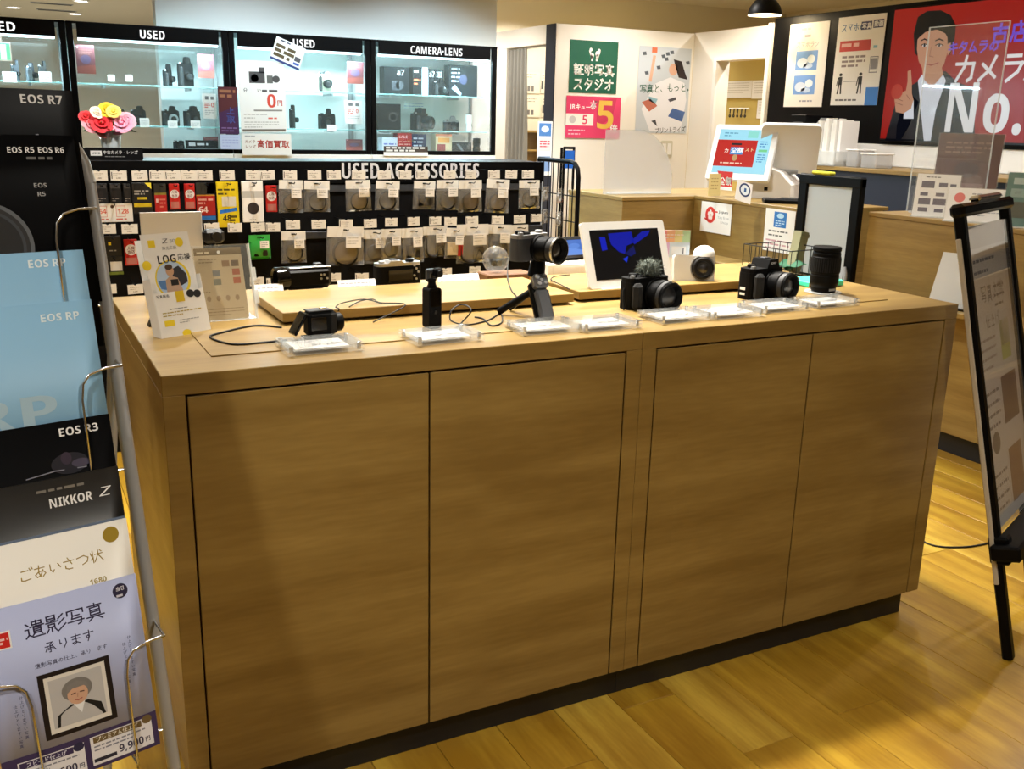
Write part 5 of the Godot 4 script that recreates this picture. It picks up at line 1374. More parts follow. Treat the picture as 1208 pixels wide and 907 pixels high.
	var grid := func(p):
		p.lines(p.w * 0.2, p.h * 0.06, p.w * 0.5, 1, 0.01, p.h * 0.025, Color(0.4, 0.4, 0.4), 3)
		for q in [[0.12, 0.17, 0.3, 0.16], [0.52, 0.2, 0.2, 0.1], [0.78, 0.22, 0.14, 0.08], [0.12, 0.44, 0.18, 0.08], [0.48, 0.44, 0.2, 0.08], [0.1, 0.58, 0.28, 0.15], [0.44, 0.58, 0.3, 0.15], [0.12, 0.8, 0.22, 0.1], [0.5, 0.82, 0.2, 0.08]]:
			p.rect(p.w * q[0], p.h * q[1], p.w * q[2], p.h * q[3], Color(0.42, 0.4, 0.44))
	stand_at.call(1086, 203, 1122, 260, 3.48, "white leaflet with a grid of small grey pictures on the long desk", grid, M.paper, 0.22)
	stand_at.call(1113, 155, 1165, 250, 3.76, "clear stand with a dark red poster rising above the leaflets", func(p):
		p.rect(0, 0, p.w, p.h, Color(0.4, 0.25, 0.24)); p.l(2).lines(p.w * 0.12, p.h * 0.1, p.w * 0.7, 3, p.h * 0.06, p.h * 0.025, Color(0.6, 0.45, 0.42), 3).disc(p.w * 0.5, p.h * 0.45, p.w * 0.2, p.h * 0.1, Color(0.3, 0.2, 0.24)).rect(p.w * 0.1, p.h * 0.62, p.w * 0.7, p.h * 0.14, Color(0.55, 0.42, 0.42)), M.paper, 0.2)
	stand_at.call(1124, 218, 1180, 262, 3.46, "white leaflet with a pink round seal behind the easel top", func(p):
		p.disc(p.w * 0.2, p.h * 0.3, p.h * 0.15, p.h * 0.15, Color(0.86, 0.42, 0.4)).lines(p.w * 0.4, p.h * 0.15, p.w * 0.5, 3, p.h * 0.12, p.h * 0.04, Color(0.6, 0.6, 0.6), 7).lines(p.w * 0.1, p.h * 0.6, p.w * 0.8, 3, p.h * 0.1, p.h * 0.03, Color(0.6, 0.62, 0.66), 9), M.paper, 0.35)
	stand_at.call(1194, 200, 1250, 275, 3.5, "teal green leaflet printed with shop pictures on the long desk", func(p):
		p.rect(0, 0, p.w, p.h, Color(0.3, 0.48, 0.45)); p.l(2).rect(p.w * 0.1, p.h * 0.1, p.w * 0.8, p.h * 0.12, Color(0.7, 0.78, 0.76)).rect(p.w * 0.08, p.h * 0.3, p.w * 0.84, p.h * 0.16, Color(0.55, 0.66, 0.64)).lines(p.w * 0.15, p.h * 0.35, p.w * 0.7, 1, 0.01, p.h * 0.05, Color(0.2, 0.3, 0.3), 4).rect(p.w * 0.1, p.h * 0.55, p.w * 0.5, p.h * 0.3, Color(0.25, 0.28, 0.22)), M.paper, 0.3)
	# tilted clear display on the ledge
	for e in [[-1.02, "slanted clear price display with a black prop on the desk ledge"], [-0.55, "second slanted clear display on the desk ledge behind the easel"]]:
		var sl := thing("ledge_display", e[1], "display stand", Vector3(3.27, 0.622, e[0]), -PI / 2 + 0.3)
		var tl := Transform3D(Basis(Vector3.RIGHT, -0.42), Vector3.ZERO)
		var dm := mb()
		dm.xf = tl
		obj("slanted_pane", dm.box(Vector3(0, 0.12, 0), Vector3(0.21, 0.24, 0.004), 0.001), M.acrylic_edge, sl)
		var pn := prn(0.19, 0.22)
		pn.lines(0.02, 0.02, 0.15, 2, 0.02, 0.006, Color(0.7, 0.5, 0.5), 3).lines(0.02, 0.12, 0.15, 3, 0.02, 0.005, Color(0.6, 0.6, 0.6), 5)
		var bk := sheet("card", pn, clear(Color(0.8, 0.74, 0.68), 0.35, 0.2), sl, tl * Transform3D(Basis(), Vector3(0, 0.01, -0.004)))
		var pm := mb()
		pm.xf = tl
		obj("prop", pm.box(Vector3(0.115, 0.11, 0), Vector3(0.018, 0.24, 0.02), 0.002), M.black, sl)
		obj("foot", mb().box(Vector3(0, 0.003, -0.02), Vector3(0.2, 0.006, 0.1)), M.black, sl)

func make_tv_wall():
	var x := 5.4
	var zc := -5.72
	setting(struct("wall_side", mb().span(Vector3(x, 0, zc), Vector3(x + 0.12, 2.125, -5.36)).span(Vector3(x, 1.876, -5.36), Vector3(x + 0.12, 2.125, -4.697)).span(Vector3(x, 0, -4.697), Vector3(x + 0.12, 2.125, 2.5)), M.wall), "white partition wall with a doorway beside the black board", "wall")
	setting(struct("wall_backroom", mb().span(Vector3(6.7, 0, -8.0), Vector3(6.8, 2.1, -2.5)), mat(Color(0.72, 0.63, 0.33), 0.85)), "olive yellow wall of the room behind the doorway", "wall")
	setting(struct("wall_backroom_end", mb().span(Vector3(5.52, 0, -8.08), Vector3(6.7, 2.1, -8.0)), mat(Color(0.72, 0.63, 0.33), 0.85)), "olive yellow end wall inside the back room", "wall")
	setting(struct("trim_1", mb().span(Vector3(x - 0.025, 0, -5.40), Vector3(x, 1.905, -5.36)).span(Vector3(x - 0.025, 1.876, -5.36), Vector3(x, 1.905, -4.72)).span(Vector3(x - 0.03, 0, -4.735), Vector3(x, 2.14, -4.69), 0.004), M.white), "white casing around the doorway to the back room", "door trim")
	for q in [[856, 96, 886, 115, "pinned sheet directly above the key rack in the back room"], [888, 95, 912, 116, "pinned sheet partly hidden by the white door casing"], [894, 118, 911, 140, "small pinned sheet at the height of the hanging keys"]]:
		on_x("wall_note", q[0], q[1], q[2], q[3], 6.69, q[4], "note", func(p): p.lines(p.w * 0.1, p.h * 0.12, p.w * 0.8, 5, p.h * 0.14, p.h * 0.03, Color(0.65, 0.62, 0.55), 3), M.card).set_meta("group", "notes on the back room wall")
	var kr := hx(872, 128, 6.66)
	var kh := thing("key_rack", "row of dark keys hanging on hooks in the back room", "key rack", kr, -PI / 2)
	obj("rail", mb().box(Vector3(0, 0, 0), Vector3(0.3, 0.015, 0.02), 0.002), M.white, kh)
	for i in 5:
		obj("key", mb().tube([Vector3(-0.12 + 0.06 * i, 0, 0.015), Vector3(-0.12 + 0.06 * i, -0.05 - 0.02 * (i % 2), 0.018)], 0.006, 5).lathe([[0.006, -0.003], [0.016, -0.003], [0.016, 0.003], [0.006, 0.003]], 10, Basis(Vector3.RIGHT, PI / 2), Vector3(-0.12 + 0.06 * i, -0.075, 0.018), true), M.charcoal, kh)
	# the black board with its posters and the advertising panel
	var xb := 5.355
	var bd := thing("black_wall_board", "long matt black board mounted above the back shelf", "board", Vector3(xb, 1.09, -1.2))
	obj("board", mb().span(Vector3(0, 0.15, -3.44), Vector3(0.044, 1.075, 3.5), 0.003), M.black, bd)
	on_x("sky_poster", 933, 29, 969, 126, xb - 0.004, "white poster with two pale blue sky pictures on the black board", "poster", func(p):
		var b := Color(0.45, 0.62, 0.88)
		p.lines(p.w * 0.3, p.h * 0.06, p.w * 0.4, 1, 0.01, p.h * 0.025, Color(0.7, 0.7, 0.75), 3).lines(p.w * 0.4, p.h * 0.14, p.w * 0.24, 1, 0.01, p.h * 0.03, Color(0.6, 0.6, 0.65), 3).jp("スマホラン", p.w * 0.2, p.h * 0.22, p.w * 0.11, Color(0.6, 0.6, 0.65), 0.08)
		for y in [0.33, 0.62]:
			p.l(1).rect(p.w * 0.22, p.h * y, p.w * 0.56, p.h * 0.23, b); p.l(2)
			p.disc(p.w * 0.4, p.h * (y + 0.14), p.w * 0.14, p.h * 0.06, Color(0.82, 0.88, 0.97)).disc(p.w * 0.62, p.h * (y + 0.1), p.w * 0.1, p.h * 0.05, Color(0.88, 0.93, 0.98)).disc(p.w * 0.55, p.h * (y + 0.18), p.w * 0.12, p.h * 0.03, Color(0.75, 0.84, 0.97))
		p.l(1).lines(p.w * 0.4, p.h * 0.92, p.w * 0.4, 1, 0.01, p.h * 0.02, Color(0.6, 0.6, 0.65), 4), M.paper, 0.003)
	on_x("distance_poster", 990, 21, 1034, 124, xb - 0.004, "white poster with two black figures and a red band on the black board", "poster", func(p):
		p.jp("スマホの", p.w * 0.08, p.h * 0.08, p.w * 0.12, Color(0.3, 0.45, 0.65), 0.12)
		p.rect(p.w * 0.5, p.h * 0.07, p.w * 0.22, p.h * 0.09, Color(0.2, 0.22, 0.4)).rect(p.w * 0.75, p.h * 0.06, p.w * 0.21, p.h * 0.09, Color(0.2, 0.22, 0.4)); p.l(2)
		p.jp("写真", p.w * 0.515, p.h * 0.085, p.w * 0.095, Color.WHITE, 0.12).jp("動画", p.w * 0.765, p.h * 0.075, p.w * 0.09, Color.WHITE, 0.12); p.l(1)
		p.rect(p.w * 0.08, p.h * 0.27, p.w * 0.66, p.h * 0.12, Color(0.76, 0.2, 0.17)).lines(p.w * 0.16, p.h * 0.44, p.w * 0.5, 3, p.h * 0.05, p.h * 0.025, Color(0.55, 0.5, 0.5), 5)
		p.l(2).lines(p.w * 0.12, p.h * 0.3, p.w * 0.55, 1, 0.01, p.h * 0.04, Color(0.9, 0.7, 0.68), 5); p.l(1)
		for e in [[0.17, 0.7], [0.6, 0.7]]:
			var cx: float = p.w * e[0]
			var k := Color(0.12, 0.12, 0.12)
			p.disc(cx, p.h * 0.65, p.w * 0.035, p.h * 0.018, k).rect(cx - p.w * 0.04, p.h * 0.675, p.w * 0.08, p.h * 0.09, k).line([Vector2(cx - p.w * 0.02, p.h * 0.76), Vector2(cx - p.w * 0.04, p.h * 0.86)], p.w * 0.03, k).line([Vector2(cx + p.w * 0.02, p.h * 0.76), Vector2(cx + p.w * 0.03, p.h * 0.86)], p.w * 0.03, k).line([Vector2(cx - p.w * 0.05, p.h * 0.69), Vector2(cx - p.w * 0.07, p.h * 0.77)], p.w * 0.02, k)
		p.line([Vector2(p.w * 0.25, p.h * 0.73), Vector2(p.w * 0.52, p.h * 0.73)], p.h * 0.006, Color(0.5, 0.5, 0.5)).rect(p.w * 0.74, p.h * 0.8, p.w * 0.26, p.h * 0.2, Color(0.25, 0.5, 0.8)).frame(p.w * 0.76, p.h * 0.46, p.w * 0.17, p.h * 0.18, p.w * 0.012, Color(0.4, 0.4, 0.45)).rect(p.w * 0.78, p.h * 0.48, p.w * 0.13, p.h * 0.12, Color(0.55, 0.55, 0.58)).rect(p.w * 0.8, p.h * 0.34, p.w * 0.08, p.h * 0.03, Color(0.5, 0.7, 0.8)).lines(p.w * 0.1, p.h * 0.93, p.w * 0.55, 1, 0.01, p.h * 0.02, Color(0.4, 0.4, 0.4), 4), M.paper, 0.003)
	advert(xb)
	# white lit strip under the panel and the oak back shelf
	var ws := hx(1100, 190, 5.345)
	var strip := thing("white_lower_board", "glossy white board strip below the red advertising panel", "board", Vector3(5.35, 1.09, -1.2))
	obj("strip", mb().span(Vector3(0, 0.0, -2.55), Vector3(0.045, 0.148, 3.5), 0.002), M.white_gloss, strip)
	var sh := thing("back_shelf", "long oak-topped dark back shelf under the advertising panel", "shelf", Vector3(4.85, 0, -1.3))
	obj("shelf_top", mb().span(Vector3(0, 1.062, -2.7), Vector3(0.49, 1.088, 3.5), 0.002), M.oak, sh)
	obj("dark_front", mb().span(Vector3(0.02, 0.0, -2.68), Vector3(0.47, 1.062, 3.48)), M.navy, sh)
	# things on the back shelf
	var y := 1.088
	var fb := hx(936, 192, 4.95)
	var bf := thing("black_file_box", "black upright file box with a white label on the back shelf", "file box", Vector3(4.97, y, fb.z + 0.02), -PI / 2)
	obj("box", mb().box(Vector3(0, 0.17, -0.1), Vector3(0.15, 0.34, 0.26), 0.004), M.black, bf)
	obj("label", mb().box(Vector3(0.0, 0.1, 0.031), Vector3(0.07, 0.03, 0.002)), M.paper, bf)
	obj("card_reader", mb().box(Vector3(0.0, 0.24, 0.034), Vector3(0.09, 0.1, 0.012), 0.003), M.charcoal, bf)
	var gf := thing("grey_file_box", "pale grey magazine file beside the black file box", "file box", Vector3(4.97, y, fb.z + 0.16), -PI / 2)
	obj("box", mb().prism(PackedVector2Array([Vector2(-0.05, 0), Vector2(0.05, 0), Vector2(0.05, 0.32), Vector2(-0.05, 0.22)]), -0.22, 0.0), M.grey, gf)
	var pf := thing("paper_organizer", "clear organizer holding a stack of white papers and a clipboard", "organizer", Vector3(4.97, y, hx(980, 192, 4.95).z), -PI / 2)
	for i in 6:
		obj("paper", mb().box(Vector3(-0.1 + i * 0.035, 0.15 + 0.008 * (i % 3), -0.02 - 0.02 * (i % 2)), Vector3(0.03, 0.3 - 0.03 * (i % 2), 0.16), 0.001), M.paper if i % 2 else M.card, pf)
	obj("tray", mb().box(Vector3(0, 0.05, 0.0), Vector3(0.28, 0.1, 0.26), 0.004), M.acrylic_edge, pf)
	obj("clip", mb().box(Vector3(-0.02, 0.31, 0.02), Vector3(0.1, 0.015, 0.02), 0.003), M.chrome, pf)
	for q in [[1010, 0.1, 0.11, "taller clear plastic box on the back shelf"], [1030, 0.13, 0.09, "lower, wider clear plastic box on the back shelf"]]:
		var bp := hx(q[0], 195, 4.95)
		var bx := thing("clear_box", q[3], "box", Vector3(4.98, y, bp.z), -PI / 2, "clear boxes on the back shelf")
		obj("tub", mb().box(Vector3(0, q[2] / 2, 0), Vector3(q[1], q[2], 0.16), 0.006), M.frost, bx)
		obj("lid", mb().box(Vector3(0, q[2] + 0.004, 0), Vector3(q[1] + 0.01, 0.01, 0.17), 0.003), M.white, bx)
	# pendant lamp over the back room
	var pd := ray(902, 18) * 7.5 + view.origin
	var pl := thing("pendant_lamp", "black dome pendant lamp with a white inside", "lamp", pd)
	obj("shade", mb().lathe([[0.13, 0.0], [0.128, 0.02], [0.115, 0.06], [0.085, 0.1], [0.045, 0.13], [0.02, 0.14], [0.0, 0.14]], 28), M.black, pl)
	obj("lining", mb().lathe([[0.127, 0.0], [0.124, 0.02], [0.111, 0.058], [0.08, 0.096], [0.0, 0.12]], 28), M.white, pl)
	obj("bulb", mb().ball(Vector3(0, 0.05, 0), Vector3(0.03, 0.035, 0.03), 12, 8), glow(Color(1.0, 0.92, 0.75), 5.0), pl)
	obj("cable", mb().cyl(Vector3(0, 0.14, 0), Vector3(0, 2.75 - pd.y, 0), 0.004, 0.004, 6), M.cable, pl)
	var om := OmniLight3D.new()
	om.name = "bulb_light"
	pl.add_child(om)
	om.position = Vector3(0, 0.01, 0)
	om.light_energy = 0.35
	om.light_color = Color(1.0, 0.9, 0.72)
	om.light_size = 0.03
	om.omni_range = 20.0
	om.shadow_enabled = true

func advert(xb: float):
	# lit red panel: a man in a dark suit raising one finger, white lettering
	var a := hx(1056, 12, xb - 0.03)
	var b := hx(1208, 170, xb - 0.03)
	var h := a.y - hx(1056, 166, xb - 0.03).y
	var w := 1.72
	var t := thing("advertising_panel", "lit red panel showing a man in a dark suit raising a finger", "display", Vector3(xb - 0.03, a.y - h, a.z + w / 2), -PI / 2)
	obj("housing", mb().box(Vector3(0, h / 2, -0.016), Vector3(w + 0.02, h + 0.02, 0.028), 0.004), M.black, t)
	var p := prn(w, h)
	p.step = 0.0005
	var m := func(u: float, v: float) -> Vector2:
		var q := hx(u, v, xb - 0.03)
		return Vector2(q.z - a.z, a.y - q.y)
	var pts := func(arr: Array) -> Array:
		var o := []
		for q in arr: o.append(m.call(q[0], q[1]))
		return o
	p.rect(0, 0, w, h, Color(0.66, 0.10, 0.075)); p.l(2)
	p.rect(0, h * 0.985, w, h * 0.015, Color(0.05, 0.05, 0.05))
	var suit := Color(0.06, 0.065, 0.10)
	var skin := Color(0.80, 0.58, 0.45)
	p.poly(pts.call([[1057, 166], [1058, 148], [1066, 118], [1073, 102], [1083, 96], [1097, 84], [1116, 84], [1128, 96], [1148, 104], [1150, 130], [1150, 166]]), suit)
	p.poly(pts.call([[1044, 166], [1057, 120], [1072, 108], [1084, 120], [1072, 150], [1062, 166]]), suit)
	p.l(3).poly(pts.call([[1083, 95], [1088, 88], [1111, 84], [1116, 95], [1104, 130], [1098, 166], [1090, 166], [1086, 125]]), Color(0.9, 0.91, 0.94))
	p.l(4).poly(pts.call([[1088, 80], [1111, 78], [1113, 88], [1099, 104], [1089, 92]]), skin)
	p.l(3).poly(pts.call([[1079, 62], [1078, 40], [1083, 20], [1094, 13], [1110, 12], [1122, 18], [1128, 30], [1126, 52], [1120, 66], [1116, 60], [1084, 56], [1082, 66]]), Color(0.045, 0.035, 0.035))
	p.l(5).poly(pts.call([[1083, 42], [1087, 34], [1100, 36], [1112, 33], [1118, 44], [1118, 62], [1114, 76], [1106, 86], [1098, 89], [1090, 84], [1084, 72], [1082, 58]]), skin)
	p.poly(pts.call([[1118, 52], [1122, 50], [1122, 60], [1118, 66]]), skin)
	var dk := Color(0.12, 0.08, 0.07)
	p.l(6)
	for e in [[1087, 1095, 53], [1104, 1113, 53]]:
		p.line(pts.call([[e[0], e[2] - 5], [(e[0] + e[1]) / 2.0, e[2] - 7], [e[1], e[2] - 5]]), 0.008, dk)
		p.line(pts.call([[e[0], e[2] + 0.4], [(e[0] + e[1]) / 2.0, e[2] - 1.4], [e[1], e[2] + 0.4]]), 0.006, dk)
		var ey: Vector2 = m.call((e[0] + e[1]) / 2.0, e[2] + 0.8)
		p.disc(ey.x, ey.y, 0.017, 0.009, Color(0.92, 0.9, 0.88), 14)
		p.l(7).disc(ey.x, ey.y, 0.009, 0.009, dk, 12)
		p.l(6)
	p.line(pts.call([[1099, 56], [1097, 66], [1101, 67]]), 0.006, Color(0.65, 0.42, 0.32)).line(pts.call([[1092, 75], [1099, 77], [1107, 74]]), 0.008, Color(0.66, 0.3, 0.27))
	p.l(6).poly(pts.call([[1080, 50], [1082, 30], [1092, 22], [1108, 24], [1118, 32], [1122, 46], [1117, 40], [1104, 34], [1092, 38], [1085, 44]]), Color(0.045, 0.035, 0.035))
	# raised hand
	p.l(4).poly(pts.call([[1068, 116], [1078, 118], [1078, 140], [1066, 140]]), Color(0.9, 0.91, 0.94))
	p.l(5).poly(pts.call([[1056, 122], [1055, 114], [1060, 110], [1069, 107], [1071, 96], [1071, 84], [1075, 82], [1076, 98], [1076, 110], [1078, 118], [1075, 128], [1066, 134], [1057, 132]]), skin)
	p.l(6).line(pts.call([[1058, 116], [1065, 119]]), 0.005, Color(0.6, 0.38, 0.3)).line(pts.call([[1057, 121], [1065, 124]]), 0.005, Color(0.6, 0.38, 0.3)).line(pts.call([[1070, 112], [1074, 118]]), 0.005, Color(0.6, 0.38, 0.3))
	# lettering
	p.l(7)
	var wh := Color(0.98, 0.97, 0.96)
	var q0: Vector2 = m.call(1128, 66)
	p.jp("カメラ販売", q0.x, q0.y, 0.17, wh, 0.12, 1.0)
	var q1: Vector2 = m.call(1122, 98)
	var q2: Vector2 = m.call(1204, 156)
	p.text("No.", q1.x, q1.y, 0.315, wh, q2.x - q1.x)
	var q3: Vector2 = m.call(1120, 50)
	p.jp("キタムラの", q3.x, q3.y, 0.075, Color(0.5, 0.35, 0.85), 0.15, 1.0)
	var q4: Vector2 = m.call(1172, 28)
	p.jp("古店", q4.x, q4.y, 0.12, Color(0.5, 0.35, 0.85), 0.14, 1.1)
	p.disc(w * 0.06, h * 0.62, 0.05, 0.05, Color(0.75, 0.25, 0.18))
	put("picture", p.commit_lit(0.55), null, t)

func make_booth():
	var z := -5.72
	var xl := hz(655.5, 60, z).x
	setting(struct("wall_poster", mb().span(Vector3(xl, 0, z - 0.15), Vector3(5.4, 2.12, z), 0.003), M.wall), "white partition wall carrying the photo studio posters", "wall")
	setting(struct("trim_2", mb().span(Vector3(xl - 0.012, 0, z - 0.152), Vector3(xl, 2.12, z + 0.002), 0.002), M.navy), "narrow navy edge of the poster wall at the booth opening", "wall trim")
	setting(struct("beam_booth", mb().span(Vector3(xl - 0.01, 1.965, -6.85), Vector3(xl + 0.12, 2.12, z - 0.152), 0.003), M.wall), "white beam above the photo booth opening", "beam")
	setting(struct("pillar_booth", mb().span(Vector3(xl - 0.01, 0, -6.85), Vector3(xl + 0.12, 1.965, -6.6), 0.003), M.wall), "white post beside the grey booth curtain", "post")
	setting(struct("wall_booth", mb().span(Vector3(xl, 0, -7.4), Vector3(5.4, 2.1, -7.3)), M.wall_beige), "beige wall inside the photo booth", "wall")
	# curtain gathered at the post
	var cu := thing("booth_curtain", "grey curtain gathered at the side of the photo booth opening", "curtain", Vector3(xl + 0.02, 0, 0))
	var c := mb()
	c.smooth(1)
	var ny := 10
	var nz := 40
	for s in nz:
		for k in ny:
			var q := []
			for e in [[s, k], [s + 1, k], [s + 1, k + 1], [s, k + 1]]:
				var f: float = float(e[0]) / nz
				var g: float = float(e[1]) / ny
				var amp := 0.022 + 0.01 * (1.0 - g)
				q.append(Vector3(sin(f * TAU * 5.0 + 0.6 * sin(g * 4.0)) * amp, 0.05 + g * 1.9, lerpf(-6.6, -6.28 + 0.05 * sin(g * 2.6), f)))
			c.quad(q[0], q[1], q[2], q[3], Vector3(-1, 0, 0))
	var cm := mat(Color(0.56, 0.55, 0.52), 0.9)
	obj("cloth", c, cm, cu)
	obj("rod", mb().cyl(Vector3(0, 1.955, -6.6), Vector3(0, 1.955, -5.9), 0.01), M.chrome, cu)
	# notices inside the booth
	var zi := -7.29
	for q in [[615, 84, 636, 110, "booth notice with a dark photo strip in its corner"], [638, 86, 650, 110, "booth notice half hidden by the navy wall edge"], [614, 113, 636, 138, "booth notice listing sample portraits under the photo strip notice"], [639, 114, 651, 138, "booth notice with small portraits beside the navy edge"]]:
		on_glass("booth_notice", q[0], q[1], q[2], q[3], q[4], "notice", func(p): p.lines(p.w * 0.12, p.h * 0.1, p.w * 0.7, 2, p.h * 0.12, p.h * 0.04, Color(0.5, 0.48, 0.42), 3).rect(p.w * 0.05, p.h * 0.4, p.w * 0.2, p.h * 0.4, Color(0.3, 0.29, 0.27)).rect(p.w * 0.35, p.h * 0.65, p.w * 0.14, p.h * 0.25, Color(0.4, 0.38, 0.36)).rect(p.w * 0.55, p.h * 0.65, p.w * 0.14, p.h * 0.25, Color(0.4, 0.38, 0.36)), mat(Color(0.8, 0.77, 0.68), 0.8), zi)
	var sb := hz(632, 165, -7.0)
	var bs := thing("booth_shelf", "small wooden shelf box inside the photo booth", "shelf", Vector3(sb.x, 0, -7.1))
	obj("side", mb().span(Vector3(-0.17, 0, -0.1), Vector3(-0.15, 1.25, 0.1), 0.002), M.oak, bs)
	obj("side", mb().span(Vector3(0.15, 0, -0.1), Vector3(0.17, 1.25, 0.1), 0.002), M.oak, bs)
	for yy in [0.3, 0.7, 1.05, 1.23]:
		obj("shelf_board", mb().span(Vector3(-0.15, yy, -0.1), Vector3(0.15, yy + 0.018, 0.1), 0.002), M.oak, bs)
	obj("back", mb().span(Vector3(-0.15, 0, -0.1), Vector3(0.15, 1.25, -0.09)), M.oak, bs)
	# posters
	var zp := z + 0.004
	on_glass("studio_poster", 672, 45, 726, 110, "green poster with a white family emblem and white kanji", "poster", func(p):
		p.rect(0, 0, p.w, p.h, Color(0.02, 0.35, 0.26)); p.l(2)
		var wh := Color(0.96, 0.96, 0.94)
		p.disc(p.w * 0.46, p.h * 0.28, p.w * 0.035, p.w * 0.045, wh).disc(p.w * 0.56, p.h * 0.24, p.w * 0.035, p.w * 0.045, wh).disc(p.w * 0.43, p.h * 0.17, p.w * 0.03, p.w * 0.03, wh).disc(p.w * 0.6, p.h * 0.18, p.w * 0.03, p.w * 0.03, wh).line([Vector2(p.w * 0.41, p.h * 0.2), Vector2(p.w * 0.45, p.h * 0.32)], p.w * 0.03, wh).line([Vector2(p.w * 0.61, p.h * 0.22), Vector2(p.w * 0.57, p.h * 0.33)], p.w * 0.03, wh).line([Vector2(p.w * 0.46, p.h * 0.3), Vector2(p.w * 0.46, p.h * 0.36)], p.w * 0.04, wh).line([Vector2(p.w * 0.56, p.h * 0.28), Vector2(p.w * 0.56, p.h * 0.36)], p.w * 0.04, wh)
		p.jp("証明写真", p.w * 0.09, p.h * 0.44, p.w * 0.2, wh, 0.13).jp("スタジオ", p.w * 0.09, p.h * 0.72, p.w * 0.2, wh, 0.13), M.paper, zp)
	on_glass("points_poster", 668, 112, 730, 163, "pink poster with a large golden five below the green poster", "poster", func(p):
		p.rect(0, 0, p.w, p.h, Color(0.86, 0.24, 0.42)); p.l(2)
		p.text("JR", p.w * 0.06, p.h * 0.2, p.h * 0.13, Color.WHITE, p.w * 0.1).jp("キューポ", p.w * 0.17, p.h * 0.19, p.w * 0.085, Color.WHITE, 0.13).jp("ポ", p.w * 0.43, p.h * 0.1, p.w * 0.12, Color.WHITE, 0.14).rect(0, p.h * 0.42, p.w * 0.5, p.h * 0.28, Color(0.95, 0.93, 0.9)).poly([Vector2(p.w * 0.55, p.h * 0.1), Vector2(p.w * 0.92, p.h * 0.02), Vector2(p.w * 0.85, p.h * 0.5), Vector2(p.w * 0.56, p.h * 0.75)], Color(0.78, 0.2, 0.35)); p.l(3)
		p.text("5", p.w * 0.57, p.h * 0.09, p.h * 0.68, Color(0.88, 0.72, 0.3), p.w * 0.3).text("5", p.w * 0.3, p.h * 0.45, p.h * 0.22, Color(0.85, 0.2, 0.38), p.w * 0.09).disc(p.w * 0.12, p.h * 0.56, p.w * 0.06, p.h * 0.09, Color(0.78, 0.76, 0.76)).jp("倍", p.w * 0.82, p.h * 0.66, p.w * 0.13, Color.WHITE, 0.13).lines(p.w * 0.05, p.h * 0.8, p.w * 0.3, 2, p.h * 0.09, p.h * 0.03, Color(0.95, 0.75, 0.8), 4), M.paper, zp + 0.004)
	on_glass("print_poster", 752, 53, 807, 157, "pale poster of a woman in white tossing photographs", "poster", func(p):
		p.rect(0, 0, p.w, p.h, Color(0.76, 0.79, 0.82)); p.l(2)
		var skin := Color(0.84, 0.66, 0.56)
		p.poly([Vector2(p.w * 0.34, p.h * 0.42), Vector2(p.w * 0.62, p.h * 0.34), Vector2(p.w * 0.9, p.h * 0.4), Vector2(p.w * 0.96, p.h * 0.6), Vector2(p.w * 0.88, p.h * 0.98), Vector2(p.w * 0.28, p.h * 0.98), Vector2(p.w * 0.1, p.h * 0.72)], Color(0.9, 0.9, 0.92)); p.l(3)
		p.line([Vector2(p.w * 0.24, p.h * 0.38), Vector2(p.w * 0.29, p.h * 0.12)], p.w * 0.055, skin).disc(p.w * 0.67, p.h * 0.25, p.w * 0.085, p.h * 0.07, skin).poly([Vector2(p.w * 0.66, p.h * 0.13), Vector2(p.w * 0.82, p.h * 0.15), Vector2(p.w * 0.9, p.h * 0.28), Vector2(p.w * 0.96, p.h * 0.36), Vector2(p.w * 0.78, p.h * 0.34), Vector2(p.w * 0.72, p.h * 0.24)], Color(0.12, 0.08, 0.08)).rect(p.w * 0.24, p.h * 0.01, p.w * 0.1, p.h * 0.06, Color(0.85, 0.45, 0.3))
		for e in [[0.06, 0.07], [0.42, 0.09], [0.5, 0.06], [0.58, 0.04], [0.12, 0.29], [0.34, 0.22], [0.9, 0.15], [0.48, 0.12]]:
			p.poly([Vector2(p.w * e[0], p.h * e[1]), Vector2(p.w * (e[0] + 0.07), p.h * (e[1] - 0.01)), Vector2(p.w * (e[0] + 0.085), p.h * (e[1] + 0.03)), Vector2(p.w * (e[0] + 0.02), p.h * (e[1] + 0.035))], Color(0.3, 0.33, 0.36))
		p.poly([Vector2(p.w * 0.1, p.h * 0.64), Vector2(p.w * 0.26, p.h * 0.6), Vector2(p.w * 0.4, p.h * 0.68), Vector2(p.w * 0.25, p.h * 0.75)], Color(0.72, 0.42, 0.34)).poly([Vector2(p.w * 0.22, p.h * 0.57), Vector2(p.w * 0.4, p.h * 0.6), Vector2(p.w * 0.36, p.h * 0.66), Vector2(p.w * 0.24, p.h * 0.62)], Color(0.55, 0.72, 0.78)).poly([Vector2(p.w * 0.62, p.h * 0.8), Vector2(p.w * 0.7, p.h * 0.7), Vector2(p.w * 0.95, p.h * 0.74), Vector2(p.w * 0.9, p.h * 0.86)], Color(0.28, 0.4, 0.62)).poly([Vector2(p.w * 0.3, p.h * 0.86), Vector2(p.w * 0.38, p.h * 0.84), Vector2(p.w * 0.42, p.h * 0.92)], Color(0.25, 0.25, 0.27)).poly([Vector2(p.w * 0.6, p.h * 0.6), Vector2(p.w * 0.74, p.h * 0.57), Vector2(p.w * 0.76, p.h * 0.6), Vector2(p.w * 0.64, p.h * 0.63)], Color(0.25, 0.25, 0.28)); p.l(4)
		p.jp("写真と、もっと。", p.w * 0.04, p.h * 0.44, p.w * 0.135, Color(0.14, 0.36, 0.29), 0.09, 0.95, false, -0.06).jp("プリントライズ", p.w * 0.38, p.h * 0.94, p.w * 0.09, Color(0.2, 0.2, 0.2), 0.1, 0.95, false, -0.06), M.paper, zp)
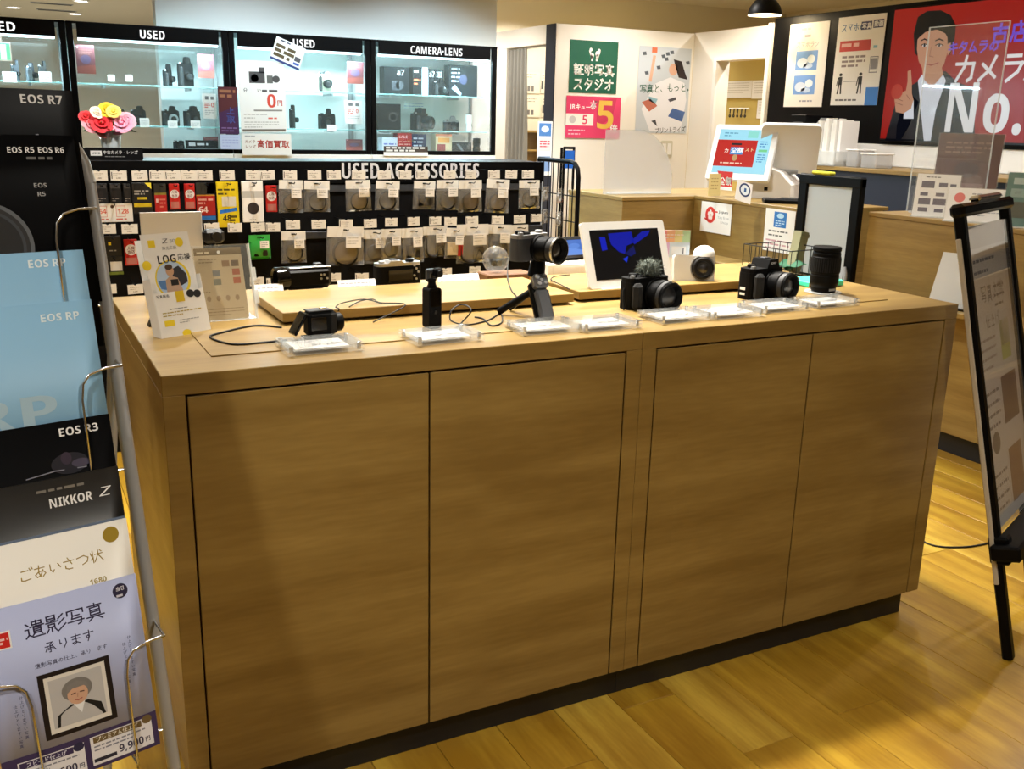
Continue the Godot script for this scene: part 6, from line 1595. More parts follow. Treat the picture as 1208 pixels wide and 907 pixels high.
	var lw := hz(785, 186, z)
	var sw := thing("wall_switch", "double light switch plate on the white poster wall", "switch", Vector3(lw.x, lw.y, z))
	obj("plate", mb().prism(rrect(0.13, 0.15, 0.012, 3, Vector2(0, 0.075)), 0.0, 0.008), mat(Color(0.8, 0.78, 0.7), 0.5), sw)
	for s in [-1.0, 1.0]:
		obj("rocker", mb().box(Vector3(s * 0.028, 0.075, 0.01), Vector3(0.042, 0.1, 0.008), 0.002), M.white, sw)
	# green lit escape sign seen through the first showcase
	var ea := hz(-8, 50, -9.0)
	var eb := hz(13, 71, -9.0)
	var es := thing("escape_sign", "green and white lit escape sign seen through the showcase glass", "sign", Vector3((ea.x + eb.x) / 2, eb.y, -9.0))
	obj("housing", mb().box(Vector3(0, (ea.y - eb.y) / 2, -0.02), Vector3(eb.x - ea.x + 0.02, ea.y - eb.y + 0.02, 0.038), 0.004), M.white, es)
	obj("hanger", mb().cyl(Vector3(0, ea.y - eb.y, -0.02), Vector3(0, 2.75 - eb.y, -0.02), 0.008), M.white, es)
	var ep := prn(eb.x - ea.x, ea.y - eb.y)
	ep.rect(0, 0, ep.w, ep.h, Color(0.35, 0.9, 0.6)).l(2).rect(ep.w * 0.38, ep.h * 0.08, ep.w * 0.38, ep.h * 0.9, Color(0.92, 1.0, 0.95))
	put("face", ep.commit_lit(1.3), null, es)
	for q in [[61, 4], [67, 12]]:
		var sp := hy(q[0], q[1], 2.75)
		var sl := thing("ceiling_slot", ("narrow dark ceiling air slot farther beyond the showcases" if q[0] == 67 else "narrow dark ceiling air slot closer behind the showcases"), "air slot", sp + Vector3(0, -0.006, 0), 0.0, "air slots in the mall ceiling")
		obj("slot", mb().box(Vector3.ZERO, Vector3(0.5, 0.012, 0.1), 0.002), M.charcoal, sl)
		obj("rim", mb().box(Vector3(0, 0.002, 0), Vector3(0.54, 0.008, 0.14), 0.002), M.grey, sl)
	# leaflet board and small easel before the booth
	var la := hz(641, 190, -5.3)
	var lb := thing("leaflet_board", "narrow standing board with blue and red leaflets before the booth", "leaflet stand", Vector3(hz(642, 190, -5.3).x, 0, -5.3))
	obj("post", mb().cyl(Vector3(0, 0, -0.02), Vector3(0, 1.2, -0.02), 0.012), M.grey, lb)
	obj("foot", mb().cyl(Vector3(0, 0, -0.02), Vector3(0, 0.02, -0.02), 0.14, 0.13, 20), M.grey, lb)
	var lp := prn(0.13, 0.42)
	lp.rect(0.01, 0.015, 0.11, 0.1, Color(0.3, 0.5, 0.75)).rect(0.01, 0.13, 0.11, 0.1, Color(0.85, 0.84, 0.84)).rect(0.01, 0.27, 0.11, 0.12, Color(0.5, 0.62, 0.8)).l(2).lines(0.02, 0.15, 0.09, 3, 0.02, 0.009, Color(0.8, 0.25, 0.3), 3).disc(0.065, 0.06, 0.035, 0.025, Color(0.85, 0.9, 0.96))
	sheet("panel", lp, M.paper, lb, Transform3D(Basis(), Vector3(0, 0.92, 0.0)), 0.006)
	var be := hz(671, 190, -5.2)
	var ez := thing("small_black_easel", "small black easel with a blue card before the poster wall", "easel", Vector3(be.x, 0, -5.2))
	obj("frame", mb().box(Vector3(0, 1.14, 0), Vector3(0.1, 0.02, 0.02)).box(Vector3(-0.045, 0.57, 0), Vector3(0.015, 1.14, 0.015)).box(Vector3(0.045, 0.57, 0), Vector3(0.015, 1.14, 0.015)).box(Vector3(0, 0.57, -0.12), Vector3(0.015, 1.14, 0.015)), M.black, ez)
	obj("card", mb().box(Vector3(0, 1.05, 0.012), Vector3(0.085, 0.14, 0.004)), M.blue_ink, ez)

# ---------------- brochure rack
func make_rack():
	var foot := Vector3(-0.0478, 0, 0.4003)
	var turn := deg_to_rad(11.5)
	var k := 0.2033
	var lean := atan(k)
	var t := thing("brochure_rack", "leaning grey tube brochure rack with wire pockets beside the oak counter", "rack", foot, turn)
	var L := -0.254
	var arch := []
	for i in 13:
		var a := PI * i / 12.0
		var y := 1.235 + sin(a) * 0.115
		arch.append(Vector3(L / 2 - L / 2 * cos(a), y, -k * y))
	obj("tube_post", mb().tube([Vector3(0, 0.012, -k * 0.012), Vector3(0, 1.235, -k * 1.235)], 0.0098, 10), M.tube, t)
	obj("tube_post", mb().tube([Vector3(L, 0.012, -k * 0.012), Vector3(L, 1.235, -k * 1.235)], 0.0098, 10), M.tube, t)
	obj("top_arch", mb().tube(arch, 0.0102, 10), M.tube, t)
	for x in [0.0, L]:
		obj("rear_leg", mb().tube([Vector3(x, 1.0, -k * 1.0), Vector3(x, 0.012, -0.5)], 0.0085, 8), M.tube, t)
		obj("rubber_foot", mb().cyl(Vector3(x, 0, 0), Vector3(x, 0.024, 0), 0.014), M.rubber, t)
		obj("rubber_foot", mb().cyl(Vector3(x, 0, -0.5), Vector3(x, 0.024, -0.5), 0.014), M.rubber, t)
	obj("brace", mb().tube([Vector3(0, 0.2, -0.415), Vector3(L, 0.2, -0.415)], 0.006, 6), M.tube, t)
	var inv := t.transform.affine_inverse()
	var cam := inv * view.origin
	# height on the plane z = d - k y where the ray through a pixel meets it
	var level := func(u: float, v: float, d: float) -> float:
		var r: Vector3 = inv.basis * ray(u, v)
		var s := (d - k * cam.y - cam.z) / (r.z + k * r.y)
		return cam.y + s * r.y
	var wht := Color(0.9, 0.9, 0.9)
	var blk := mat(Color(0.032, 0.032, 0.036), 0.6)
	blk.metallic_specular = 0.15
	var blu := mat(Color(0.50, 0.67, 0.785), 0.5)
	var lists := [
		[84, 107, 0.02, 0.297, blk, "black camera catalogue at the top of the brochure rack", func(p):
			p.text("EOS R7", p.w * 0.665, p.h * 0.026, p.h * 0.04, wht, p.w * 0.265).line([Vector2(p.w * 0.2, p.h * 0.21), Vector2(p.w * 0.74, p.h * 0.21), Vector2(p.w * 0.7, p.h * 0.25)], p.h * 0.008, Color(0.55, 0.56, 0.6))],
		[91, 160, 0.026, 0.297, blk, "black catalogue with a silver lens ring below the topmost catalogue", func(p):
			p.text("EOS R5", p.w * 0.57, p.h * 0.055, p.h * 0.027, wht, p.w * 0.165).text("EOS R6", p.w * 0.76, p.h * 0.055, p.h * 0.027, wht, p.w * 0.165).lines(p.w * 0.68, p.h * 0.1, p.w * 0.24, 1, 0.01, p.h * 0.012, Color(0.4, 0.4, 0.4), 3)
			for e in [[0.29, Color(0.35, 0.36, 0.38)], [0.265, Color(0.12, 0.12, 0.13)], [0.24, Color(0.2, 0.21, 0.23)], [0.22, Color(0.05, 0.05, 0.055)]]:
				p.disc(p.w * 0.36, p.h * 0.5, p.w * e[0], p.w * e[0], e[1], 36); p.l(p.lay + 1)
			p.text("EOS", p.w * 0.7, p.h * 0.22, p.h * 0.02, Color(0.6, 0.6, 0.6), p.w * 0.08).text("R5", p.w * 0.715, p.h * 0.26, p.h * 0.02, Color(0.6, 0.6, 0.6), p.w * 0.05).jp("の中古カメラ、ラン", p.w * 0.16, p.h * 0.585, p.w * 0.052, Color(0.8, 0.8, 0.8), 0.1)],
		[102, 294, 0.031, 0.297, blu, "pale blue camera catalogue behind its twin in the rack", func(p):
			p.text("EOS RP", p.w * 0.64, p.h * 0.035, p.h * 0.036, Color(0.88, 0.92, 0.94), p.w * 0.235)],
		[107, 353, 0.036, 0.297, blu, "pale blue camera catalogue with large faint letters, before its twin", func(p):
			p.text("EOS RP", p.w * 0.66, p.h * 0.05, p.h * 0.036, Color(0.86, 0.91, 0.93), p.w * 0.245).text("RP", p.w * 0.16, p.h * 0.42, p.h * 0.14, Color(0.62, 0.73, 0.79), p.w * 0.52)],
		[128, 488, 0.041, 0.297, blk, "black catalogue with a faint purple spray picture in the rack", func(p):
			p.text("EOS R3", p.w * 0.66, p.h * 0.032, p.h * 0.038, wht, p.w * 0.255).text("Canon", p.w * -0.02, p.h * 0.06, p.h * 0.045, wht, p.w * 0.26)
			p.disc(p.w * 0.7, p.h * 0.2, p.w * 0.12, p.h * 0.05, Color(0.1, 0.09, 0.14)).l(2).disc(p.w * 0.68, p.h * 0.175, p.w * 0.035, p.h * 0.03, Color(0.2, 0.16, 0.22)).disc(p.w * 0.77, p.h * 0.205, p.w * 0.06, p.h * 0.02, Color(0.26, 0.25, 0.32)).line([Vector2(p.w * 0.42, p.h * 0.24), Vector2(p.w * 0.6, p.h * 0.225), Vector2(p.w * 0.8, p.h * 0.23)], p.h * 0.005, Color(0.5, 0.5, 0.55))],
		[141, 549, 0.046, 0.297, mat(Color(0.06, 0.058, 0.055), 0.4), "dark lens catalogue with a yellow square and a grey-blue sea picture", func(p):
			p.text("NIKKOR", p.w * 0.53, p.h * 0.092, p.h * 0.043, wht, p.w * 0.275).text("Z", p.w * 0.85, p.h * 0.085, p.h * 0.043, wht, p.w * 0.07, false, 0.25).lines(p.w * 0.46, p.h * 0.045, p.w * 0.45, 1, 0.01, p.h * 0.012, Color(0.45, 0.43, 0.4), 3).rect(p.w * -0.0, p.h * 0.06, p.w * 0.17, p.h * 0.13, Color(0.92, 0.78, 0.08)).rect(0, p.h * 0.245, p.w, p.h * 0.7, Color(0.37, 0.42, 0.5)); p.l(2)
			p.rect(0, p.h * 0.27, p.w, p.h * 0.06, Color(0.5, 0.56, 0.66)).rect(0, p.h * 0.34, p.w, p.h * 0.03, Color(0.42, 0.47, 0.56)).text("Nikon", p.w * 0.01, p.h * 0.155, p.h * 0.026, Color(0.1, 0.09, 0.05), p.w * 0.15)],
		[149, 611, 0.051, 0.297, mat(Color(0.86, 0.84, 0.80), 0.5), "cream leaflet with gold hiragana lettering in the rack", func(p):
			p.jp("ごあいさつ状", p.w * 0.27, p.h * 0.125, p.w * 0.09, Color(0.62, 0.52, 0.22), 0.075, 1.0, false, -0.03).disc(p.w * 0.88, p.h * 0.06, p.w * 0.055, p.w * 0.055, Color(0.62, 0.52, 0.16)).rect(p.w * 0.02, p.h * 0.1, p.w * 0.09, p.h * 0.055, Color(0.75, 0.16, 0.14)); p.l(2)
			p.text("1680", p.w * 0.7, p.h * 0.25, p.h * 0.026, Color(0.66, 0.58, 0.3), p.w * 0.11).jp("写真", p.w * 0.14, p.h * 0.28, p.w * 0.055, Color(0.66, 0.58, 0.3), 0.08).lines(p.w * 0.62, p.h * 0.28, p.w * 0.28, 1, 0.01, p.h * 0.01, Color(0.7, 0.64, 0.4), 5)],
		[154, 678, 0.056, 0.258, mat(Color(0.64, 0.665, 0.79), 0.5), "lavender leaflet with a black-framed portrait and yen prices", memorial],
	]
	for q in lists:
		var y: float = level.call(q[0], q[1], q[2])
		var b := thing("brochure", q[5], "brochure", Vector3.ZERO, turn)
		var h: float = q[3]
		var p := prn(0.206, h)
		p.bend = -0.55 if q[3] < 0.28 else -0.35
		q[6].call(p)
		sheet("cover", p, q[4], b, Transform3D(), 0.004)
		b.transform = t.transform * Transform3D(Basis(Vector3.RIGHT, -lean), Vector3(L / 2 - 0.006 + (0.019 if q[1] < 120 else (0.011 if q[1] < 200 else 0.0)), y - h * cos(lean), q[2] - k * y + h * sin(lean)))
	# wire pockets: a floor, two bent front wires and side stubs for each tier
	for e in [[102, 246, 0.034, 0.14], [123, 434, 0.044, 0.16], [170, 757, 0.062, 0.17]]:
		var y: float = level.call(e[0], e[1], e[2])
		var d: float = e[2]
		for s in [1.0, -1.0]:
			var X := func(x: float) -> float:
				return -x if s > 0 else L + x
			var P := func(x: float, yy: float, dd: float) -> Vector3:
				return Vector3(X.call(x), yy, dd - k * yy)
			obj("pocket_wire", mb().tube([P.call(0.0, y, 0.0), P.call(0.004, y, d), P.call(0.03, y, d + 0.002), P.call(0.05, y - 0.006, d + 0.002), P.call(0.06, y - 0.018, d + 0.002), P.call(0.064, y - 0.04, d + 0.002), P.call(0.066, y - e[3], d + 0.002), P.call(0.066, y - e[3] - 0.002, 0.0)], 0.002, 6), M.chrome, t)
		obj("pocket_floor_wire", mb().tube([Vector3(0, y - e[3], -k * (y - e[3])), Vector3(L, y - e[3], -k * (y - e[3]))], 0.0022, 6), M.chrome, t)

func memorial(p):
	var ink := Color(0.16, 0.15, 0.26)
	p.jp("遺影写真", p.w * 0.25, p.h * 0.1, p.w * 0.125, ink, 0.075, 1.02, false, -0.02).jp("承ります", p.w * 0.35, p.h * 0.235, p.w * 0.078, ink, 0.08, 1.04, false, -0.02).jp("遺影写真の仕上、承りします", p.w * 0.28, p.h * 0.335, p.w * 0.034, Color(0.3, 0.3, 0.4), 0.08, 1.05)
	p.rect(p.w * 0.06, p.h * 0.12, p.w * 0.11, p.h * 0.095, Color(0.93, 0.92, 0.92)).disc(p.w * 0.88, p.h * 0.07, p.w * 0.052, p.w * 0.052, ink).rect(0, p.h * 0.8, p.w, p.h * 0.2, Color(0.22, 0.17, 0.32))
	p.l(2).rect(p.w * 0.07, p.h * 0.128, p.w * 0.09, p.h * 0.08, Color(0.8, 0.15, 0.13)).jp("当日", p.w * 0.85, p.h * 0.045, p.w * 0.03, Color(0.9, 0.9, 0.95), 0.11).lines(p.w * 0.85, p.h * 0.09, p.w * 0.06, 1, 0.01, p.h * 0.012, Color(0.8, 0.8, 0.85), 2)
	p.l(3).lines(p.w * 0.08, p.h * 0.155, p.w * 0.07, 2, p.h * 0.02, p.h * 0.012, Color(0.95, 0.8, 0.78), 2)
	for c in [[0.16, 0.48], [0.12, 0.52], [0.88, 0.33], [0.84, 0.36]]:
		p.l(1).jp("仕上げとりますい写真", p.w * c[0], p.h * c[1], p.w * 0.024, Color(0.35, 0.35, 0.45), 0.09, 1.25, true)
	# framed portrait
	p.l(1).rect(p.w * 0.28, p.h * 0.4, p.w * 0.46, p.h * 0.36, Color(0.05, 0.045, 0.04))
	p.l(2).rect(p.w * 0.315, p.h * 0.425, p.w * 0.39, p.h * 0.31, Color(0.86, 0.84, 0.8))
	p.l(3).rect(p.w * 0.34, p.h * 0.445, p.w * 0.34, p.h * 0.265, Color(0.72, 0.71, 0.7))
	p.l(4).poly([Vector2(p.w * 0.36, p.h * 0.71), Vector2(p.w * 0.37, p.h * 0.645), Vector2(p.w * 0.46, p.h * 0.605), Vector2(p.w * 0.57, p.h * 0.605), Vector2(p.w * 0.65, p.h * 0.64), Vector2(p.w * 0.67, p.h * 0.71)], Color(0.06, 0.055, 0.06))
	p.disc(p.w * 0.51, p.h * 0.53, p.w * 0.098, p.h * 0.062, Color(0.48, 0.46, 0.44))
	p.l(5).poly([Vector2(p.w * 0.47, p.h * 0.6), Vector2(p.w * 0.55, p.h * 0.6), Vector2(p.w * 0.52, p.h * 0.665)], Color(0.9, 0.9, 0.9))
	p.disc(p.w * 0.51, p.h * 0.557, p.w * 0.066, p.h * 0.056, Color(0.8, 0.63, 0.52))
	p.l(6).poly([Vector2(p.w * 0.44, p.h * 0.545), Vector2(p.w * 0.45, p.h * 0.5), Vector2(p.w * 0.51, p.h * 0.482), Vector2(p.w * 0.575, p.h * 0.505), Vector2(p.w * 0.585, p.h * 0.545), Vector2(p.w * 0.555, p.h * 0.52), Vector2(p.w * 0.48, p.h * 0.522)], Color(0.5, 0.48, 0.46))
	var dk := Color(0.3, 0.2, 0.18)
	p.line([Vector2(p.w * 0.472, p.h * 0.551), Vector2(p.w * 0.495, p.h * 0.549)], p.h * 0.006, dk).line([Vector2(p.w * 0.528, p.h * 0.549), Vector2(p.w * 0.55, p.h * 0.551)], p.h * 0.006, dk).line([Vector2(p.w * 0.492, p.h * 0.586), Vector2(p.w * 0.51, p.h * 0.591), Vector2(p.w * 0.532, p.h * 0.585)], p.h * 0.006, Color(0.65, 0.33, 0.3)).line([Vector2(p.w * 0.51, p.h * 0.555), Vector2(p.w * 0.507, p.h * 0.572)], p.h * 0.004, Color(0.68, 0.5, 0.4))
	# prices
	var box := Color(0.88, 0.87, 0.88)
	p.l(2).rect(p.w * 0.09, p.h * 0.83, p.w * 0.41, p.h * 0.16, box).rect(p.w * 0.54, p.h * 0.82, p.w * 0.42, p.h * 0.16, box)
	p.l(3).rect(p.w * 0.1, p.h * 0.835, p.w * 0.33, p.h * 0.034, Color(0.22, 0.17, 0.32)).rect(p.w * 0.56, p.h * 0.825, p.w * 0.33, p.h * 0.034, Color(0.42, 0.34, 0.2)).text("6,600", p.w * 0.27, p.h * 0.925, p.h * 0.05, ink, p.w * 0.17).jp("円", p.w * 0.45, p.h * 0.935, p.w * 0.04, ink, 0.11).text("9,900", p.w * 0.72, p.h * 0.915, p.h * 0.05, ink, p.w * 0.17).jp("円", p.w * 0.9, p.h * 0.925, p.w * 0.04, ink, 0.11).rect(p.w * 0.1, p.h * 0.955, p.w * 0.15, p.h * 0.02, Color(0.15, 0.14, 0.2)).rect(p.w * 0.55, p.h * 0.945, p.w * 0.15, p.h * 0.02, Color(0.15, 0.14, 0.2)).lines(p.w * 0.11, p.h * 0.885, p.w * 0.35, 2, p.h * 0.02, p.h * 0.008, Color(0.5, 0.5, 0.55), 3).lines(p.w * 0.56, p.h * 0.875, p.w * 0.35, 2, p.h * 0.02, p.h * 0.008, Color(0.5, 0.5, 0.55), 4).disc(p.w * 0.465, p.h * 0.845, p.w * 0.035, p.w * 0.03, ink).disc(p.w * 0.93, p.h * 0.83, p.w * 0.035, p.w * 0.03, Color(0.42, 0.34, 0.2))
	p.l(4).jp("スピード仕上げ", p.w * 0.14, p.h * 0.84, p.w * 0.033, Color(0.9, 0.9, 0.95), 0.1).jp("プレミアム仕上げ", p.w * 0.58, p.h * 0.83, p.w * 0.033, Color(0.95, 0.92, 0.85), 0.1)

# ---------------- leaning easel sign
func make_easel():
	var t := thing("easel_sign", "black leaning easel holding a clear-fronted notice board", "easel", Vector3(2.027, 0, 0.28), deg_to_rad(23))
	var k := 0.2443
	var lean := atan(k)
	var H := 1.157
	var W := 0.42
	var up := Transform3D(Basis(Vector3.RIGHT, -lean), Vector3.ZERO)
	var len := H / cos(lean)
	for x in [0.0, W]:
		var m := mb()
		m.xf = up
		obj("front_post", m.box(Vector3(x, len / 2, 0), Vector3(0.03, len, 0.026), 0.004), M.black, t)
		var e := mb()
		e.xf = up
		obj("side_trim", e.box(Vector3(x - 0.019 if x == 0.0 else x + 0.019, 0.66, -0.004), Vector3(0.008, 0.9, 0.012), 0.002), mat(Color(0.78, 0.74, 0.66), 0.4), t)
	var tb := mb()
	tb.xf = up
	obj("top_rail", tb.box(Vector3(W / 2, len - 0.012, 0.002), Vector3(W + 0.06, 0.034, 0.036), 0.008), M.black_gloss, t)
	var cl := mb()
	cl.xf = up
	obj("clip", cl.box(Vector3(W * 0.55, len + 0.012, 0.004), Vector3(W * 0.5, 0.016, 0.03), 0.006), M.chrome, t)
	var tr := mb()
	tr.xf = up
	obj("tray", tr.box(Vector3(W / 2, 0.30, 0.03), Vector3(W + 0.09, 0.04, 0.075), 0.006), M.black, t)
	for x in [0.0, W]:
		var kn := mb()
		kn.xf = up
		obj("tray_clamp", kn.box(Vector3(x, 0.3, 0.01), Vector3(0.042, 0.075, 0.05), 0.006), M.black, t)
	obj("rear_strut", mb().tube([Vector3(W, H * 0.8, -k * H * 0.8 - 0.02), Vector3(W + 0.02, 0.0, -0.05)], 0.01, 6), M.black, t)
	obj("spreader", mb().tube([Vector3(W, 0.31, -k * 0.31), Vector3(W + 0.012, 0.25, -0.08)], 0.005, 6), M.black, t)
	# the notice behind a clear sheet
	var p := prn(W - 0.036, 0.8)
	var g := Color(0.4, 0.4, 0.42)
	p.rect(0, 0, p.w, 0.06, Color(0.72, 0.7, 0.66)).lines(0.06, 0.09, 0.2, 2, 0.03, 0.008, g, 3)
	p.jp("写真入荷", 0.1, 0.16, 0.05, g, 0.08, 1.1).jp("仕上げ", 0.12, 0.24, 0.04, g, 0.08, 1.1).rect(0.2, 0.14, 0.15, 0.2, Color(0.84, 0.84, 0.83)).lines(0.05, 0.3, 0.14, 4, 0.025, 0.007, Color(0.6, 0.55, 0.55), 7).rect(0.24, 0.27, 0.09, 0.11, Color(0.72, 0.76, 0.42)).rect(0.2, 0.42, 0.15, 0.13, Color(0.32, 0.24, 0.24)).lines(0.05, 0.44, 0.12, 4, 0.03, 0.008, g, 9).disc(0.1, 0.58, 0.035, 0.03, Color(0.3, 0.29, 0.3)).rect(0.2, 0.62, 0.13, 0.15, Color(0.5, 0.35, 0.26)).lines(0.05, 0.66, 0.12, 4, 0.03, 0.008, g, 12)
	p.l(2).lines(0.22, 0.17, 0.1, 3, 0.025, 0.007, g, 14)
	sheet("notice", p, mat(Color(0.82, 0.81, 0.79), 0.6), t, up * Transform3D(Basis(), Vector3(W / 2, 0.335, -0.004)), 0.006)
	var pn := mb()
	pn.xf = up
	obj("clear_front", pn.box(Vector3(W / 2, 0.735, 0.006), Vector3(W - 0.034, 0.8, 0.003)), clear(Color(0.9, 0.9, 0.9), 0.06, 0.03), t)
	# cord on the floor between the counter and the easel
	var c := thing("floor_cord", "thin dark cord lying on the floor from the counter to the easel", "cord")
	var pts := []
	for q in [[1076, 628], [1092, 640], [1112, 645], [1140, 645], [1160, 642], [1172, 639]]:
		pts.append(hy(q[0], q[1], 0.003))
	obj("cord", mb().tube(arc(pts, 5), 0.003, 6), M.cable, c)

# ---------------- goods on the demonstration counter
const CY := 0.9
func riser_board(x0: float, x1: float, z0: float, z1: float, label: String):
	var t := thing("riser_board", label, "riser", Vector3((x0 + x1) / 2, CY + 0.0025, (z0 + z1) / 2), 0.0, "oak riser boards")
	obj("board", mb().box(Vector3(0, 0.0165, 0), Vector3(x1 - x0, 0.021, absf(z1 - z0)), 0.0012), M.oak, t)
	for sx in [-1.0, 1.0]:
		for sz in [-1.0, 1.0]:
			obj("pad", mb().box(Vector3(sx * ((x1 - x0) / 2 - 0.06), 0.003, sz * (absf(z1 - z0) / 2 - 0.05)), Vector3(0.05, 0.006, 0.04)), M.rubber, t)

func price_block(x: float, z: float, turn: float, sd: int, label: String):
	var t := thing("acrylic_price_block", label, "price holder", Vector3(x, CY + 0.0025, z), turn, "acrylic price holders along the counter front")
	obj("base_plate", mb().box(Vector3(0, 0.004, 0), Vector3(0.15, 0.008, 0.1), 0.001), M.block, t)
	obj("cover_plate", mb().box(Vector3(0, 0.0125, 0), Vector3(0.15, 0.006, 0.1), 0.001), M.block, t)
	obj("price_slip", mb().box(Vector3(-0.004, 0.0088, 0.0), Vector3(0.105, 0.0008, 0.07)), M.paper, t)
	var p := prn(0.105, 0.07)
	p.lines(0.008, 0.008, 0.06, 2, 0.008, 0.003, Color(0.45, 0.45, 0.48), sd).text(["57,200", "64,900", "98,800", "39,800"][sd % 4], 0.04, 0.035, 0.016, Color(0.35, 0.35, 0.38)).lines(0.008, 0.057, 0.08, 1, 0.008, 0.002, Color(0.6, 0.6, 0.6), sd + 4)
	var o := put("print", p.commit(), M.ink, t)
	o.transform = Transform3D(Basis(Vector3.RIGHT, -PI / 2), Vector3(-0.004, 0.0094, 0.035))
	for s in [-1.0, 1.0]:
		for q in [-1.0, 1.0]:
			obj("corner_screw", mb().cyl(Vector3(s * 0.066, 0.002, q * 0.041), Vector3(s * 0.066, 0.0165, q * 0.041), 0.004, 0.004, 10), M.chrome, t)

func wire(called: String, label: String, pts: Array, r := 0.0018):
	var t := thing(called, label, "cable")
	obj("cord", mb().tube(arc(pts, 6), r, 6), M.cable, t)

func make_counter_goods():
	var mt := thing("counter_mat", "thin oak-coloured sheet lying on the two counter units", "mat", Vector3(0.98, CY, -0.46))
	obj("sheet", mb().box(Vector3(0, 0.00125, 0), Vector3(1.75, 0.0025, 0.70), 0.0004), M.oak, mt)
	riser_board(0.297, 1.02, -0.335, -0.61, "oak riser board carrying the gimbal tripod's cables")
	riser_board(1.047, 1.77, -0.355, -0.62, "oak riser board carrying the white tablet")
	var names := ["acrylic price holder before the action camera", "acrylic price holder before the pocket gimbal camera", "acrylic price holder at the foot of the tripod grip", "acrylic price holder between the tripod grip and the fur-topped camera", "acrylic price holder before the camera with the fur windscreen", "acrylic price holder between the two cameras on the counter", "acrylic price holder before the black camera with the hump", "acrylic price holder before the standing zoom lens"]
	var xs := [0.308, 0.562, 0.806, 0.945, 1.155, 1.305, 1.47, 1.64]
	var zs := [-0.1, -0.095, -0.1, -0.085, -0.1, -0.095, -0.115, -0.12]
	for i in 8:
		price_block(xs[i], zs[i], 0.05 * sin(i * 2.1), i, names[i])
	leaflet_box()
	menu_stand()
	back_sign()
	action_camera()
	pocket_gimbal()
	tripod_grip()
	rear_cameras()
	tablet()
	instant_camera()
	# camera with a fur windscreen
	var a := hy(745, 367, CY + 0.0025)
	var fz := shop_camera(Vector3(1.165, CY + 0.0025, -0.245), 0.08, "black camera with a grey-green fur windscreen on its top", {"w": 0.128, "h": 0.076, "d": 0.05, "lens_r": 0.038, "lens_l": 0.06, "lens_x": 0.016, "hump": 0.0, "ring": true, "n": 24, "skin": M.black_soft})
	fur(fz, Vector3(0.012, 0.095, 0.0), Vector3(0.031, 0.025, 0.028))
	obj("strap_lug", mb().tube([Vector3(-0.06, 0.055, 0.0), Vector3(-0.068, 0.045, 0.004), Vector3(-0.07, 0.02, 0.01), Vector3(-0.076, 0.002, 0.02)], 0.0022, 6), M.black, fz)
	# camera with a viewfinder hump
	var ds := shop_camera(Vector3(1.545, CY + 0.0025, -0.26), 0.18, "black camera with a viewfinder hump beside the standing zoom lens", {"w": 0.135, "h": 0.08, "d": 0.055, "lens_r": 0.037, "lens_l": 0.062, "lens_x": 0.012, "hump": 0.022, "ring": true, "n": 24})
	obj("side_label", mb().box(Vector3(-0.068, 0.028, -0.002), Vector3(0.002, 0.007, 0.016)), M.paper, ds)
	obj("side_label", mb().box(Vector3(-0.068, 0.014, -0.002), Vector3(0.002, 0.006, 0.016)), M.paper, ds)
	var lp := prn(0.03, 0.008)
	lp.text("SONY", 0.002, 0.001, 0.005, Color(0.85, 0.85, 0.85), 0.022)
	put("lettering", lp.commit(), M.ink, ds).position = Vector3(0.012, 0.088, 0.0292)
	# standing zoom lens
	var lc := Vector3(1.765, CY + 0.0025, -0.255)
	var le := thing("zoom_lens", "tall black zoom lens standing on its cap near the counter end", "lens", lc)
	obj("clear_disc", mb().cyl(Vector3(0, 0, 0), Vector3(0, 0.004, 0), 0.05, 0.05, 28, 0.001), M.acrylic_edge, le)
	obj("barrel", mb().lathe([[0.0, 0.004], [0.031, 0.004], [0.033, 0.008], [0.033, 0.016], [0.037, 0.024], [0.0385, 0.03], [0.0385, 0.048], [0.0375, 0.05], [0.0375, 0.054], [0.039, 0.056], [0.039, 0.098], [0.0375, 0.1], [0.0375, 0.108], [0.036, 0.112], [0.033, 0.114], [0.0, 0.114]], 36, Basis(), lc - lc, true), M.black, le)
	var rg := mb()
	for k in 40:
		var an := TAU * k / 40.0
		rg.xf = Transform3D(Basis(Vector3.UP, an), Vector3.ZERO)
		rg.box(Vector3(0.0392, 0.077, 0), Vector3(0.0014, 0.036, 0.003))
	obj("zoom_ring", rg, M.rubber, le)
	obj("front_cap", mb().lathe([[0.0, 0.114], [0.0365, 0.114], [0.038, 0.116], [0.038, 0.124], [0.036, 0.126], [0.0, 0.125]], 36, Basis(), Vector3.ZERO, true), M.black_soft, le)
	obj("plate_mark", mb().box(Vector3(0.0, 0.012, 0.0325), Vector3(0.02, 0.006, 0.002)), M.grey, le)
	basket()
	# cables
	var y := CY + 0.0045
	wire("camera_cable", "black cable looping from the action camera over the counter mat", [Vector3(0.262, y + 0.004, -0.165), hy(310, 404, y), hy(275, 406, y), hy(248, 398, y), hy(262, 392, y), hy(300, 384, y), hy(332, 386, y)], 0.0022)
	wire("camera_cable", "thin black cable coiled behind the pocket gimbal camera", [hy(534, 390, y), hy(545, 380, y), hy(556, 366, y + 0.03), hy(545, 359, y + 0.03), hy(533, 366, y + 0.02), hy(532, 378, y), hy(550, 383, y), hy(575, 378, y), hy(590, 370, y), hy(592, 380, y), hy(580, 384, y), hy(570, 376, y), hy(560, 374, y)])
	wire("camera_cable", "long black cable hanging from the clear dome to the riser front", [Vector3(1.0, 0.96, -0.66), Vector3(0.96, 0.934, -0.58), Vector3(0.89, 0.931, -0.42), Vector3(0.862, 0.931, -0.34), Vector3(0.852, 0.922, -0.325), Vector3(0.848, 0.906, -0.32)])
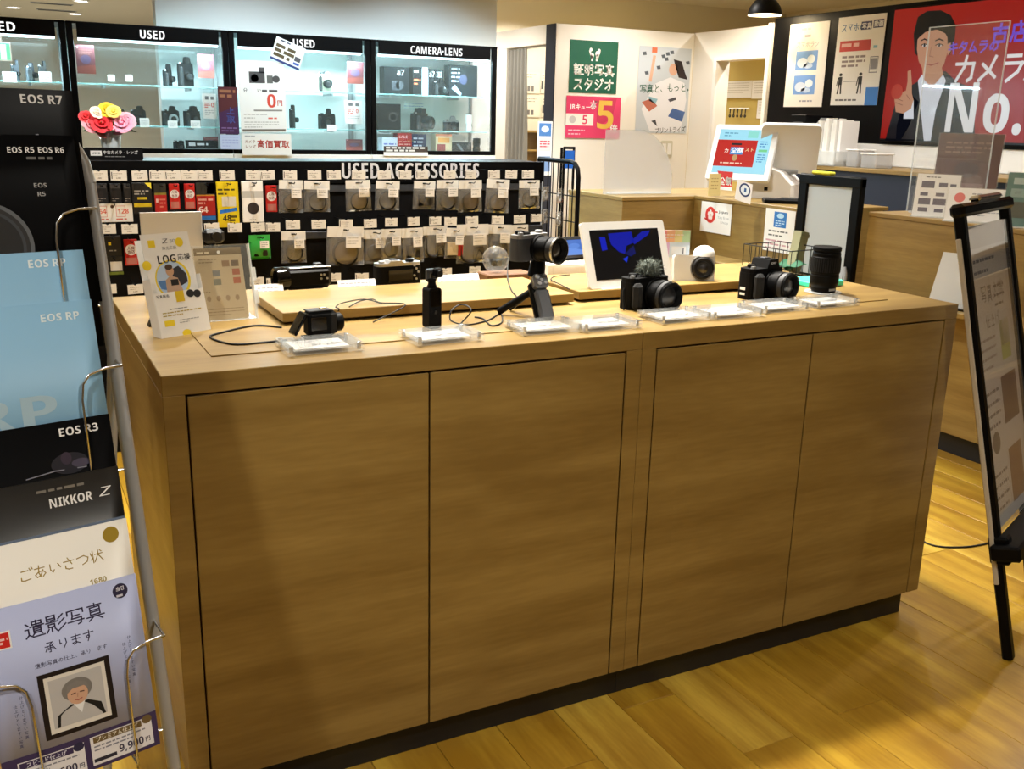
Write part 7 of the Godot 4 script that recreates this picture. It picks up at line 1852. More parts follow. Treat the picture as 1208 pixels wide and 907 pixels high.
	wire("camera_cable", "thin cable lying bent over the oak riser edge", [hy(412, 362, 0.934), hy(425, 355, 0.934), hy(440, 353, 0.934), hy(449, 357, 0.934), Vector3(0.575, 0.93, -0.33), hy(440, 380, y)], 0.0014)
	wire("camera_cable", "thin cable running from the fold of the riser cable to the action camera", [hy(450, 358, 0.934), hy(430, 353, 0.936), hy(405, 357, 0.936), hy(396, 362, 0.934), Vector3(0.42, 0.93, -0.33), hy(392, 375, y)], 0.0014)
	wire("camera_cable", "cable curling on the white-lit riser beside the small screen camera", [hy(672, 324, 0.934), hy(655, 326, 0.934), hy(650, 330, 0.934), hy(660, 335, 0.934), hy(672, 341, 0.934)], 0.0016)
	wire("camera_cable", "short black cable standing over the riser beside the hump camera", [Vector3(1.50, 0.945, -0.27), hz(873, 340, -0.35), hz(877, 330, -0.37), hz(877, 322, -0.37)], 0.0016)

func fur(t: Node3D, c: Vector3, r: Vector3):
	var m := mb()
	m.ball(c, r * 0.86, 16, 10)
	var rg := RandomNumberGenerator.new()
	rg.seed = 21
	m.flat()
	for i in 900:
		var d := Vector3(rg.randfn(), rg.randfn(), rg.randfn()).normalized()
		if d.y < -0.6: continue
		var p := c + d * r * 0.84
		var q := c + (d + Vector3(rg.randfn(), rg.randfn() - 0.4, rg.randfn()) * 0.16) * r * rg.randf_range(1.0, 1.16)
		var s := d.cross(Vector3(rg.randfn(), rg.randfn(), rg.randfn())).normalized() * 0.0011
		m.tri(p - s, p + s, q, d)
	obj("fur_windscreen", m, mat(Color(0.36, 0.39, 0.36), 0.95), t)

func leaflet_box():
	var t := thing("leaflet_dispenser", "white card dispenser of yellow and white leaflets on the counter corner", "leaflet holder", Vector3(0.097, CY, -0.325), deg_to_rad(24.8))
	var w := 0.1145
	var lean := 0.2343
	var tl := Transform3D(Basis(Vector3.RIGHT, -lean), Vector3.ZERO)
	var b := mb()
	b.xf = tl
	# open pocket: front, floor, back and two sides that slope
	b.box(Vector3(0, 0.045, 0.0), Vector3(w, 0.09, 0.0018)).box(Vector3(-w / 2, 0.06, -0.014), Vector3(0.0018, 0.12, 0.028)).box(Vector3(w / 2, 0.06, -0.014), Vector3(0.0018, 0.12, 0.028)).box(Vector3(0, 0.1, -0.028), Vector3(w, 0.2, 0.0018)).box(Vector3(0, 0.001, -0.014), Vector3(w, 0.0018, 0.028))
	obj("pocket", b, M.paper, t)
	var ft := mb()
	ft.prism(PackedVector2Array([Vector2(0, 0), Vector2(-0.06, 0), Vector2(-0.03, 0.06)]), -0.02, 0.02)
	var fo := obj("back_prop", ft, M.paper, t)
	fo.transform = Transform3D(Basis(Vector3.UP, -PI / 2), Vector3(0, 0, -0.028)) * Transform3D(Basis(), Vector3.ZERO)
	var yel := Color(0.93, 0.82, 0.18)
	var p := prn(w - 0.006, 0.205)
	p.disc(p.w * 0.78, p.h * 0.1, p.w * 0.085, p.w * 0.085, yel).disc(p.w * 0.02, p.h * 0.3, p.w * 0.09, p.w * 0.09, yel).disc(p.w * 0.95, p.h * 0.74, p.w * 0.07, p.w * 0.07, yel).rect(p.w * 0.13, p.h * 0.06, p.w * 0.14, p.h * 0.07, yel)
	p.l(2).text("Z", p.w * 0.42, p.h * 0.055, p.h * 0.045, Color(0.3, 0.3, 0.3), p.w * 0.11, false, 0.2).text("30", p.w * 0.58, p.h * 0.065, p.h * 0.035, Color(0.5, 0.5, 0.5), p.w * 0.12, false).jp("販売応援", p.w * 0.4, p.h * 0.13, p.w * 0.07, Color(0.55, 0.55, 0.55), 0.08)
	p.text("LOG", p.w * 0.26, p.h * 0.215, p.h * 0.08, Color(0.15, 0.15, 0.15), p.w * 0.38).jp("応援", p.w * 0.68, p.h * 0.215, p.w * 0.13, Color(0.2, 0.2, 0.2), 0.09)
	p.l(1).disc(p.w * 0.5, p.h * 0.46, p.w * 0.37, p.w * 0.37, yel, 30)
	p.l(2).disc(p.w * 0.49, p.h * 0.455, p.w * 0.33, p.w * 0.33, Color(0.72, 0.8, 0.9), 30)
	p.l(3).poly([Vector2(p.w * 0.5, p.h * 0.36), Vector2(p.w * 0.66, p.h * 0.33), Vector2(p.w * 0.8, p.h * 0.42), Vector2(p.w * 0.8, p.h * 0.5), Vector2(p.w * 0.5, p.h * 0.56)], Color(0.2, 0.2, 0.22)).poly([Vector2(p.w * 0.18, p.h * 0.46), Vector2(p.w * 0.5, p.h * 0.46), Vector2(p.w * 0.5, p.h * 0.58), Vector2(p.w * 0.22, p.h * 0.54)], Color(0.35, 0.5, 0.7))
	p.l(4).poly([Vector2(p.w * 0.32, p.h * 0.6), Vector2(p.w * 0.34, p.h * 0.46), Vector2(p.w * 0.45, p.h * 0.42), Vector2(p.w * 0.6, p.h * 0.45), Vector2(p.w * 0.68, p.h * 0.6)], Color(0.75, 0.62, 0.52)).disc(p.w * 0.46, p.h * 0.375, p.w * 0.085, p.h * 0.05, Color(0.78, 0.62, 0.5))
	p.l(5).disc(p.w * 0.45, p.h * 0.335, p.w * 0.08, p.h * 0.028, Color(0.3, 0.22, 0.17)).rect(p.w * 0.44, p.h * 0.46, p.w * 0.16, p.h * 0.06, Color(0.12, 0.12, 0.12))
	sheet("leaflet", p, M.paper, t, tl * Transform3D(Basis(), Vector3(0, 0.004, -0.01)))
	var q := prn(w, 0.09)
	q.jp("写真販売", q.w * 0.04, 0.004, q.w * 0.06, Color(0.3, 0.3, 0.3), 0.09).rect(q.w * 0.42, 0.0, q.w * 0.17, 0.022, Color(0.85, 0.72, 0.15)).disc(q.w * 0.72, 0.008, 0.009, 0.008, Color(0.15, 0.15, 0.15)).disc(q.w * 0.86, 0.01, 0.009, 0.008, Color(0.15, 0.15, 0.15)).lines(q.w * 0.25, 0.034, q.w * 0.55, 1, 0.01, 0.0018, Color(0.5, 0.5, 0.5), 3).lines(q.w * 0.1, 0.04, q.w * 0.8, 2, 0.006, 0.0022, Color(0.7, 0.62, 0.3), 4).rect(q.w * 0.1, 0.056, q.w * 0.2, 0.012, yel).lines(q.w * 0.4, 0.058, q.w * 0.4, 2, 0.005, 0.0016, Color(0.6, 0.6, 0.6), 5).disc(q.w * 0.5, 0.086, q.w * 0.09, 0.007, yel)
	var o := put("print", q.commit(), M.ink, t)
	o.transform = tl * Transform3D(Basis(), Vector3(0, 0.0, 0.0011))

func menu_stand():
	var t := thing("beige_menu_stand", "clear stand with a beige leaflet of small pictures behind the white dispenser", "leaflet holder", Vector3(0.203, CY, -0.43), deg_to_rad(3.7))
	var tl := Transform3D(Basis(Vector3.RIGHT, -0.3), Vector3.ZERO)
	var p := prn(0.102, 0.158)
	var br := Color(0.5, 0.42, 0.26)
	p.rect(0, 0, p.w, p.h * 0.1, br).l(2).lines(p.w * 0.06, p.h * 0.05, p.w * 0.4, 1, 0.01, p.h * 0.025, Color(0.85, 0.8, 0.66), 3).disc(p.w * 0.52, p.h * 0.06, p.w * 0.035, p.w * 0.035, Color(0.95, 0.93, 0.88))
	p.l(1).lines(p.w * 0.08, p.h * 0.15, p.w * 0.4, 2, p.h * 0.04, p.h * 0.014, Color(0.6, 0.52, 0.38), 4)
	for q in [[0.56, 0.18, 0.62, 0.5, 0.35], [0.76, 0.18, 0.5, 0.42, 0.3], [0.34, 0.31, 0.55, 0.55, 0.53], [0.34, 0.43, 0.5, 0.5, 0.42], [0.76, 0.3, 0.72, 0.42, 0.28], [0.76, 0.42, 0.74, 0.42, 0.26]]:
		p.rect(p.w * q[0], p.h * q[1], p.w * 0.16, p.h * 0.085, Color(q[2], q[3], q[4]))
	p.lines(p.w * 0.06, p.h * 0.6, p.w * 0.3, 1, 0.01, p.h * 0.014, Color(0.6, 0.5, 0.36), 8)
	for i in 4: p.disc(p.w * (0.2 + 0.2 * i), p.h * 0.7, p.w * 0.045, p.h * 0.04, Color(0.68, 0.58, 0.44))
	p.lines(p.w * 0.06, p.h * 0.84, p.w * 0.85, 3, p.h * 0.04, p.h * 0.012, Color(0.62, 0.54, 0.4), 9)
	sheet("leaflet", p, mat(Color(0.82, 0.75, 0.6), 0.6), t, tl * Transform3D(Basis(), Vector3(-0.006, 0.004, 0)))
	var a := mb()
	a.xf = tl
	a.box(Vector3(0.002, 0.084, 0.003), Vector3(0.122, 0.168, 0.002)).box(Vector3(0.002, 0.084, -0.004), Vector3(0.122, 0.168, 0.002))
	obj("acrylic_sleeve", a, M.screen_pane, t)
	var e := mb()
	e.xf = tl
	obj("acrylic_edge", e.box(Vector3(0.062, 0.084, 0), Vector3(0.004, 0.168, 0.012), 0.001), M.acrylic_edge, t)
	for k in 2:
		var n := mb()
		n.xf = tl
		obj("side_tab", n.box(Vector3(0.067, 0.05 + 0.05 * k, 0), Vector3(0.008, 0.03, 0.01), 0.001), M.acrylic_edge, t)
	obj("acrylic_foot", mb().box(Vector3(0, 0.002, -0.03), Vector3(0.12, 0.004, 0.07), 0.001), M.acrylic_edge, t)

func back_sign():
	var t := thing("white_sign_stand", "blank white sign seen from behind at the back of the counter", "sign", Vector3(0.14, CY, -0.735))
	obj("panel", mb().box(Vector3(0, 0.105, 0), Vector3(0.14, 0.21, 0.004), 0.001), M.paper, t)
	obj("foot", mb().box(Vector3(0, 0.004, 0.0), Vector3(0.13, 0.008, 0.05), 0.002), M.white, t)
	var k := thing("compact_camera", "small dark camera held up beside the blank white sign", "camera", Vector3(0.232, CY, -0.72))
	obj("post", mb().cyl(Vector3(0, 0, 0), Vector3(0, 0.14, 0), 0.005), M.black, k)
	obj("base", mb().cyl(Vector3(0, 0, 0), Vector3(0, 0.006, 0), 0.03, 0.028, 20), M.black, k)
	obj("body", mb().box(Vector3(0, 0.152, 0), Vector3(0.05, 0.034, 0.028), 0.008), M.charcoal, k)
	obj("lens", mb().lathe([[0.0, 0.0], [0.013, 0.0], [0.012, 0.01], [0.0, 0.009]], 16, Basis(Vector3.RIGHT, PI / 2), Vector3(0.005, 0.152, 0.014), true), M.lens, k)
	var f := hy(174, 373, CY)
	var r := thing("black_cable_clip", "small black cable clip on the counter behind the white dispenser", "clip", Vector3(0.052, CY, -0.44))
	obj("clip", mb().prism(PackedVector2Array([Vector2(-0.016, 0), Vector2(0.018, 0), Vector2(0.018, 0.014), Vector2(0.006, 0.026), Vector2(-0.01, 0.014)]), -0.014, 0.014), M.black, r)
	obj("screw", mb().cyl(Vector3(0.006, 0.012, 0.014), Vector3(0.006, 0.012, 0.017), 0.004, 0.004, 10), M.silver, r)

func action_camera():
	var t := thing("action_camera", "small black action camera with its screen flipped open", "camera", Vector3(0.33, CY + 0.0025, -0.195), 0.12)
	obj("body", mb().box(Vector3(0.008, 0.03, 0), Vector3(0.062, 0.052, 0.036), 0.007), M.black_soft, t)
	obj("screen_recess", mb().box(Vector3(-0.002, 0.031, 0.0185), Vector3(0.034, 0.028, 0.003), 0.001), M.black_gloss, t)
	obj("grip_ribs", mb().box(Vector3(0.03, 0.03, 0.019), Vector3(0.013, 0.04, 0.004), 0.0015), M.rubber, t)
	obj("lens_port", mb().lathe([[0.0, 0.0], [0.019, 0.0], [0.019, 0.012], [0.016, 0.016], [0.012, 0.013], [0.0, 0.013]], 20, Basis(Vector3.FORWARD, PI / 2), Vector3(0.039, 0.028, 0.0), true), M.black, t)
	obj("top_button", mb().cyl(Vector3(0.014, 0.056, 0), Vector3(0.014, 0.0605, 0), 0.008, 0.007, 16), mat(Color(0.75, 0.62, 0.36), 0.3, 0.9), t)
	obj("top_plate", mb().box(Vector3(0.004, 0.0565, 0), Vector3(0.05, 0.003, 0.03), 0.001), M.charcoal, t)
	var f := mb()
	f.xf = Transform3D(Basis(Vector3.BACK, -0.55), Vector3(-0.026, 0.05, 0))
	obj("flip_screen", f.box(Vector3(-0.002, -0.022, 0), Vector3(0.006, 0.05, 0.036), 0.002), M.black_gloss, t)
	obj("foot", mb().box(Vector3(0.0, 0.002, 0), Vector3(0.056, 0.004, 0.034), 0.001), M.rubber, t)

func pocket_gimbal():
	var t := thing("pocket_gimbal_camera", "slim black handheld gimbal camera standing upright", "camera", Vector3(0.585, CY + 0.0025, -0.2), 0.15)
	var b := mb()
	b.prism(rrect(0.031, 0.088, 0.007, 4, Vector2(0, 0.044)), -0.014, 0.014)
	obj("handle", b, M.black_soft, t)
	obj("display", mb().prism(rrect(0.023, 0.036, 0.003, 3, Vector2(0, 0.066)), 0.0141, 0.0152), M.black_gloss, t)
	obj("joystick", mb().cyl(Vector3(0, 0.036, 0.014), Vector3(0, 0.036, 0.0165), 0.004, 0.004, 12), M.charcoal, t)
	obj("neck", mb().lathe([[0.0, 0.086], [0.012, 0.088], [0.009, 0.094], [0.008, 0.1], [0.0105, 0.106], [0.0, 0.108]], 20), M.black, t)
	obj("gimbal_arm", mb().box(Vector3(-0.006, 0.112, -0.006), Vector3(0.01, 0.026, 0.012), 0.003).box(Vector3(0.004, 0.122, -0.006), Vector3(0.03, 0.01, 0.012), 0.003), M.graphite, t)
	obj("camera_head", mb().box(Vector3(0.012, 0.119, 0.004), Vector3(0.02, 0.02, 0.018), 0.004), M.black, t)
	obj("head_lens", mb().lathe([[0.0, 0.002], [0.0065, 0.002], [0.0065, 0.0], [0.0, 0.0]], 16, Basis(Vector3.RIGHT, PI / 2), Vector3(0.012, 0.119, 0.0135), true), M.lens, t)

func tripod_grip():
	var y := CY + 0.0025
	var t := thing("tripod_grip", "grey shooting grip opened as a small tripod with a black rear leg", "tripod", Vector3(0.853, y, -0.17))
	var p0 := Vector3(0.0, 0.0, 0.0)
	var p1 := hz(633, 322, -0.235) - t.position
	var ax := (p1 - p0)
	var bs := Basis(Vector3(1, 0, 0), ax.normalized(), Vector3.ZERO)
	var side := Vector3(1, 0, 0.15).normalized()
	var yv := ax.normalized()
	var zv := side.cross(yv).normalized()
	side = yv.cross(zv)
	var tf := Transform3D(Basis(side, yv, zv), p0)
	var L := ax.length()
	var h := mb()
	h.xf = tf
	obj("handle", h.box(Vector3(0, L * 0.32, 0), Vector3(0.033, L * 0.64, 0.026), 0.005), mat(Color(0.36, 0.37, 0.39), 0.45, 0.3), t)
	var hb := mb()
	hb.xf = tf
	obj("handle_back", hb.box(Vector3(-0.006, L * 0.42, -0.011), Vector3(0.034, L * 0.84, 0.018), 0.005), M.black, t)
	var hp := mb()
	hp.xf = tf
	obj("button_pad", hp.box(Vector3(0.001, L * 0.8, 0.004), Vector3(0.035, L * 0.3, 0.028), 0.006), mat(Color(0.42, 0.43, 0.45), 0.4, 0.4), t)
	for q in [[-0.008, 0.86, 0.0055], [0.008, 0.86, 0.0045], [0.0, 0.79, 0.004], [-0.006, 0.72, 0.0045], [0.009, 0.73, 0.0035]]:
		var bm := mb()
		bm.xf = tf
		obj("button", bm.cyl(Vector3(q[0], L * q[1], 0.017), Vector3(q[0], L * q[1], 0.021), q[2], q[2], 12), M.silver, t)
	obj("head", mb().cyl(p1 + Vector3(-0.002, -0.01, 0), p1 + Vector3(0.004, 0.03, 0), 0.02, 0.017, 18, 0.003), M.black, t)
	for e in [[588, 371, 0.0], [606, 372, 0.11]]:
		var f := hy(e[0], e[1], y) - t.position
		f.z = maxf(f.z, -0.145)
		var a := p1 + Vector3(-0.008, -0.04, 0.0)
		if e[2] > 0.0: f = Vector3(-0.02, 0, -0.145)
		obj("rear_leg", mb().tube([a, f + Vector3(0, 0.006, 0)], 0.0085 - 0.02 * e[2], 8), M.black, t)
	# camera mounted on the grip
	var c := thing("vlog_camera", "silver-grey compact camera with a black lens mounted on the tripod grip", "camera", t.position + p1 + Vector3(-0.022, 0.032, 0.0), 0.36)
	camera_parts(c, {"w": 0.104, "h": 0.058, "d": 0.036, "skin": M.graphite, "top": M.silver, "lens_r": 0.029, "lens_l": 0.062, "lens_x": 0.012, "hump": 0.0, "grip": false, "n": 24, "ring": true})
	obj("silver_lens_ring", mb().lathe([[0.0285, 0.058], [0.031, 0.058], [0.031, 0.063], [0.0285, 0.063], [0.0285, 0.058]], 28, Basis(Vector3.RIGHT, PI / 2), Vector3(0.012, 0.0267, 0.018), true), M.chrome, c)
	obj("microphone", mb().box(Vector3(-0.02, 0.06, 0.0), Vector3(0.03, 0.006, 0.02), 0.002), M.black, c)

func rear_cameras():
	var y := CY
	# camcorder
	var t := thing("camcorder", "black camcorder lying at the back of the counter behind the riser", "camcorder", Vector3(0.455, y, -0.715), 0.1)
	obj("body", mb().box(Vector3(0, 0.042, 0), Vector3(0.125, 0.056, 0.05), 0.012), M.black, t)
	obj("lens_tube", mb().lathe([[0.0, 0.0], [0.028, 0.0], [0.03, 0.01], [0.03, 0.03], [0.027, 0.034], [0.022, 0.03], [0.0, 0.028]], 24, Basis(Vector3.FORWARD, -PI / 2), Vector3(-0.05, 0.042, 0.0), true), M.black_gloss, t)
	obj("silver_rim", mb().box(Vector3(0.005, 0.069, 0.014), Vector3(0.11, 0.003, 0.012), 0.001), M.silver, t)
	obj("zoom_lever", mb().box(Vector3(0.03, 0.074, 0), Vector3(0.02, 0.007, 0.015), 0.002), M.charcoal, t)
	for i in 4:
		obj("button", mb().cyl(Vector3(0.03 + 0.008 * (i % 3), 0.05 - 0.01 * (i / 2), 0.025), Vector3(0.03 + 0.008 * (i % 3), 0.05 - 0.01 * (i / 2), 0.0275), 0.0028, 0.0028, 10), M.silver, t)
	obj("stand", mb().box(Vector3(0, 0.007, 0), Vector3(0.08, 0.014, 0.045), 0.002), M.acrylic_edge, t)
	# film-style camera with silver top
	var c := shop_camera(Vector3(0.70, y + 0.012, -0.715), PI + 0.1, "silver-topped black camera with its back turned, behind the riser", {"w": 0.13, "h": 0.058, "d": 0.04, "top": M.silver, "hump": 0.006, "lens_r": 0.025, "lens_l": 0.03, "n": 18})
	obj("stand", mb().box(Vector3(0, -0.006, 0), Vector3(0.09, 0.012, 0.045), 0.002), M.acrylic_edge, c)
	for i in 5:
		obj("rear_button", mb().cyl(Vector3(-0.04 - 0.006 * (i % 3), 0.05 - 0.009 * i, -0.02), Vector3(-0.04 - 0.006 * (i % 3), 0.05 - 0.009 * i, -0.023), 0.003, 0.003, 10), M.silver, c)
	# price strips along the rear edge
	var k := 0
	for q in [[0.35, 0.07, "white price strip beside the camcorder lens"], [0.575, 0.1, "white price strip between the camcorder and the silver-topped camera"], [0.86, 0.12, "white price strip behind the riser, next to the silver-topped camera"]]:
		var s := thing("price_strip", q[2], "price strip", Vector3(q[0], y, -0.66))
		var tl := Transform3D(Basis(Vector3.RIGHT, -0.5), Vector3.ZERO)
		var p := prn(q[1], 0.04)
		p.lines(0.006, 0.008, q[1] * 0.8, 3, 0.009, 0.003, Color(0.6, 0.6, 0.62), k + 3)
		sheet("slip", p, M.paper, s, tl)
		obj("wedge", mb().box(Vector3(0, 0.004, -0.012), Vector3(q[1] * 0.9, 0.008, 0.024)), M.acrylic_edge, s)
		k += 1
	# clear dome on a wooden base
	var d := thing("clear_dome_display", "clear dome over a tiny black camera on a dark wooden base", "display", Vector3(0.985, y, -0.705))
	obj("base", mb().box(Vector3(0.03, 0.015, 0), Vector3(0.14, 0.03, 0.07), 0.003), mat(Color(0.4, 0.26, 0.14), 0.5), d)
	obj("dome", mb().ball(Vector3(0.0, 0.066, 0.0), Vector3(0.037, 0.037, 0.037), 24, 14), clear(Color(0.8, 0.83, 0.86), 0.07, 0.02), d)
	obj("tiny_camera", mb().box(Vector3(0.004, 0.058, 0), Vector3(0.03, 0.02, 0.018), 0.004), M.black, d)
	obj("tiny_lens", mb().lathe([[0.0, 0.0], [0.008, 0.0], [0.008, 0.006], [0.0, 0.006]], 14, Basis(Vector3.RIGHT, PI / 2), Vector3(0.004, 0.058, 0.009), true), M.lens, d)
	# small camera showing its screen, on a white plinth
	var l := thing("white_plinth", "low white plinth under the small screen camera", "plinth", Vector3(1.20, y, -0.71))
	obj("block", mb().box(Vector3(0, 0.026, 0), Vector3(0.15, 0.052, 0.11), 0.002), M.white, l)
	obj("price_face", mb().box(Vector3(0, 0.026, 0.056), Vector3(0.12, 0.036, 0.001)), M.paper, l)
	var sc := thing("screen_camera", "small camera on a white plinth with a bright blue screen", "camera", Vector3(1.232, y + 0.052, -0.71), 0.1)
	obj("body", mb().box(Vector3(0, 0.034, -0.01), Vector3(0.108, 0.066, 0.024), 0.006), M.black, sc)
	obj("lens", mb().lathe([[0.0, 0.0], [0.022, 0.0], [0.02, 0.02], [0.0, 0.018]], 18, Basis(Vector3.RIGHT, -PI / 2), Vector3(0.01, 0.034, -0.022), true), M.black, sc)
	var p := prn(0.09, 0.052)
	p.step = 0.0003
	p.rect(0, 0, 0.09, 0.052, Color(0.22, 0.42, 0.75)); p.l(2)
	p.poly([Vector2(0.0, 0.03), Vector2(0.04, 0.022), Vector2(0.09, 0.032), Vector2(0.09, 0.044), Vector2(0, 0.044)], Color(0.34, 0.54, 0.86)).rect(0, 0.044, 0.09, 0.008, Color(0.06, 0.08, 0.14)).disc(0.05, 0.018, 0.02, 0.008, Color(0.3, 0.5, 0.82))
	var o := put("screen", p.commit_lit(0.9), null, sc)
	o.position = Vector3(0, 0.008, 0.0022)

func tablet():
	var P := Vector3(1.09, 0.9275, -0.37)
	var Q := Vector3(1.348, 0.9275, -0.379)
	var t := thing("tablet", "white tablet with a dark blue picture leaning on the oak riser", "tablet", (P + Q) / 2 + Vector3(0, 0, 0.0), deg_to_rad(2))
	var lean := 0.3546
	var tl := Transform3D(Basis(Vector3.RIGHT, -lean), Vector3(0, 0.003, 0))
	var w := 0.262
	var h := 0.172
	var b := mb()
	b.xf = tl
	b.prism(rrect(w, h, 0.008, 5, Vector2(0, h / 2)), -0.009, 0.0)
	obj("case", b, M.white_gloss, t)
	var p := prn(w - 0.045, h - 0.042)
	p.step = 0.0003
	p.rect(0, 0, p.w, p.h, Color(0.035, 0.04, 0.05)); p.l(2)
	var bl := Color(0.04, 0.1, 0.62)
	p.poly([Vector2(p.w * 0.26, p.h * 0.08), Vector2(p.w * 0.6, p.h * 0.06), Vector2(p.w * 0.62, p.h * 0.28), Vector2(p.w * 0.5, p.h * 0.34), Vector2(p.w * 0.46, p.h * 0.5), Vector2(p.w * 0.38, p.h * 0.46), Vector2(p.w * 0.28, p.h * 0.3)], bl).poly([Vector2(p.w * 0.58, p.h * 0.24), Vector2(p.w * 0.76, p.h * 0.06), Vector2(p.w * 0.88, p.h * 0.05), Vector2(p.w * 0.84, p.h * 0.14), Vector2(p.w * 0.62, p.h * 0.32)], bl).poly([Vector2(p.w * 0.13, p.h * 0.14), Vector2(p.w * 0.21, p.h * 0.15), Vector2(p.w * 0.22, p.h * 0.4), Vector2(p.w * 0.14, p.h * 0.42)], Color(0.05, 0.12, 0.7)).poly([Vector2(p.w * 0.46, p.h * 0.5), Vector2(p.w * 0.6, p.h * 0.34), Vector2(p.w * 0.62, p.h * 0.5), Vector2(p.w * 0.54, p.h * 0.56)], Color(0.03, 0.08, 0.36)).poly([Vector2(p.w * 0.42, p.h * 0.6), Vector2(p.w * 0.5, p.h * 0.55), Vector2(p.w * 0.47, p.h * 0.68), Vector2(p.w * 0.44, p.h * 0.64)], Color(0.08, 0.2, 0.8))
	var o := put("screen", p.commit_lit(0.8), null, t)
	o.transform = tl * Transform3D(Basis(), Vector3(0, 0.021, 0.0002))
	obj("prop", mb().prism(PackedVector2Array([Vector2(0, 0), Vector2(-0.09, 0), Vector2(-0.045, 0.11)]), -0.05, 0.05), M.white, t).transform = Transform3D(Basis(Vector3.UP, -PI / 2), Vector3(0, 0, -0.013))
	obj("front_lip", mb().box(Vector3(0, 0.002, 0.004), Vector3(0.2, 0.004, 0.02), 0.001), M.acrylic_edge, t)

func instant_camera():
	var t := thing("white_instant_camera", "white compact camera with a big black lens and a rainbow card", "camera", Vector3(1.435, 0.9245, -0.4), -0.42)
	var tl := Transform3D(Basis(Vector3.RIGHT, -0.12), Vector3.ZERO)
	var b := mb()
	b.xf = tl
	b.prism(rrect(0.112, 0.072, 0.006, 4, Vector2(0, 0.0375)), -0.04, 0.0)
	obj("body", b, M.white_gloss, t)
	var dm := mb()
	dm.xf = tl
	obj("flash_dome", dm.lathe([[0.03, 0.0], [0.029, 0.012], [0.022, 0.024], [0.01, 0.03], [0.0, 0.031]], 20, Basis(), Vector3(0.03, 0.07, -0.02)), M.white, t)
	var l := mb()
	l.xf = tl
	obj("lens_barrel", l.lathe([[0.0, 0.0], [0.031, 0.0], [0.031, 0.003], [0.029, 0.004], [0.029, 0.012], [0.026, 0.014], [0.024, 0.009], [0.018, 0.008], [0.017, 0.012], [0.012, 0.012], [0.0, 0.01]], 32, Basis(Vector3.RIGHT, PI / 2), Vector3(0.022, 0.04, 0.0), true), M.charcoal, t)
	var g := mb()
	g.xf = tl
	obj("front_glass", g.lathe([[0.013, 0.012], [0.008, 0.015], [0.0, 0.016]], 24, Basis(Vector3.RIGHT, PI / 2), Vector3(0.022, 0.04, 0.0)), M.lens, t)
	var rr := mb()
	rr.xf = tl
	obj("silver_ring", rr.lathe([[0.031, 0.0], [0.034, 0.0], [0.034, 0.004], [0.031, 0.004], [0.031, 0.0]], 32, Basis(Vector3.RIGHT, PI / 2), Vector3(0.022, 0.04, 0.0), true), M.silver, t)
	var c := thing("rainbow_card", "small pastel rainbow card standing above the white camera", "card", Vector3(1.405, 0.9245, -0.458), -0.42)
	var p := prn(0.086, 0.136)
	var cols := [Color(0.92, 0.6, 0.62), Color(0.94, 0.72, 0.55), Color(0.9, 0.85, 0.6), Color(0.72, 0.85, 0.68)]
	for i in 4: p.rect(p.w * i / 4.0, 0, p.w / 4.0, p.h * 0.24, cols[i])
	p.rect(0, p.h * 0.24, p.w * 0.35, p.h * 0.3, Color(0.85, 0.7, 0.86)).rect(p.w * 0.35, p.h * 0.24, p.w * 0.65, p.h * 0.3, Color(0.82, 0.88, 0.93))
	p.l(2).rect(p.w * 0.42, p.h * 0.32, p.w * 0.46, p.h * 0.17, Color(0.93, 0.94, 0.95)).disc(p.w * 0.2, p.h * 0.38, p.w * 0.05, p.w * 0.05, Color(0.5, 0.4, 0.6))
	p.l(3).rect(p.w * 0.78, p.h * 0.35, p.w * 0.03, p.h * 0.12, Color(0.2, 0.22, 0.3)).lines(p.w * 0.1, p.h * 0.08, p.w * 0.7, 2, p.h * 0.06, p.h * 0.02, Color(0.96, 0.9, 0.88), 4)
	sheet("card_face", p, M.paper, c)
	obj("foot", mb().box(Vector3(0, 0.001, -0.012), Vector3(0.08, 0.002, 0.024)), M.paper, c)
	var pp := thing("loose_sheet", "curled loose white sheet on the riser behind the white camera", "sheet", Vector3(1.66, 0.9245, -0.5), 0.4)
	var s := mb()
	s.smooth(1)
	for i in 8:
		var x0 := -0.09 + 0.18 * i / 8.0
		var x1 := -0.09 + 0.18 * (i + 1) / 8.0
		s.quad(Vector3(x0, 0.002 + 0.35 * x0 * x0, -0.06), Vector3(x1, 0.002 + 0.35 * x1 * x1, -0.06), Vector3(x1, 0.002 + 0.35 * x1 * x1, 0.06), Vector3(x0, 0.002 + 0.35 * x0 * x0, 0.06), Vector3.UP)
	obj("paper", s, M.paper, pp)

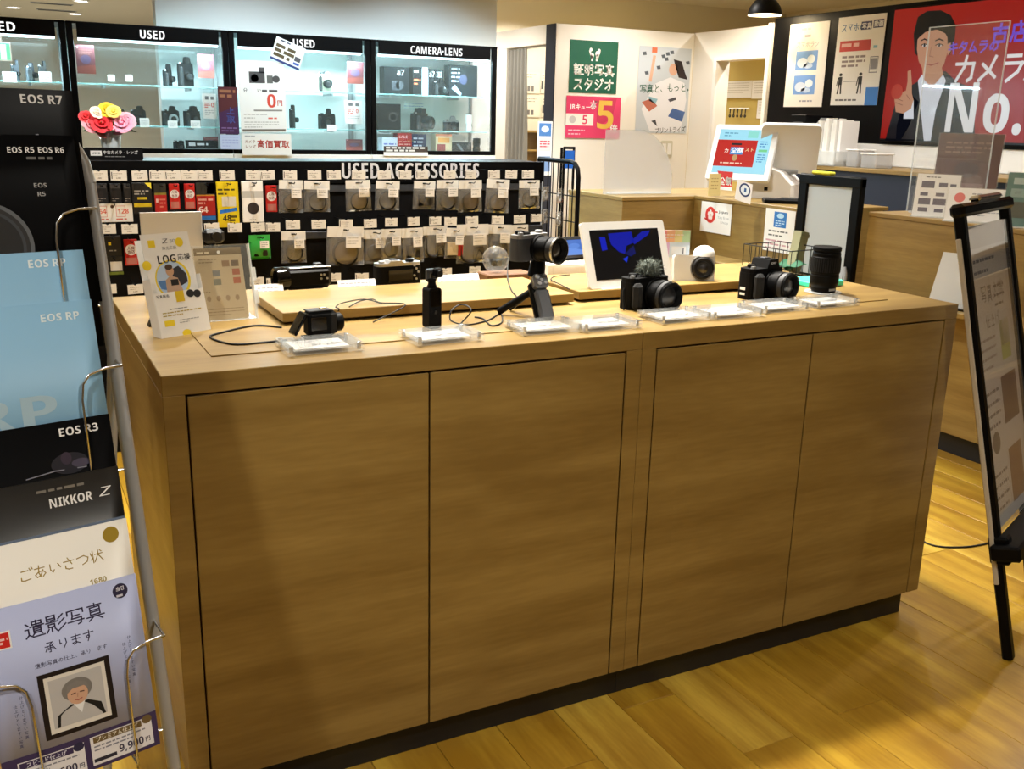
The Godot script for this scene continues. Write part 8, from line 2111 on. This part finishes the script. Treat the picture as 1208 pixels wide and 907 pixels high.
func basket():
	# wire basket standing at the back corner of the counter
	var y := 0.99
	var t := thing("wire_basket", "dark wire basket at the far corner of the counter", "basket", Vector3(1.895, CY, -0.555), 0.1)
	var w := 0.16
	var d := 0.19
	var h := 0.085
	var c := [Vector3(-w / 2, 0, -d / 2), Vector3(w / 2, 0, -d / 2), Vector3(w / 2, 0, d / 2), Vector3(-w / 2, 0, d / 2)]
	for k in 2:
		var pts := []
		for q in c: pts.append(q + Vector3(0, 0.003 + h * k, 0))
		for i in 4:
			obj("rim_wire", mb().tube([pts[i], pts[(i + 1) % 4]], 0.0018, 5), M.charcoal, t)
	for i in 4:
		var a: Vector3 = c[i]
		var b: Vector3 = c[(i + 1) % 4]
		for k in 6:
			var p := a.lerp(b, k / 6.0)
			obj("upright_wire", mb().tube([p + Vector3(0, 0.003, 0), p + Vector3(0, 0.003 + h, 0)], 0.0012, 5), M.charcoal, t)
	for k in 5:
		obj("floor_wire", mb().tube([Vector3(-w / 2 + w * (k + 0.5) / 5, 0.003, -d / 2), Vector3(-w / 2 + w * (k + 0.5) / 5, 0.003, d / 2)], 0.0012, 5), M.charcoal, t)
	var g := thing("olive_paper_bag", "olive grey paper bag leaning out of the wire basket", "bag", Vector3(1.93, CY + 0.008, -0.55), 0.5)
	g.rotation.z = -0.22
	var b := mb()
	b.prism(PackedVector2Array([Vector2(-0.04, 0), Vector2(0.03, 0), Vector2(0.055, 0.13), Vector2(-0.02, 0.125)]), -0.012, 0.012)
	obj("bag_body", b, mat(Color(0.55, 0.54, 0.42), 0.8), g)
	obj("fold", mb().box(Vector3(0.018, 0.118, 0.0135), Vector3(0.07, 0.012, 0.002)), mat(Color(0.5, 0.49, 0.38), 0.8), g)
	var m := thing("green_mesh_cloth", "crumpled green mesh lying over the wire basket edge", "cloth", Vector3(1.875, CY + 0.006, -0.53), 0.2)
	var s := mb()
	s.smooth(1)
	for i in 8:
		for j in 5:
			var q := []
			for e in [[i, j], [i + 1, j], [i + 1, j + 1], [i, j + 1]]:
				var x: float = -0.08 + 0.14 * e[0] / 8.0
				var z: float = -0.03 + 0.07 * e[1] / 5.0
				q.append(Vector3(x, 0.03 + 0.008 * sin(e[0] * 1.1) + 0.006 * cos(e[1] * 1.7 + e[0]), z))
			s.quad(q[0], q[1], q[2], q[3], Vector3.UP)
	obj("mesh", s, mat(Color(0.08, 0.33, 0.22), 0.7), m)
	# teal plastic tray and its small wooden block
	var l := thing("teal_tray", "bright teal plastic tray between the hump camera and the standing lens", "tray", Vector3(1.85, CY + 0.0025, -0.375), 0.0)
	obj("tray_body", mb().box(Vector3(0, 0.008, 0), Vector3(0.13, 0.016, 0.1), 0.003), mat(Color(0.3, 0.92, 0.76), 0.35), l)
	obj("tray_rim", mb().box(Vector3(-0.045, 0.014, 0.051), Vector3(0.05, 0.026, 0.004), 0.001), M.oak, l)
